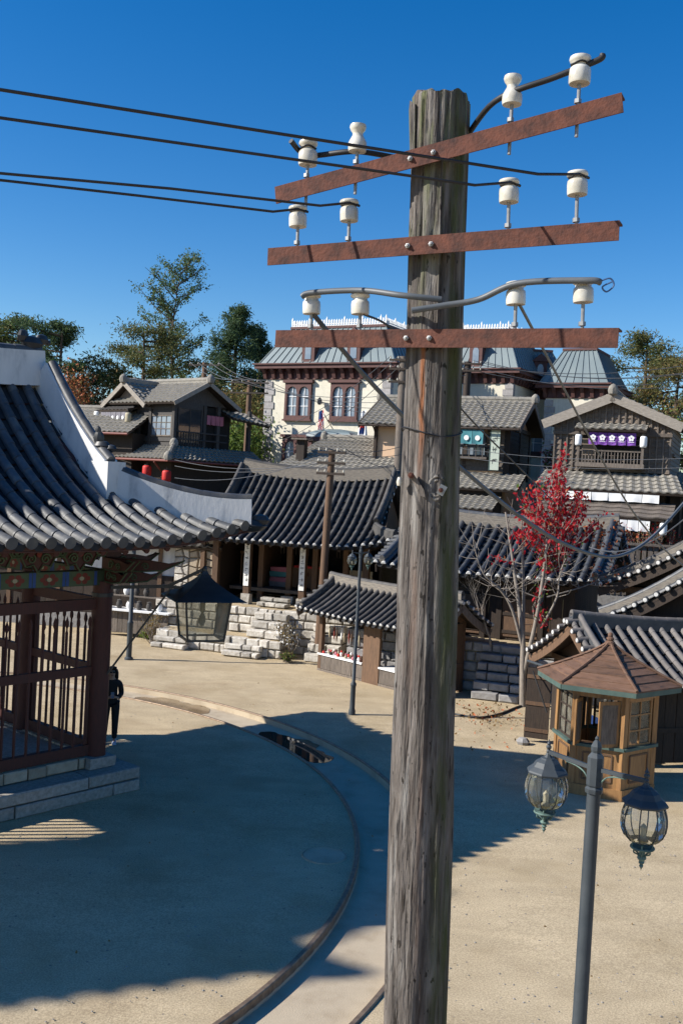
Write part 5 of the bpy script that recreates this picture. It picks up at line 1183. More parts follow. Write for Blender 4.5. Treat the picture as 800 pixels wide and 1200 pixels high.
def siding(P, x0, x1, y, z0, z1, mat, bh=.19, axis='x', sgn=-1, poly=None):
    nz = max(1, int((z1 - z0) / bh)); mb = MB()
    for i in range(nz):
        a, b_ = z0 + (z1 - z0) * i / nz, z0 + (z1 - z0) * (i + 1) / nz
        xa, xb = (x0, x1) if poly is None else poly((a + b_) / 2)
        if xb - xa < .05: continue
        if axis == 'x': mb.add([(xa, y + sgn * .055, a), (xb, y + sgn * .055, a), (xb, y + sgn * .0, b_), (xa, y + sgn * .0, b_), (xa, y - sgn * .05, a), (xb, y - sgn * .05, a), (xb, y - sgn * .05, b_), (xa, y - sgn * .05, b_)], [(0, 1, 2, 3), (4, 7, 6, 5), (0, 4, 5, 1), (1, 5, 6, 2), (2, 6, 7, 3), (3, 7, 4, 0)])
        else: mb.add([(y + sgn * .035, xa, a), (y + sgn * .035, xb, a), (y + sgn * .01, xb, b_), (y + sgn * .01, xa, b_), (y - sgn * .05, xa, a), (y - sgn * .05, xb, a), (y - sgn * .05, xb, b_), (y - sgn * .05, xa, b_)], [(0, 1, 2, 3), (4, 7, 6, 5), (0, 4, 5, 1), (1, 5, 6, 2), (2, 6, 7, 3), (3, 7, 4, 0)])
    ob('lap_siding', mb, mat, P)
def paper_lantern(p, w_, h_, mat, lab, grp):
    t = thing('paper_lantern', lab, 'lantern', p, 0, grp); ob('shade', MB().lathe([(w_ * .3, 0), (w_ * .46, h_ * .06), (w_ * .5, h_ * .2), (w_ * .5, h_ * .8), (w_ * .46, h_ * .94), (w_ * .3, h_)], 14), mat, t, smooth=True, ang=60)
    ob('cap', MB().lathe([(w_ * .3, h_), (w_ * .3, h_ + .05)], 10), m_ink, t); ob('cap', MB().lathe([(w_ * .3, -.04), (w_ * .3, 0)], 10), m_ink, t); ob('hook', MB().tube([(0, 0, h_ + .05), (0, 0, h_ + .16)], .012, 5), m_ink, t)
def noren(p, rot, w_, h_, n_, mat, lab, motif=None):
    t = thing('shop_curtain', lab, 'curtain', p, rot)
    for i in range(n_):
        x0, x1 = w_ * i / n_ + .01, w_ * (i + 1) / n_ - .01; mb = MB(); vs = []
        for k in range(6):
            for j in range(5): u = k / 5; v = j / 4; vs.append((x0 + (x1 - x0) * u, -.03 * math.sin(u * 6 + i) * v, -h_ * v + .01 * math.sin(u * 5 + i)))
        mb.add(vs, [(k * 5 + j, k * 5 + j + 1, (k + 1) * 5 + j + 1, (k + 1) * 5 + j) for k in range(5) for j in range(4)])
        pn = ob('cloth_panel', mb, mat, t, smooth=True)
        if motif: motif(pn, (x0 + x1) / 2, -h_ * .5, min(x1 - x0, h_))
    ob('rod', MB().tube([(-.05, 0, .02), (w_ + .05, 0, .02)], .018, 6), m_dwood, t)
def flower(P, x, z, s):
    mb = MB()
    for k in range(5):
        a = math.pi / 2 + k * 2 * math.pi / 5; c = Vector((x + s * .2 * math.cos(a), -.045, z + s * .12 + s * .2 * math.sin(a)))
        mb.add([c + Vector((s * .15 * math.cos(t), 0, s * .15 * math.sin(t))) for t in [2 * math.pi * j / 10 for j in range(10)]], [tuple(reversed(range(10)))])
    mb.b2(x - s * .32, x + s * .32, -.046, -.044, z - s * .34, z - s * .28); ob('flower_crest', mb, m_white, P)
    mb = MB()
    mb.add([Vector((x + s * .07 * math.cos(t), -.05, z + s * .12 + s * .07 * math.sin(t))) for t in [2 * math.pi * j / 8 for j in range(8)]], [tuple(reversed(range(8)))]); ob('crest_centre', mb, m_purple, P)
def disc_mark(P, x, z, s):
    mb = MB(); mb.add([Vector((x + s * .24 * math.cos(t), -.045, z - s * .1 + s * .24 * math.sin(t))) for t in [2 * math.pi * j / 12 for j in range(12)]], [tuple(reversed(range(12)))]); ob('round_crest', mb, m_white, P)

# ================================================================ TWO-STOREY HOUSE with red lanterns (left)
AR = R(-40); ad = Vector((math.cos(AR), math.sin(AR), 0)); ay = Vector((-math.sin(AR), math.cos(AR), 0)); AW, AD = 4.6, 3.7
Ac = at(203, 522, 47); A0 = Vector((Ac.x, Ac.y, 0)) - ad * AW; GA = 4.2
hA = thing('two_storey_house', 'dark timber two-storey house with grey wavy tiles, pale shop curtain and glazed upper gallery', 'house', (A0.x, A0.y, 0), AR)
ob('ground_floor', MB().b2(-.3, AW + .2, -.2, AD + .8, GA, 6.9), m_dwood, hA)
ob('upper_core', MB().b2(.1, AW - .12, .12, AD, 7.2, 9.4), m_dark, hA)
z0_, z1_ = 7.35, 9.45
jslope(hA, (-1.2, -1.2, 6.75), (AW + 1.1, -1.2, 6.75), (AW + .05, -.02, 7.4), (0, -.02, 7.4)); jslope(hA, (AW + 1.1, -1.2, 6.75), (AW + 1.1, AD + 1.5, 6.75), (AW + .05, AD + 1.5, 7.4), (AW + .05, -.02, 7.4))
jridge(hA, (AW + 1.05, -1.15, 6.87), (AW + .1, -.05, 7.5), r_=.12)
ob('gutter', MB().tube([(-1.2, -1.27, 6.66), (AW + 1.17, -1.27, 6.66), (AW + 1.17, AD + 1.5, 6.66)], .055, 8), m_gutter, hA); ob('downpipe', MB().tube([(AW + .2, -1.25, 6.6), (AW + .15, -.9, 6.3), (AW - .4, -.25, 6.1), (AW - .4, -.25, 4.6)], .05, 8), m_gutter, hA)
# upper walls
for x in (0, 1.95, 2.9, AW): ob('post', MB().b2(x - .09, x + .09, -.09, .09, 7.3, z1_), m_blwood, hA)
for y in (1.85, 2.75, AD + 1.2): ob('post', MB().b2(AW - .09, AW + .09, y - .09, y + .09, 7.3, z1_), m_blwood, hA)
siding(hA, 0, AW, 0, 7.35, 7.85, m_blwood); siding(hA, 1.95, AW, 0, 8.85, 9.4, m_blwood)
frame_win(hA, .35, 1.8, 7.95, 8.6, 0, 5, 1, m_blwood, m_glassb); frame_win(hA, 2.95, AW - .2, 7.9, 8.8, 0, 4, 3, m_gwood, m_glassb)
frame_win(hA, .25, 1.65, 7.6, 9.2, AW, 2, 2, m_blwood, m_glass, axis='y', sgn=1)
for i in range(10): ob('gallery_baluster', MB().b2(AW + .08, AW + .12, .18 + i * .16, .21 + i * .16, 7.45, 8.1), m_blwood, hA)
for z in (7.75, 8.1): ob('gallery_rail', MB().b2(AW + .07, AW + .13, .1, 3.3, z - .03, z + .03), m_blwood, hA)
ob('gallery_floor', MB().b2(AW - .2, AW + .1, AD - .8, AD + 1.3, 7.3, 7.42), m_blwood, hA)
siding(hA, .1, 1.8, AW, 9.2, 9.5, m_blwood, axis='y', sgn=1); siding(hA, .1, 1.9, AW, 7.35, 7.6, m_blwood, axis='y', sgn=1)
# main roof, ridge along the front
e = .5; yr = AD / 2 - .2; zr = 10.55; ze_ = 9.42
jslope(hA, (-.6, -e, ze_), (AW + e, -e, ze_), (AW + e, yr, zr), (-.6, yr, zr)); jslope(hA, (AW + e, 2 * yr + e, ze_), (-.6, 2 * yr + e, ze_), (-.6, yr, zr), (AW + e, yr, zr))
jridge(hA, (-.6, yr, zr + .13), (AW + e, yr, zr + .13))
ob('gable_wall', MB().poly([(AW, 0, 9.45), (AW, 2 * yr, 9.45), (AW, yr, zr - .1)], (-.06, 0, 0)), m_blwood, hA)
for sgn in (0, 1): ob('bargeboard', MB().beam((AW + e + .03, yr, zr - .06), (AW + e + .03, (-e if sgn == 0 else 2 * yr + e), ze_ - .06), .2, .05, (1, 0, 0)), m_palew, hA)
# lean-to over the gallery
jslope(hA, (AW + .75, 2 * yr - .2, 8.95), (AW + .75, AD + 1.9, 8.75), (AW - .6, AD + 1.9, 9.3), (AW - .6, 2 * yr - .2, 9.5))
ob('bargeboard', MB().beam((AW - .6, AD + 1.93, 9.3), (AW + .75, AD + 1.93, 8.72), .2, .05, (0, 1, 0)), m_gwood, hA)
# small front gable over the curtain window
gx0, gx1, gz = -.35, 3.0, 10.45; gm_ = (gx0 + gx1) / 2
jslope(hA, (gx0, yr, 9.3), (gx0, -.5, 9.3), (gm_, -.5, gz), (gm_, yr, gz + .02)); jslope(hA, (gx1, -.5, 9.3), (gx1, yr, 9.3), (gm_, yr, gz + .02), (gm_, -.5, gz))
jridge(hA, (gm_, -.5, gz + .1), (gm_, yr, gz + .12), r_=.11)
for xx in (gx0, gx1): ob('bargeboard', MB().beam((gm_, -.54, gz - .07), (xx, -.54, 9.24), .22, .05, (0, 1, 0)), m_palew, hA)
ob('gable_wall', MB().poly([(gx0 + .5, -.15, 9.35), (gx1 - .5, -.15, 9.35), (gm_, -.15, gz - .15)], (0, .06, 0)), m_gwood, hA)
jslope(hA, (-.25, -.8, 9.05), (2.1, -.8, 9.05), (2.1, -.12, 9.28), (-.25, -.12, 9.28), mat=m_blwood, amp=.03)
WA = lambda x, y, z: Vector((A0.x, A0.y, 0)) + ad * x + ay * y + Vector((0, 0, z))
noren(WA(-.1, -.74, 8.98), AR, 2.0, .55, 5, m_greyc, 'grey five-panel shop curtain with white crests on the upper floor of the left house', disc_mark)
noren(WA(AW + .1, 1.95, 9.0), AR + R(90), 1.1, .45, 4, m_pinkc, 'pink shop curtain with scalloped panels over the open gallery of the left house')
paper_lantern(WA(-.4, -.75, 8.5), .3, .48, m_paper, 'white paper lantern at the left end of the grey shop curtain', 'lanterns of the left house')
paper_lantern(WA(2.1, -.75, 8.4), .32, .5, m_cream, 'cream paper lantern at the right end of the grey shop curtain', 'lanterns of the left house')
paper_lantern(at(172, 558, 46.2), .42, .5, m_redl, 'red paper lantern under the gutter, further from the red downpipe', 'red lanterns'); paper_lantern(at(195, 564, 45.6), .42, .5, m_redl, 'red paper lantern under the gutter, right beside the red downpipe', 'red lanterns')
# low house beside it
eA = at(88, 508, 50); lw = thing('low_house', 'low grey-tiled house with a red gutter behind the white plaster ridge', 'house', (eA.x - 2, eA.y, 0), R(-25))
ob('wall', MB().b2(0, 6, 0, 3, 4.2, 7.9), m_dwood, lw); jslope(lw, (-.4, -.6, 7.9), (6.2, -.6, 7.9), (6.2, 1.5, 9.1), (-.4, 1.5, 9.1)); jslope(lw, (6.2, 3.6, 7.9), (-.4, 3.6, 7.9), (-.4, 1.5, 9.1), (6.2, 1.5, 9.1)); ob('gutter', MB().tube([(-.4, -.67, 7.82), (6.2, -.67, 7.82)], .06, 6), m_gutter, lw); jridge(lw, (-.4, 1.5, 9.2), (6.2, 1.5, 9.2))

# ================================================================ HOUSE WITH TEAL CURTAIN (middle)
BR = R(-22); bd_ = Vector((math.cos(BR), math.sin(BR), 0)); by_ = Vector((-math.sin(BR), math.cos(BR), 0)); BL, BD, bo = 6.2, 4.4, .6
eR = at(608, 503, 43); B0 = Vector((eR.x, eR.y, 0)) - bd_ * (BL + bo) + by_ * bo
hB = thing('curtain_house', 'peach-walled house with grey wavy-tiled gable roof and a teal shop curtain', 'house', B0, BR)
WB = lambda x, y, z: B0 + bd_ * x + by_ * y + Vector((0, 0, z))
zE, zR = 8.85, 10.25
jslope(hB, (-bo, -bo, zE), (BL + bo, -bo, zE), (BL + bo, BD / 2, zR), (-bo, BD / 2, zR)); jslope(hB, (BL + bo, BD + bo, zE), (-bo, BD + bo, zE), (-bo, BD / 2, zR), (BL + bo, BD / 2, zR)); jridge(hB, (-bo, BD / 2, zR + .1), (BL + bo, BD / 2, zR + .1))
for xx, s in ((BL + bo + .03, 1), (-bo - .03, -1)):
    for yy in (-bo, BD + bo): ob('bargeboard', MB().beam((xx, BD / 2, zR - .08), (xx, yy, zE - .08), .26, .05, (1, 0, 0)), m_gwood, hB)
ob('wall', MB().b2(0, BL, 0, BD, 4.4, 8.9), m_salmon, hB)
ob('gable_wall', MB().poly([(BL - .01, .1, 8.88), (BL - .01, BD - .1, 8.88), (BL - .01, BD / 2, zR - .15)], (-.06, 0, 0)), m_salmon, hB)
siding(hB, .15, BD - .1, BL + .03, 6.9, 8.8, m_dwood, axis='y', sgn=1)
for y in (.05, BD / 2, BD - .05): ob('post', MB().b2(BL - .05, BL + .1, y - .08, y + .08, 6.6, 8.95 if y != BD / 2 else zR - .2), m_dwood, hB)
ob('tie_beam', MB().b2(BL - .02, BL + .1, 0, BD, 8.82, 9.0), m_dwood, hB)
for x in (0.05, 2.5, 4.3, BL - .05): ob('post', MB().b2(x - .08, x + .08, -.08, .05, 6.6, 8.9), m_dwood, hB)
siding(hB, 2.6, BL - .1, -.03, 6.95, 7.6, m_gwood)
frame_win(hB, 3.2, 5.2, 7.65, 8.5, -.04, 5, 2, m_blwood, m_glassb)
siding(hB, 5.3, BL - .1, -.03, 7.6, 8.8, m_hgwood)
ob('ledge', MB().b2(3.0, 5.4, -.5, -.03, 7.45, 7.55), m_gwood, hB)
for i in range(8): ob('ledge_baluster', MB().b2(3.08 + i * .3, 3.13 + i * .3, -.47, -.42, 7.55, 8.0), m_blwood, hB)
ob('ledge_rail', MB().b2(3.0, 5.4, -.49, -.41, 8.0, 8.06), m_blwood, hB)
ob('attic_vent', MB().b2(1.1, 1.5, -.1, -.01, 7.6, 8.2), m_dwood, hB)
jslope(hB, (-.5, -1.7, 6.15), (BL + .9, -1.7, 6.15), (BL + .9, -.02, 6.85), (-.5, -.02, 6.85)); jslope(hB, (1.2, -3.0, 5.3), (BL + .2, -3.0, 5.3), (BL + .2, -1.5, 5.85), (1.2, -1.5, 5.85))
ob('shop_front', MB().b2(.1, BL - .1, -1.4, -.1, 4.3, 6.1), m_dwood, hB)
ob('gutter', MB().tube([(-bo, -bo - .06, zE - .07), (BL + bo, -bo - .06, zE - .07)], .05, 6), m_dwood, hB); ob('downpipe', MB().tube([(.1, -bo, zE - .1), (.1, -.15, zE - .5), (.1, -.12, 6.9)], .04, 6), m_dwood, hB)
noren(WB(3.75, -.62, 8.72), BR, 1.5, .62, 3, m_tealc, 'teal shop curtain with white round crests under the grey tiled eave', disc_mark)
sg_ = thing('shop_sign', 'tall pale green signboard with dark vertical lettering beside the teal curtain', 'sign', WB(5.75, -.42, 7.0), BR)
ob('board', MB().b2(-.2, .2, -.03, .03, 0, 1.75), M('sign_green', (.45, .5, .42), (.4, .45, .38), rough=.8), sg_); ob('sign_frame', MB().b2(-.24, -.2, -.04, .04, -.02, 1.77), m_kgreen, sg_)
mb = MB(); glyph_column(mb, Vector((0, -.032, .9)), Vector((1, 0, 0)), .3, 1.3, 3, Vector((0, -.004, 0)), 4); ob('lettering', mb, m_ink, sg_)

# ================================================================ HOUSE WITH PURPLE BANNER (right)
CR = R(-22); cdx = Vector((math.cos(CR), math.sin(CR), 0)); cdy = Vector((-math.sin(CR), math.cos(CR), 0)); CW, CDp = 4.7, 6.0; pk = at(718, 460, 41)
Cc = Vector((pk.x, pk.y, 0)); Cb = Cc - cdx * (CW / 2) + cdy * .4
hC = thing('banner_house', 'grey weathered board-and-batten house with tiled gable and purple flowered banner', 'house', Cb, CR)
WC = lambda x, y, z: Cb + cdx * x + cdy * y + Vector((0, 0, z))
zp, zs = 10.35, 9.15; oh = .45
slope_ = (zp - zs) / (CW / 2 + oh)
jslope(hC, (-oh, CDp, zs), (-oh, -.4, zs), (CW / 2, -.4, zp), (CW / 2, CDp, zp)); jslope(hC, (CW + oh, -.4, zs), (CW + oh, CDp, zs), (CW / 2, CDp, zp), (CW / 2, -.4, zp)); jridge(hC, (CW / 2, -.45, zp + .12), (CW / 2, CDp, zp + .12), r_=.16)
for sx in (-1, 1): ob('bargeboard', MB().beam((CW / 2 - sx * .05, -.44, zp - .14), (CW / 2 + sx * (CW / 2 + oh), -.44, zs - .14), .38, .06, (0, 1, 0)), m_palew, hC)
ob('core', MB().b2(.05, CW - .05, .06, CDp, 4.3, 9.2), m_dark, hC)
tri = lambda z: (max(0, (z - zs + .1) / slope_ - oh + .0), CW - max(0, (z - zs + .1) / slope_ - oh))
siding(hC, 0, CW, 0, 7.15, 9.1, m_hgwood, .2); siding(hC, 0, CW, -.06, 8.75, zp - .15, m_hgwood, .2, poly=tri)
for i in range(19):
    x = .02 + (CW - .04) * i / 18; zt = min(zs - .18 + slope_ * (min(x, CW - x) + oh), zp - .2)
    ob('batten', MB().b2(x - .032, x + .032, -.155, -.116, 8.72, zt), m_gwood, hC)
    if not (1.15 < x < 3.6): ob('batten', MB().b2(x - .032, x + .032, -.1, -.056, 7.15, 8.7), m_gwood, hC)
ob('gable_beam', MB().b2(-.05, CW + .05, -.16, -.04, 8.64, 8.78), m_gwood, hC)
siding(hC, .05, CDp, CW, 7.15, 9.15, m_gwood, axis='y', sgn=1); ob('side_sill', MB().b2(CW - .02, CW + .12, .6, 2.5, 7.9, 8.02), m_gwood, hC)
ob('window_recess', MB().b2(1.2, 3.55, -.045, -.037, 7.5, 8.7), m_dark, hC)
ob('balcony_sill', MB().b2(1.0, 3.75, -.6, .02, 7.3, 7.48), m_gwood, hC)
for i in range(20): ob('balcony_baluster', MB().b2(1.12 + i * .13, 1.16 + i * .13, -.52, -.48, 7.48, 7.95), m_gwood, hC)
ob('balcony_rail', MB().b2(1.05, 3.72, -.54, -.46, 7.95, 8.0), m_gwood, hC)
for x in (1.1, 3.66): ob('balcony_post', MB().b2(x - .05, x + .05, -.55, -.45, 7.48, 8.9), m_gwood, hC)
jslope(hC, (.95, -.85, 8.85), (3.8, -.85, 8.85), (3.8, -.17, 9.12), (.95, -.17, 9.12), period=.3, step=.35)
noren(WC(1.5, -.66, 8.72), CR, 1.9, .5, 5, m_purple, 'purple banner with five white flower crests on the board-and-batten house', flower)
G1 = 'white lanterns of the banner house'
paper_lantern(WC(1.12, -.75, 8.15), .28, .46, m_white, 'white lantern at the left end of the purple banner', G1); paper_lantern(WC(3.7, -.75, 8.15), .28, .46, m_white, 'white lantern at the right end of the purple banner', G1)
jslope(hC, (-.5, -1.5, 6.35), (CW + .7, -1.5, 6.35), (CW + .3, -.05, 7.1), (-.3, -.05, 7.1), period=.34)
ob('ground_floor', MB().b2(.1, CW - .1, -.3, .05, 4.3, 6.6), m_dwood, hC)
jslope(hC, (-.2, -2.6, 5.35), (CW + .4, -2.6, 5.35), (CW + .4, -1.0, 5.95), (-.2, -1.0, 5.95), mat=m_gwood, period=.75, step=.4, amp=.03, name='shingles')
for x in (0, CW): ob('porch_post', MB().b2(x - .07, x + .07, -2.45, -2.3, 4.2, 5.4), m_bwood, hC)
noren(WC(-.1, -1.45, 6.28), CR, 4.6, .34, 7, m_white, 'long white cloth valance under the upper skirt roof of the banner house'); noren(WC(.9, -2.55, 5.25), CR, 3.4, .42, 8, m_white, 'white cloth valance in strips under the shingle awning of the banner house')
paper_lantern(WC(.35, -2.6, 4.9), .28, .46, m_white, 'white lantern at the left end of the shingle awning', G1); paper_lantern(WC(CW + .1, -2.6, 4.75), .28, .46, m_white, 'white lantern at the right end of the shingle awning', G1)
ob('annexe', MB().b2(CW + .1, CW + 5, 0, 4, 4.1, 6.7), m_dwood, hC)
for i in range(16): ob('annexe_slat', MB().b2(CW + .5 + i * .26, CW + .58 + i * .26, -.06, -.002, 4.6, 6.2), m_gwood, hC)
jslope(hC, (CW + .2, -.7, 6.5), (CW + 5.4, -.7, 6.5), (CW + 5.4, 2, 7.3), (CW + .2, 2, 7.3))
# slat fence beside it
fq = at(745, 632, 37); fn = thing('slat_fence', 'low grey slat fence with a cap rail below the banner house', 'fence', Vector((fq.x - 1.5, fq.y, 0)), R(-12))
for i in range(26): ob('slat', MB().b2(i * .21, i * .21 + .14, 0, .03, 2.5, 4.35), m_gwood, fn)
ob('cap_rail', MB().b2(-.1, 5.6, -.1, .14, 4.36, 4.44), m_gwood, fn); ob('base_wall', MB().b2(-.1, 5.6, .035, .3, 1.4, 3.2), m_stair, fn)

# grey roof between the tiled house and the mansion
eD = at(330, 552, 47); hD = thing('low_house', 'low house with a broad grey tiled roof in front of the mansion porch', 'house', Vector((eD.x, eD.y, 0)), R(-22))
ob('wall', MB().b2(.4, 6.3, .4, 3.6, 4.3, 6.7), m_dwood, hD); jslope(hD, (-.4, -.5, 6.55), (6.6, -.5, 6.55), (6.2, 2.2, 8.2), (1.2, 2.2, 8.2)); jslope(hD, (6.6, 4.9, 6.55), (-.4, 4.9, 6.55), (1.2, 2.2, 8.2), (6.2, 2.2, 8.2)); jridge(hD, (1.2, 2.2, 8.3), (6.2, 2.2, 8.3))
jslope(hD, (-.4, 4.9, 6.55), (-.4, -.5, 6.55), (1.2, 2.2, 8.2), (1.2, 2.21, 8.2)); ob('vent_turret', MB().b2(.6, 1.0, .2, .6, 6.7, 8.0), m_dwood, hD); ob('vent_cap', MB().b2(.4, 1.2, 0, .8, 8.0, 8.08), m_gwood, hD)

# ================================================================ MANSION
MR = R(-29); mq = at(313, 432, 60); M0 = Vector((mq.x, mq.y, 0))
man = thing('mansion', 'cream mansion with brown arched windows, bracketed cornice and green metal mansard roof', 'mansion', M0, MR)
def arched_window(place, x0, x1, z0, z1, y, n_=2, arch=None):
    mb = MB(); fw = .2; T0, T1 = y - .16, y + .02; ins = .16; w_ = (x1 - x0 - ins * (n_ + 1)) / n_; zb = z0 + .22; zt = z1 - .28; rr = w_ / 2
    mb.b2(x0, x1, T0, T1, z0, zb); mb.b2(x0 - .12, x1 + .12, T0 - .1, T1, z1 - .06, z1 + .1); mb.b2(x0 - .08, x1 + .08, T0 - .06, T1, z0 - .1, z0)
    for i in range(n_ + 1): a = x0 + i * (w_ + ins); mb.b2(a, a + ins, T0, T1, zb, z1 - .06)
    for i in range(n_):
        a = x0 + ins + i * (w_ + ins); cx = a + rr; S_ = 10
        for k in range(S_):
            xa, xb = a + w_ * k / S_, a + w_ * (k + 1) / S_; ha = zt - rr + math.sqrt(max(0, rr * rr - (xa - cx) ** 2)); hb = zt - rr + math.sqrt(max(0, rr * rr - (xb - cx) ** 2))
            top = z1 - .06; mb.add([(xa, T0, ha), (xb, T0, hb), (xb, T0, top), (xa, T0, top), (xa, T1, ha), (xb, T1, hb)], [(0, 1, 2, 3), (0, 4, 5, 1)])
    o = place('window', mb, m_brownp)
    for i in range(n_):
        a = x0 + ins + i * (w_ + ins); g_ = MB().quad((a, y - .03, zb), (a + w_, y - .03, zb), (a + w_, y - .03, zt), (a, y - .03, zt)); ob('pane', g_, m_glassb, o)
        b2_ = MB(); b2_.b2(a + rr - .02, a + rr + .02, y - .07, y - .04, zb, zt - .02)
        for q in (.33, .66): b2_.b2(a, a + w_, y - .068, y - .042, zb + (zt - zb) * q - .02, zb + (zt - zb) * q + .02)
        ob('glazing_bar', b2_, m_white, o)
def mblock(loc, rz, W, D_, z0, zc, roofh, inset, wins, dormers, quoin=True, side_w=(), crest=True):
    def place(nm, mb, mt, smooth=False):
        o = ob(nm, mb, mt, man, loc, smooth); o.rotation_euler = (0, 0, rz); return o
    place('wall', MB().b2(0, W, 0, D_, z0, zc - .9), m_cream_w)
    place('frieze', MB().b2(-.06, W + .06, -.06, D_ + .06, zc - .9, zc - .32), m_brownp)
    place('cornice', MB().b2(-.55, W + .55, -.55, D_ + .55, zc - .3, zc - .08), m_brownp); place('cornice_top', MB().b2(-.65, W + .65, -.65, D_ + .65, zc - .08, zc), m_brownp)
    nb = int(W / .56)
    for i in range(nb + 1):
        x = W * i / nb; place('bracket', MB().poly([(x - .11, -.5, zc - .3), (x - .11, -.06, zc - .3), (x - .11, -.06, zc - .86), (x - .11, -.16, zc - .86), (x - .11, -.26, zc - .6)], (.22, 0, 0)), m_brownp)
    for i in range(int(D_ / .56) + 1):
        y = .3 + i * .56
        if y < D_: place('bracket', MB().poly([(W + .5, y - .11, zc - .3), (W + .06, y - .11, zc - .3), (W + .06, y - .11, zc - .86), (W + .16, y - .11, zc - .86), (W + .26, y - .11, zc - .6)], (0, .22, 0)), m_brownp)
    if quoin:
        for xq in (0, W):
            z = z0; k = 0
            while z < zc - 1.0:
                ww = .62 if k % 2 else .48
                place('quoin', MB().b2(-.05 if xq == 0 else W - ww, ww if xq == 0 else W + .05, -.06, .3, z + .015, z + .4), m_quoin); z += .415; k += 1
    b_ = [(-.35, -.35), (W + .35, -.35), (W + .35, D_ + .35), (-.35, D_ + .35)]; t_ = [(inset, inset), (W - inset, inset), (W - inset, D_ - inset), (inset, D_ - inset)]
    zb, zt = zc + .003, zc + roofh; mb = MB(); mb.add([(x, y, zb) for x, y in b_] + [(x, y, zt) for x, y in t_], [(0, 1, 5, 4), (1, 2, 6, 5), (2, 3, 7, 6), (3, 0, 4, 7), (4, 5, 6, 7)]); place('mansard_roof', mb, m_teal)
    place('roof_curb', MB().b2(inset - .08, W - inset + .08, inset - .08, D_ - inset + .08, zt - .02, zt + .12), m_brownp)
    mb = MB()
    for f in range(4):
        A_, B_ = Vector((*b_[f], zb)), Vector((*b_[(f + 1) % 4], zb)); C_, D2 = Vector((*t_[(f + 1) % 4], zt)), Vector((*t_[f], zt)); N_ = (B_ - A_).cross(D2 - A_).normalized(); ns_ = int((B_ - A_).length / .48)
        for i in range(ns_ + 1): mb.beam(A_.lerp(B_, i / ns_) + N_ * .02, D2.lerp(C_, i / ns_) + N_ * .02, .035, .05, N_)
    place('standing_seams', mb, m_teal)
    if crest:
        mb = MB()
        for f in range(4):
            A_, B_ = Vector((*t_[f], zt + .12)), Vector((*t_[(f + 1) % 4], zt + .12)); ns_ = int((B_ - A_).length / .17)
            for i in range(ns_ + 1):
                p = A_.lerp(B_, i / ns_); tall = .58 if i % 7 == 0 else .42; mb.add([p + Vector(q) for q in ((-.03, -.03, 0), (.03, -.03, 0), (.03, .03, 0), (-.03, .03, 0))] + [p + Vector((-.045, -.045, tall * .7)), p + Vector((.045, -.045, tall * .7)), p + Vector((.045, .045, tall * .7)), p + Vector((-.045, .045, tall * .7)), p + Vector((0, 0, tall))], [(0, 1, 5, 4), (1, 2, 6, 5), (2, 3, 7, 6), (3, 0, 4, 7), (4, 5, 8), (5, 6, 8), (6, 7, 8), (7, 4, 8)])
            mb.beam(A_ + Vector((0, 0, .14)), B_ + Vector((0, 0, .14)), .04, .05); mb.beam(A_ + Vector((0, 0, .03)), B_ + Vector((0, 0, .03)), .04, .05)
        place('roof_cresting', mb, m_white)
    for (x0, x1, za, zb2, n_) in wins: arched_window(place, x0, x1, za, zb2, 0, n_)
    for x in dormers:
        d_ = place('dormer', MB().b2(x - .42, x + .42, -.3, inset + .3, zc + .003, zc + 1.55), m_brownp); mb = MB(); mb.poly([(x - .6, -.42, zc + 1.5), (x + .6, -.42, zc + 1.5), (x, -.42, zc + 2.0)], (0, inset + .8, 0)); ob('dormer_roof', mb, m_brownp, d_)
        g_ = MB(); g_.add([(x - .2, -.32, zc + .25), (x + .2, -.32, zc + .25), (x + .2, -.32, zc + 1.1), (x + .12, -.32, zc + 1.28), (x, -.32, zc + 1.34), (x - .12, -.32, zc + 1.28), (x - .2, -.32, zc + 1.1)], [tuple(range(7))]); ob('pane', g_, m_glassb, d_)
    for (y0, y1, za, zb2) in side_w:
        place('window', MB().b2(W - .02, W + .1, y0, y1, za, zb2), m_brownp); place('window_pane', MB().b2(W + .098, W + .11, y0 + .2, y1 - .2, za + .2, zb2 - .3), m_glass)
mblock((0, 0, 0), 0, 8.3, 9, 4.9, 12.95, 2.25, 1.0, [(1.45, 3.25, 9.7, 11.9, 2), (4.55, 6.35, 9.7, 11.9, 2), (1.45, 3.25, 6.3, 8.7, 2)], (3.0, 6.0), True, ((1.5, 3.2, 9.3, 11.4),))
lc = Matrix.Rotation(-MR, 3, 'Z')
def mloc(w_): return lc @ (Vector((w_.x, w_.y, 0)) - M0)
mblock(mloc(at(520, 430, 63)), R(0), 4.6, 6, 4.9, 13.6, 2.4, .8, [(.6, 1.7, 9.0, 11.2, 1), (2.5, 3.6, 9.0, 11.2, 1)], (2.2,), True)
mblock(mloc(at(600, 445, 64.5)), R(30), 3.4, 7, 4.9, 13.1, 2.3, .8, [(.9, 2.3, 8.6, 10.8, 1)], (1.7,), True, crest=False)
mblock(mloc(at(640, 450, 62)), R(0), 3.5, 4.6, 4.9, 12.95, 2.15, .75, [(.8, 2.7, 8.6, 10.6, 2)], (), True, ((1.4, 2.6, 8.8, 10.6),), crest=False)
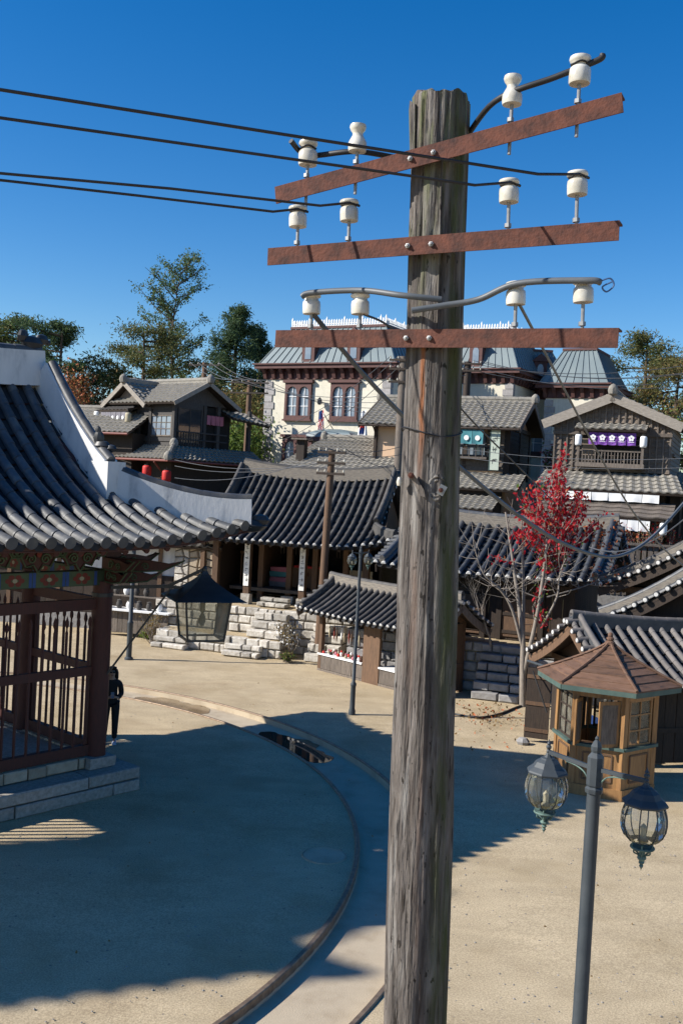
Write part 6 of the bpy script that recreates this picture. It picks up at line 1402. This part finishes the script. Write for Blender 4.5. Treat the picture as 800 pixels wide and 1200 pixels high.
# porch with rounded copper roof, lamp bracket
def mpl(nm, mb, mt, smooth=False): return ob(nm, mb, mt, man, smooth=smooth)
mpl('porch_cornice', MB().b2(4.2, 7.2, -2.2, -.02, 8.35, 8.6), m_brownp); mpl('porch_frieze', MB().b2(4.4, 7.0, -2.0, -.02, 7.95, 8.33), m_cream_w); mpl('porch_lower_moulding', MB().b2(4.25, 7.15, -2.15, -.02, 7.7, 7.93), m_brownp)
mb = MB(); vs = []
for j in range(7):
    t = j / 6 * math.pi / 2; f = math.cos(t); zz_ = 8.603 + .5 * math.sin(t); vs += [(5.7 - 1.45 * f, -2.15 + 1.0 * (1 - f), zz_), (5.7 + 1.45 * f, -2.15 + 1.0 * (1 - f), zz_), (5.7 + 1.45 * f, -.02, zz_), (5.7 - 1.45 * f, -.02, zz_)]
mb.add(vs, [(j * 4 + k, j * 4 + (k + 1) % 4, (j + 1) * 4 + (k + 1) % 4, (j + 1) * 4 + k) for j in range(6) for k in range(4)]); mpl('porch_roof', mb, m_teal, True)
for x in (4.55, 5.3, 6.1, 6.85): mpl('porch_bracket', MB().b2(x - .1, x + .1, -2.12, -2.003, 7.95, 8.32), m_brownp)
for x in (4.5, 6.9): mpl('porch_column', MB().lathe([(.2, 4.9), (.16, 5.2), (.15, 7.3), (.22, 7.69)], 12, (x, -1.9, 0)), m_cream_w, True)
mpl('wall_lamp', MB().lathe([(.08, 10.55), (.14, 10.65), (.14, 10.85), (.03, 10.98)], 8, (3.95, -.3, 0)), m_black); mpl('lamp_arm', MB().beam((3.95, 0, 10.7), (3.95, -.3, 10.95), .04, .04), m_black)
# flags on the facade
def flag(x, lab, kind):
    base_ = M0 + Matrix.Rotation(MR, 3, 'Z') @ Vector((x, -.1, 9.0)); t = thing('flag', lab, 'flag', base_, MR)
    ob('staff', MB().tube([(.5, .08, -.25), (0, -1.0, 1.15)], .025, 6), m_gwood, t)
    mb = MB(); nu, nv = 10, 22; vs = []
    for i in range(nu + 1):
        for j in range(nv + 1):
            u, v = i / nu, j / nv; wd = .22 + .3 * v * (.6 + .4 * (kind == 'k')); vs.append((-.03 + (u - .5) * wd * 1.5 + .02 * math.sin(v * 5), -1.0 + .11 * math.sin(u * 11 + v * 2) * (.4 + v), 1.1 - (1.75 if kind == 'k' else 1.6) * v + .12 * u))
    fs = []
    for i in range(nu):
        for j in range(nv):
            u, v = (i + .5) / nu, (j + .5) / nv; mi = 0
            if kind == 'k':
                if (u - .5) ** 2 + ((v - .55) * 1.7) ** 2 < .1: mi = 1 if v < .55 + .06 * math.sin(u * 6.3) else 2
                elif (abs(u - .15) < .08 or abs(u - .85) < .08) and (abs(v - .2) < .05 or abs(v - .86) < .05): mi = 3
            else:
                mi = 2 if (v < .3 and u < .6) else (1 if (i // 1 + j // 3) % 2 else 0)
            mb.cm = mi; q = [i * (nv + 1) + j, i * (nv + 1) + j + 1, (i + 1) * (nv + 1) + j + 1, (i + 1) * (nv + 1) + j]; mb.f.append(tuple(q)); mb.m.append(mi)
    mb.v.extend(vs); ob('cloth', mb, [m_white, m_redl, m_blue, m_ink], t, smooth=True)
flag(4.6, 'limp red and white striped flag with a blue canton on the mansion front', 's'); flag(7.3, 'limp white flag with a red and blue roundel on the mansion front', 'k')

# ================================================================ FAR UTILITY POLES AND WIRES
def far_pole(top, base, r_, arms, lab, mat=None, armw=1.3, rz=R(-20)):
    d = Vector(top) - Vector(base); P = thing('utility_pole', lab, 'utility pole', base, 0)
    ob('shaft', MB().tube([(0, 0, 0), d * .5, d], [r_ * 1.15, r_, r_ * .88], 12), mat or m_bwood, P, smooth=True); tips = []
    ax = Vector((math.cos(rz), math.sin(rz), 0))
    for q in arms:
        c = d * q; ob('crossarm', MB().beam(c - ax * armw / 2 + Vector((0, -r_, 0)), c + ax * armw / 2 + Vector((0, -r_, 0)), .07, .08), m_dwood, P)
        for s in (-.46, -.2, .2, .46): ob('insulator', MB().lathe([(.015, .03), (.032, .05), (.032, .09), (.02, .1), (.03, .12), (.001, .135)], 8, c + ax * armw * s + Vector((0, -r_, .02))), m_porc, P, smooth=True); tips.append(Vector(base) + c + ax * armw * s + Vector((0, -r_, .16)))
    return tips
b1 = gnd(375, 690, 1.5); b1 = Vector((b1.x, 33.6, 0)); t1 = at(389, 528, 33.6)
tA = far_pole(t1, Vector((at(374, 740, 33.6).x, 33.6, 0)), .13, (.99, .94, .89), 'slim brown utility pole in front of the lettered tiled house', m_bwood, 1.0)
tB = far_pole(at(473, 418, 40), Vector((at(463, 640, 40).x, 40, 1)), .2, (.985, .95, .9), 'grey utility pole half hidden by the big pole, beside the peach-walled house', m_gwood, 1.2)
tC = far_pole(at(293, 446, 55), Vector((at(287, 560, 55).x, 55, 4.5)), .16, (.98, .9), 'utility pole standing against the trees left of the mansion', m_bwood, 2.3)
tD = far_pole(at(240, 425, 58), Vector((at(237, 520, 58).x, 58, 4.5)), .16, (.98,), 'utility pole rising behind the left two-storey house', m_bwood, 2.0)
tE = far_pole(at(548, 424, 52), Vector((at(544, 520, 52).x, 52, 4.5)), .2, (.985, .94), 'dark utility pole beside the big pole, in front of the mansion', m_dwood, 1.4)
def swire(a, b_, sag, lab, r_=.018):
    a, b_ = Vector(a), Vector(b_); pts = [a.lerp(b_, i / 12) - Vector((0, 0, 4 * sag * (i / 12) * (1 - i / 12))) for i in range(13)]
    ob('power_line', MB().tube([p - a for p in pts], r_, 5), m_wire, None, a, smooth=True, label=lab, cat='power line', group='power lines over the village')
for i in (0, 1, 3): swire(tA[i], at(480, 520 + 10 * i, 40), .25, 'thin power line from the slim brown pole to the right, over the tiled ridge', .012)
for i in (0, 2, 3): swire(at(205, 560 - 7 * i, 40), tA[4 + i], .35, 'thin power line from the slim brown pole towards the red lanterns', .012)
for i in range(4): swire(tD[i], tC[i], .3, 'power line between the two poles behind the left two-storey house', .018)
for i in range(4): swire(tC[i], at(470, 462 + 8 * i, 50), .5, 'power line crossing the cream front of the mansion', .015)
for i in range(3): swire(tB[i], at(330, 500 + 16 * i, 54), .4, 'power line sloping down left from the grey pole past the mansion porch', .014)
for i in (0, 2): swire(tB[i + 4], at(545, 440 + 5 * i, 48), .2, 'short power line passing behind the big pole to the dark pole', .015)
for i in (0, 2, 3, 5, 7): swire(tE[i], at(805, 428 + 3.2 * i + (i % 3), 49), .55, 'power line running from the dark pole over the right wing of the mansion', .017)
for i in range(2): swire(at(530, 524 + 10 * i, 36), at(806, 537 + 11 * i, 30), .2, 'power line crossing the skirt roof of the banner house', .01)
swire(at(690, 641, 20), at(806, 604, 17), .3, 'thin blue cable rising to the right across the banner house', .012)

# ================================================================ VEGETATION
class Leaf:
    def __init__(s): s.v = []; s.f = []; s.m = []
    def put(s, c, size, rg, mi=0, asp=.55, droop=0):
        a = Vector((rg.gauss(0, 1), rg.gauss(0, 1), rg.gauss(0, 1) - droop)).normalized(); b_ = a.cross(Vector((rg.gauss(0, 1), rg.gauss(0, 1), rg.gauss(0, 1)))).normalized()
        k = len(s.v); p = Vector(c); a *= size; b_ *= size * asp
        s.v += [p - a * .5, p - b_ * .5 + a * .05, p + a * .5, p + b_ * .5 + a * .05]; s.f.append((k, k + 1, k + 2, k + 3)); s.m.append(mi)
def grow(mb, rg, p, d, ln, r_, depth, maxd, tips, spread=.6, upb=.1, segs=4, kids=(2, 4), shrink=.68):
    pts = [p]; rs = [r_]; dd = d.copy()
    for i in range(segs):
        dd = (dd + Vector((rg.gauss(0, .1), rg.gauss(0, .1), rg.gauss(0, .07) + upb * .3))).normalized(); pts.append(pts[-1] + dd * ln / segs); rs.append(r_ * (1 - .45 * (i + 1) / segs))
    mb.tube(pts, rs, 7 if depth < 2 else 5, False)
    if depth >= maxd:
        tips.append((pts[-1], dd)); tips.append((pts[-2], dd)); return
    for k in range(rg.randint(*kids)):
        q = rg.uniform(.35, 1) if k else 1.0; i = min(segs, max(1, int(q * segs))); v = Vector((rg.gauss(0, 1), rg.gauss(0, 1), rg.gauss(0, .5))); nd = (dd + v.normalized() * spread + Vector((0, 0, upb))).normalized()
        grow(mb, rg, pts[i], nd, ln * shrink * rg.uniform(.8, 1.15), rs[i] * .68, depth + 1, maxd, tips, spread, upb, segs, kids, shrink)
def finish_tree(P, mb, lf, mats, bark):
    ob('trunk', mb, bark, P, smooth=True, ang=60)
    c = MB(); c.v = [tuple(q) for q in lf.v]; c.f = lf.f; c.m = lf.m; ob('crown', c, mats, P)
def pine(name, lab, base, h, w_, seed, mats, n_=16, dens=260, size=.34, low=.3, flat=.45, grp=None, cone=False):
    size *= .72; dens = int(dens * 1.6)
    rg = random.Random(seed); P = thing(name, lab, 'tree', base, 0, grp); mb = MB(); lf = Leaf(); bend = rg.uniform(-.4, .4)
    tp = [Vector((bend * math.sin(i / 8 * 2.5), .2 * bend * i / 8, h * i / 8)) for i in range(9)]; mb.tube(tp, [.26 * (1 - i / 9.2) * h / 9 for i in range(9)], 8)
    for k in range(n_):
        t = low + (1 - low) * (k + rg.random() * .7) / n_; a = rg.uniform(0, 6.28); i = min(7, int(t * 8)); st = tp[i].lerp(tp[i + 1], t * 8 - i); ln = w_ * (.35 + .65 * math.sin(math.pi * min(1, (1 - t) * .9 + .12))) * rg.uniform(.65, 1.1)
        if cone: ln = w_ * (1.08 - t) ** .8 * rg.uniform(.75, 1.1)
        if t > .93: ln *= .5
        e_ = st + Vector((math.cos(a) * ln, math.sin(a) * ln, ln * rg.uniform(.0, .3))); mid = st.lerp(e_, .55) + Vector((0, 0, -.05 * ln)); mb.tube([st, mid, e_], [.07, .05, .02], 5, False)
        for c0, f in ((e_, 1), (mid, .75), (st.lerp(e_, .8) + Vector((rg.gauss(0, .35), rg.gauss(0, .35), .1)), .7)):
            R_ = (.36 * w_ if not cone else .2 * w_ + .18 * ln) * f * rg.uniform(.6, 1)
            for q in range(int(dens * f)):
                v = Vector((rg.gauss(0, .5), rg.gauss(0, .5), rg.gauss(0, .5) * flat)); lf.put(c0 + v * R_, size * rg.uniform(.5, 1.2), rg, rg.choices(range(len(mats)), [3, 1, 1][:len(mats)])[0], .28)
    finish_tree(P, mb, lf, mats, m_bark)
def broad(name, lab, base, h, seed, mats, maxd=4, ln=.33, spread=.55, upb=.3, leaves=14, size=.22, scatter=.4, bark=None, wts=None, cat='tree', r0=None, kids=(2, 4)):
    size *= .7; leaves = int(leaves * 1.5)
    rg = random.Random(seed); P = thing(name, lab, cat, base); mb = MB(); lf = Leaf(); tips = []
    grow(mb, rg, Vector((0, 0, -.05)), Vector((rg.uniform(-.05, .05), 0, 1)), h * ln, r0 or h * .018, 0, maxd, tips, spread, upb, kids=kids)
    zm = max(p.z for p, _ in tips); sc = h / zm; mb.v = [(x * sc, y * sc, z * sc) for x, y, z in mb.v]; tips = [(p * sc, d) for p, d in tips]
    for (p, d) in tips:
        for k in range(leaves): lf.put(p + Vector((rg.gauss(0, scatter), rg.gauss(0, scatter), rg.gauss(0, scatter))), size * rg.uniform(.5, 1.2), rg, rg.choices(range(len(mats)), wts or [1] * len(mats))[0])
    finish_tree(P, mb, lf, mats, bark or m_bark); return P
def tb(x, y, Y): q = at(x, y, Y); return Vector((q.x, q.y, terrain(q.x, q.y))), q.z - terrain(q.x, q.y)
def airy_tree(lab, base, h, w_, seed, mats):
    rg = random.Random(seed); P = thing('tall_tree', lab, 'tree', base); mb = MB(); lf = Leaf()
    tp = [Vector((.25 * math.sin(i * .7), .1 * i / 10, h * .97 * i / 10)) for i in range(11)]; mb.tube(tp, [.2 * (1 - i / 10.6) for i in range(11)], 8)
    for k in range(46):
        t = .30 + .69 * (k + rg.random()) / 46; a = rg.uniform(0, 6.28); i = min(9, int(t * 10)); st_ = tp[i].lerp(tp[i + 1], t * 10 - i)
        prof = math.sin(math.pi * min(1, max(0, (t - .2) / .84))) ** .7; ln = w_ * prof * rg.uniform(.55, 1.1)
        e2 = st_ + Vector((math.cos(a) * ln, math.sin(a) * ln, ln * rg.uniform(.45, .95))); md = st_.lerp(e2, .5) + Vector((0, 0, -.06 * ln)); mb.tube([st_, md, e2], [.05, .035, .012], 5, False)
        for q in range(9):
            f = rg.uniform(.25, 1); c0 = st_.lerp(md, f * 2) if f < .5 else md.lerp(e2, f * 2 - 1); tw = c0 + Vector((rg.gauss(0, .4), rg.gauss(0, .4), rg.uniform(0, .6))); mb.tube([c0, tw], [.012, .005], 4, False)
            for z in range(26): lf.put(c0.lerp(tw, rg.uniform(.3, 1.1)) + Vector((rg.gauss(0, .16), rg.gauss(0, .16), rg.gauss(0, .16))), .2 * rg.uniform(.5, 1.1), rg, rg.choices((0, 1), (5, 1))[0], .6)
    finish_tree(P, mb, lf, mats, m_bark)
b_, h_ = tb(210, 302, 74); airy_tree('tall thinly leaved green tree rising above the left two-storey house', b_, h_, 3.3, 12, [m_poplar, m_pineb])
b_, h_ = tb(283, 362, 72); pine('conifer', 'dark green conifer between the tall thin tree and the mansion', b_, h_, 3.4, 21, [m_conif, m_pine], 58, 130, .42, .1, .9, cone=True)
b_, h_ = tb(302, 385, 76); pine('conifer', 'dark conifer partly behind the mansion roof corner', b_, h_ * 1.0, 2.6, 22, [m_conif, m_pine], 46, 120, .42, .1, .9, cone=True)
b_, h_ = tb(165, 385, 68); pine('pine_tree', 'brownish pine with flat needle pads left of the tall thin tree', b_, h_, 3.6, 23, [m_pineb, m_pine], 26, 200, .4, .2, .5)
b_, h_ = tb(20, 375, 66); pine('pine_tree', 'broad green pine above the white plastered ridge', b_, h_, 4.0, 24, [m_pine, m_pineb], 20, 240, .4, .4, .42)
b_, h_ = tb(75, 380, 64); pine('pine_tree', 'dark green pine beside the reddish bare tree', b_, h_, 2.7, 25, [m_conif, m_pine], 30, 180, .4, .1, .6)
b_, h_ = tb(88, 380, 60); broad('autumn_tree', 'reddish-brown half-bare tree in front of the dark pine', b_, h_ * .72, 26, [m_leafr2, m_autumn], 4, .34, .5, .3, 7, .26, .45, bark=m_twig)
b_, h_ = tb(757, 395, 70); pine('pine_tree', 'olive pine with clumped needles right of the mansion roof', b_, h_, 3.6, 27, [m_pineb, m_pine], 28, 200, .4, .15, .6)
b_, h_ = tb(800, 420, 66); pine('pine_tree', 'brownish pine at the right beyond the banner house', b_, h_, 3.6, 28, [m_pineb, m_autumn], 28, 200, .4, .1, .6)
b_, h_ = tb(770, 460, 62); broad('leafy_tree', 'olive-green leafy tree directly behind the banner house gable', b_, h_ * .8, 29, [m_bushg, m_autumn, m_pineb], 4, .32, .6, .2, 22, .3, .6)
b_, h_ = tb(765, 450, 58); broad('leafy_tree', 'sparse yellowish tree over the ridge of the banner house', b_, h_ * .75, 30, [m_autumn, m_shrub], 4, .34, .6, .25, 12, .26, .6)
BG = [(265, 455, 64, m_pineb, m_autumn, 'olive undergrowth tree behind the pole left of the mansion'), (250, 470, 68, m_pine, m_autumn, 'dull green tree behind the left two-storey house roof'), (268, 500, 60, m_bushg, m_pine, 'bright green bushy tree at the foot of the pole left of the mansion'), (284, 478, 70, m_pineb, m_bushg, 'mixed green and brown tree touching the mansion corner'), (120, 455, 66, m_autumn, m_pineb, 'brown shrubby tree left of the two-storey house roof'), (60, 440, 70, m_pine, m_pineb, 'green shrubby tree below the pines beside the white ridge'), (230, 440, 72, m_pine, m_pineb, 'dense green tree under the crown of the tall thin tree'), (185, 440, 74, m_pineb, m_pine, 'dense olive tree behind the ridge of the left two-storey house'), (290, 430, 78, m_conif, m_autumn, 'dark dense tree below the conifers beside the mansion')]
for i, (x, y, Y, a, c, lab) in enumerate(BG):
    b_, h_ = tb(x, y, Y); broad('background_tree', lab, b_, h_ * .95, 40 + i, [a, c], 4, .3, .65, .15, 26, .34, .75, wts=[3, 1])
# dry shrubs and low plants
def shrub(lab, base, h, w_, seed, mats, n_=26, leaves=14, size=.07):
    rg = random.Random(seed); P = thing('shrub', lab, 'shrub', base); mb = MB(); lf = Leaf()
    for k in range(n_):
        a = rg.uniform(0, 6.28); l = rg.uniform(.5, 1) * h; e_ = Vector((math.cos(a) * w_ * rg.random(), math.sin(a) * w_ * rg.random(), l)); m_ = e_ * .5 + Vector((rg.gauss(0, .06), rg.gauss(0, .06), .06)); mb.tube([Vector((rg.gauss(0, .06), rg.gauss(0, .06), 0)), m_, e_], [.014, .01, .004], 4, False)
        for q in range(leaves): lf.put(m_.lerp(e_, rg.random()) + Vector((rg.gauss(0, .06), rg.gauss(0, .06), rg.gauss(0, .06))), size * rg.uniform(.5, 1.3), rg, rg.randrange(len(mats)))
    ob('stems', mb, m_twig, P); c = MB(); c.v = [tuple(q) for q in lf.v]; c.f = lf.f; c.m = lf.m; ob('leaves', c, mats, P)
shrub('dry yellowish shrub growing in the gap of the stone terrace', gnd(338, 772), 1.35, .6, 1, [m_shrub, m_white, m_autumn], 34, 16, .09)
shrub('dry brown shrub beside the jar shelf and left terrace steps', gnd(190, 757) + Vector((-.4, .4, 0)), 1.1, .7, 2, [m_shrub, m_autumn], 30, 14, .08)
shrub('low green ground plant at the foot of the left terrace steps', gnd(171, 748), .28, .45, 3, [m_bushg], 30, 24, .09)
shrub('low green plant at the foot of the dry terrace shrub', gnd(336, 776), .3, .35, 4, [m_bushg, m_shrub], 20, 16, .08)
for i, x in enumerate((700, 722, 745, 765, 785)):
    q = at(x, 628, 38.4); shrub('reddish barberry shrub in the row along the slat fence under the banner house', Vector((q.x, q.y, 3.6)), 1.5 + .3 * (i % 2), .5, 60 + i, [m_leafr2, m_leafr, m_shrub], 22, 12, .11); bpy.data.objects[-1] if False else None
for o in [o for o in COL.objects if o.name.startswith('shrub') and 'barberry' in o.get('label', '')]: o['group'] = 'barberry shrubs along the slat fence'
q = at(650, 470, 47); shrub('green climbing bush in the gap between the teal curtain house and the banner house', Vector((at(652, 500, 46).x, 46, 6.0)), 2.4, .9, 70, [m_bushg, m_pine, m_pinkc], 40, 26, .16)

# red-leaved tree: three pale stems, red leaves on the upper right
def red_tree():
    rg = random.Random(11); base = gnd(612, 828); P = thing('red_leaved_tree', 'young tree with pale stems and bright red autumn leaves in front of the timber house', 'tree', base)
    mb = MB(); lf = Leaf(); Y0 = base.y
    def q(x, y, dy=0): return at(x, y, Y0 + dy) - base
    stems = [([(612, 829, 0), (612, 780, 0), (612, 745, 0), (605, 690, .1), (598, 640, .2), (592, 600, .3)], .10), ([(612, 760, 0), (600, 715, -.1), (585, 690, -.2), (566, 672, -.3), (555, 640, -.3)], .05), ([(612, 780, 0), (613, 700, .2), (612, 650, .3), (611, 610, .3)], .065), ([(613, 790, 0), (626, 735, -.2), (634, 690, -.3), (640, 640, -.2), (648, 590, 0), (652, 550, 0)], .07), ([(634, 735, -.2), (652, 700, -.4), (656, 670, -.4), (670, 640, -.3)], .04), ([(640, 700, -.2), (690, 685, .2), (715, 670, .4)], .025)]
    nodes = []
    for pts, r_ in stems:
        sp = smooth_path([q(*p) for p in pts], 4); mb.tube(sp, [r_ * (1 - .75 * i / (len(sp) - 1)) for i in range(len(sp))], 8, False); nodes += [(p, r_) for p in sp[len(sp) // 3:]]
    # bare twigs
    for k in range(150):
        p, r_ = rg.choice(nodes); d = Vector((rg.gauss(0, .7), rg.gauss(0, .5), rg.uniform(-.1, 1))).normalized(); l = rg.uniform(.35, 1.2); m_ = p + d * l * .5 + Vector((rg.gauss(0, .05), 0, rg.gauss(0, .05))); e_ = p + d * l + Vector((0, 0, .08)); mb.tube([p, m_, e_], [.012, .008, .004], 4, False)
    cl = [(640, 560, .55, 230), (655, 585, .62, 330), (632, 600, .55, 280), (668, 605, .55, 300), (645, 625, .55, 260), (620, 575, .35, 110), (676, 580, .35, 120), (690, 612, .35, 110), (652, 550, .35, 110), (655, 528, .2, 40), (613, 595, .35, 70), (660, 640, .45, 130), (640, 655, .3, 60), (628, 692, .35, 60), (638, 670, .3, 50), (632, 715, .3, 30), (607, 620, .3, 40), (575, 648, .15, 8), (712, 600, .2, 30)]
    tot = [n_ for _, _, _, n_ in cl]
    for k in range(165):   # leafy sprays along upright twigs
        x, y, s, n_ = rg.choices(cl, tot)[0]; e2 = q(x, y, rg.uniform(-.5, .5)) + Vector((rg.gauss(0, .5), rg.gauss(0, .5), rg.gauss(0, .55))) * s
        src = q(645, 668, 0) if y < 660 else q(632, 735, -.2); dr = (src - e2).normalized(); st2 = e2 + dr * min(rg.uniform(.5, 1.2), (src - e2).length) + Vector((rg.gauss(0, .12), rg.gauss(0, .12), 0)); md = st2.lerp(e2, .5) + Vector((rg.gauss(0, .07), 0, rg.gauss(0, .05)))
        mb.tube([st2, md, e2], [.012, .008, .003], 4, False)
        for z in range(rg.randint(12, 24)):
            f = rg.uniform(.2, 1.05); c0 = st2.lerp(md, f * 2) if f < .5 else md.lerp(e2, f * 2 - 1); mi = rg.choices((0, 1, 2), (10, .8, .1 if y < 640 else 3))[0]
            lf.put(c0 + Vector((rg.gauss(0, .075), rg.gauss(0, .075), rg.gauss(0, .07) - .03)), .135 * rg.uniform(.55, 1.2), rg, mi, .6, droop=1.2)
    for k in range(160):   # sparse orange leaves over the right hand tiles
        c0 = q(rg.uniform(690, 735), rg.uniform(610, 690), rg.uniform(-.3, .6)); lf.put(c0, .12, rg, 1, .6)
    finish_tree(P, mb, lf, [m_leafr, m_leafr2, m_bushg], m_twig)
red_tree()
def bare_tree(lab, base, h, seed):
    rg = random.Random(seed); P = thing('bare_tree', lab, 'tree', base); mb = MB(); tips = []
    grow(mb, rg, Vector((0, 0, -.05)), Vector((-.1, 0, 1)), h * .35, .035, 0, 4, tips, .6, .25, kids=(2, 4)); ob('trunk', mb, m_twig, P, smooth=True, ang=60)
bare_tree('leafless young tree with fine twigs in front of the timber house roof', Vector((at(575, 750, 29.5).x, 29.5, 1.5)), 3.2, 5)

# fallen leaves, gravel, cable on the ground
rg = random.Random(31); lf = Leaf()
for k in range(260):
    p = gnd(rg.gauss(573, 22), rg.gauss(838, 8) if k < 200 else rg.uniform(815, 880)); lf.put(p + Vector((0, 0, .03)), .09 * rg.uniform(.5, 1.1), rg, rg.randrange(2), .6)
for k in range(160): p = Vector((rg.uniform(-4, 9), rg.uniform(9, 30), .02)); lf.put(p, .05 * rg.uniform(.5, 1.2), rg, 1, .6)
c = MB(); c.v = [tuple(q) for q in lf.v]; c.f = lf.f; c.m = lf.m; ob('fallen_leaves', c, [m_leafr2, m_autumn], kind='stuff', label='scattered fallen leaves on the sand', cat='leaves')
mb = MB()
for k in range(2200):
    p = Vector((rg.uniform(-5, 6), 8 + 17 * rg.random() ** 1.6, .004)); s = rg.uniform(.006, .02)
    if math.hypot(p.x - TCX, p.y - TCY) > R1 - .2 and math.hypot(p.x - TCX, p.y - TCY) < R2 + .2: continue
    mb.add([p + Vector((math.cos(t) * s * rg.uniform(.7, 1.2), math.sin(t) * s * rg.uniform(.7, 1.2), 0)) for t in (0, 1.26, 2.5, 3.8, 5)] + [p + Vector((0, 0, s * .8))], [(0, 1, 5), (1, 2, 5), (2, 3, 5), (3, 4, 5), (4, 0, 5)])
ob('gravel', mb, m_granite, kind='stuff')
wire('ground_cable', [gnd(532, 838) + Vector((0, 0, .03)), gnd(560, 842) + Vector((0, 0, .03)), gnd(585, 838) + Vector((0, 0, .03)), gnd(612, 828) + Vector((0, 0, .03)), gnd(640, 826) + Vector((0, 0, .03))], .03, m_cable, 'black cable lying on the sand between the stone steps and the shed')
mh = gnd(380, 1003); mc = thing('manhole_cover', 'round sand-dusted manhole cover in the shaded ground inside the rail curve', 'manhole', mh)
ob('cover', MB().lathe([(.34, .0), (.34, .012), (.3, .014), (.3, .01), (.001, .01)], 28), m_concrete, mc); ob('ring', MB().lathe([(.352, .0), (.352, .013), (.362, .013), (.366, .0)], 28), m_concrete, mc)

# shelf of jars and fence behind the lamp post
jq = gnd(150, 752); js = thing('jar_shelf', 'white-topped wooden stand with jars behind the plain lamp post', 'stand', Vector((jq.x - 1.6, jq.y + 1.4, 0)), R(-15))
planks(js, 0, 3.0, 0, .15, .95, .2, m_gwood, .04, 'front_board'); ob('shelf_top', MB().b2(-.1, 3.1, -.25, .5, .96, 1.02), m_white, js); ob('upper_shelf', MB().b2(-.1, 3.1, .2, .5, 1.45, 1.5), m_gwood, js)
for x in (0, 1.5, 3.0): ob('post', MB().b2(x - .05, x + .05, .35, .45, 0, 2.0), m_gwood, js)
for i in range(12):
    zj = 1.02 if i < 7 else 1.5; w_ = Vector((js.location.x, js.location.y, 0)) + Matrix.Rotation(R(-15), 3, 'Z') @ Vector((.2 + .4 * (i if i < 7 else i - 7 + .3), .05 if i < 7 else .34, zj))
    t = thing('onggi_jar', 'small dark glazed jar on the %s shelf of the stand behind the lamp post' % ('white' if i < 7 else 'upper'), 'jar', w_, 0, 'jars on the white shelf' if i < 7 else 'jars on the upper shelf')
    ob('body', MB().lathe([(.07, 0), (.12, .1), (.12, .18), (.08, .27), (.09, .29)], 10), m_blwood if i % 3 else m_white, t, smooth=True); ob('lid', MB().lathe([(.1, .29), (.09, .31), (.02, .34)], 10), m_blwood, t, smooth=True)
for k in range(7):
    q = gnd(20 + 18 * k, 735) + Vector((0, 2.5, 0)); t = thing('onggi_jar', 'large pottery jar in the row seen through the pavilion railing', 'jar', q, 0, 'large jars behind the pavilion')
    ob('body', MB().lathe([(.2, 0), (.34, .3), (.36, .55), (.26, .8), (.28, .84)], 14), m_bwood if k % 2 else m_granite_w, t, smooth=True); ob('lid', MB().lathe([(.3, .84), (.26, .9), (.05, .95)], 14), m_bwood, t, smooth=True)
bw = gnd(60, 716) + Vector((-2, 2.5, 0)); t = thing('courtyard_wall', 'low stone courtyard wall with tile coping seen behind the pavilion', 'wall', bw, R(-12))
ob('wall_core', MB().b2(-10, 6.5, .12, .5, 0, 1.6), m_mortar, t); stone_course_wall(t, 'wall_stone', -6, 6.5, 0, 0, 1.6, .3, .3, .35, .6, m_granite_w, jit=.03, bev=.04)
ob('coping', MB().poly([(-10, -.2, 1.6), (-10, .25, 1.95), (-10, .7, 1.6)], (16.5, 0, 0)), m_tile, t)

# tall hall standing left of the frame: only its long shadow reaches the picture
BHR = R(22); bc = Vector((-22.6, 8.3, 0)); bdx = Vector((math.cos(BHR), math.sin(BHR), 0)); bdy = Vector((-math.sin(BHR), math.cos(BHR), 0))
hall = thing('tall_hall', 'tall tiled hall beside the square whose shadow falls across the sand', 'hall', bc - bdx * 11 + bdy * 1.2, BHR)
ob('wall', MB().b2(0, 9.8, 0, 2.6, 0, 14.6), m_plaster, hall)
for k in range(5): ob('column', MB().lathe([(.25, 0), (.25, 14.5)], 12, (.1 + 2.4 * k, -.05, 0)), m_redwood, hall, smooth=True)
giwa(hall, 9.8, 2.6, 1.2, 14.5, 2.2, al=.5, g=-.1, up=.5, sp=.5, r=.11, tl=.6, mt=m_tile, rh=.5, rw=.4, mr=m_plaster, hipmat=m_plaster, parts='', rafters='')

# plank storehouse behind the jar stand
q = at(-40, 690, 39); sto = thing('storehouse', 'dark plank storehouse with white plaster panels behind the jars and lamp post', 'house', Vector((q.x - 6, 39.5, 0)), R(-8))
planks(sto, 0, 16, 0, .6, 2.2, .5, m_dwood, .05, 'wall_plank'); ob('plaster_band', MB().b2(0, 16, .0, .1, 2.2, 3.4), m_plaster, sto); ob('stone_base', MB().b2(-.1, 16.1, -.1, .3, 0, .6), m_stair, sto); ob('rear_wall', MB().b2(0, 16, .1, 2, .6, 3.4), m_dwood, sto)
for i in range(9): ob('post', MB().b2(i * 2 - .08, i * 2 + .08, -.09, -.0005 - .05, .6, 3.5), m_bwood, sto)
jslope(sto, (-.5, -.7, 3.4), (16.5, -.7, 3.4), (16.5, 1.2, 4.5), (-.5, 1.2, 4.5), mat=m_tile2); jslope(sto, (16.5, 3.1, 3.4), (-.5, 3.1, 3.4), (-.5, 1.2, 4.5), (16.5, 1.2, 4.5), mat=m_tile2)
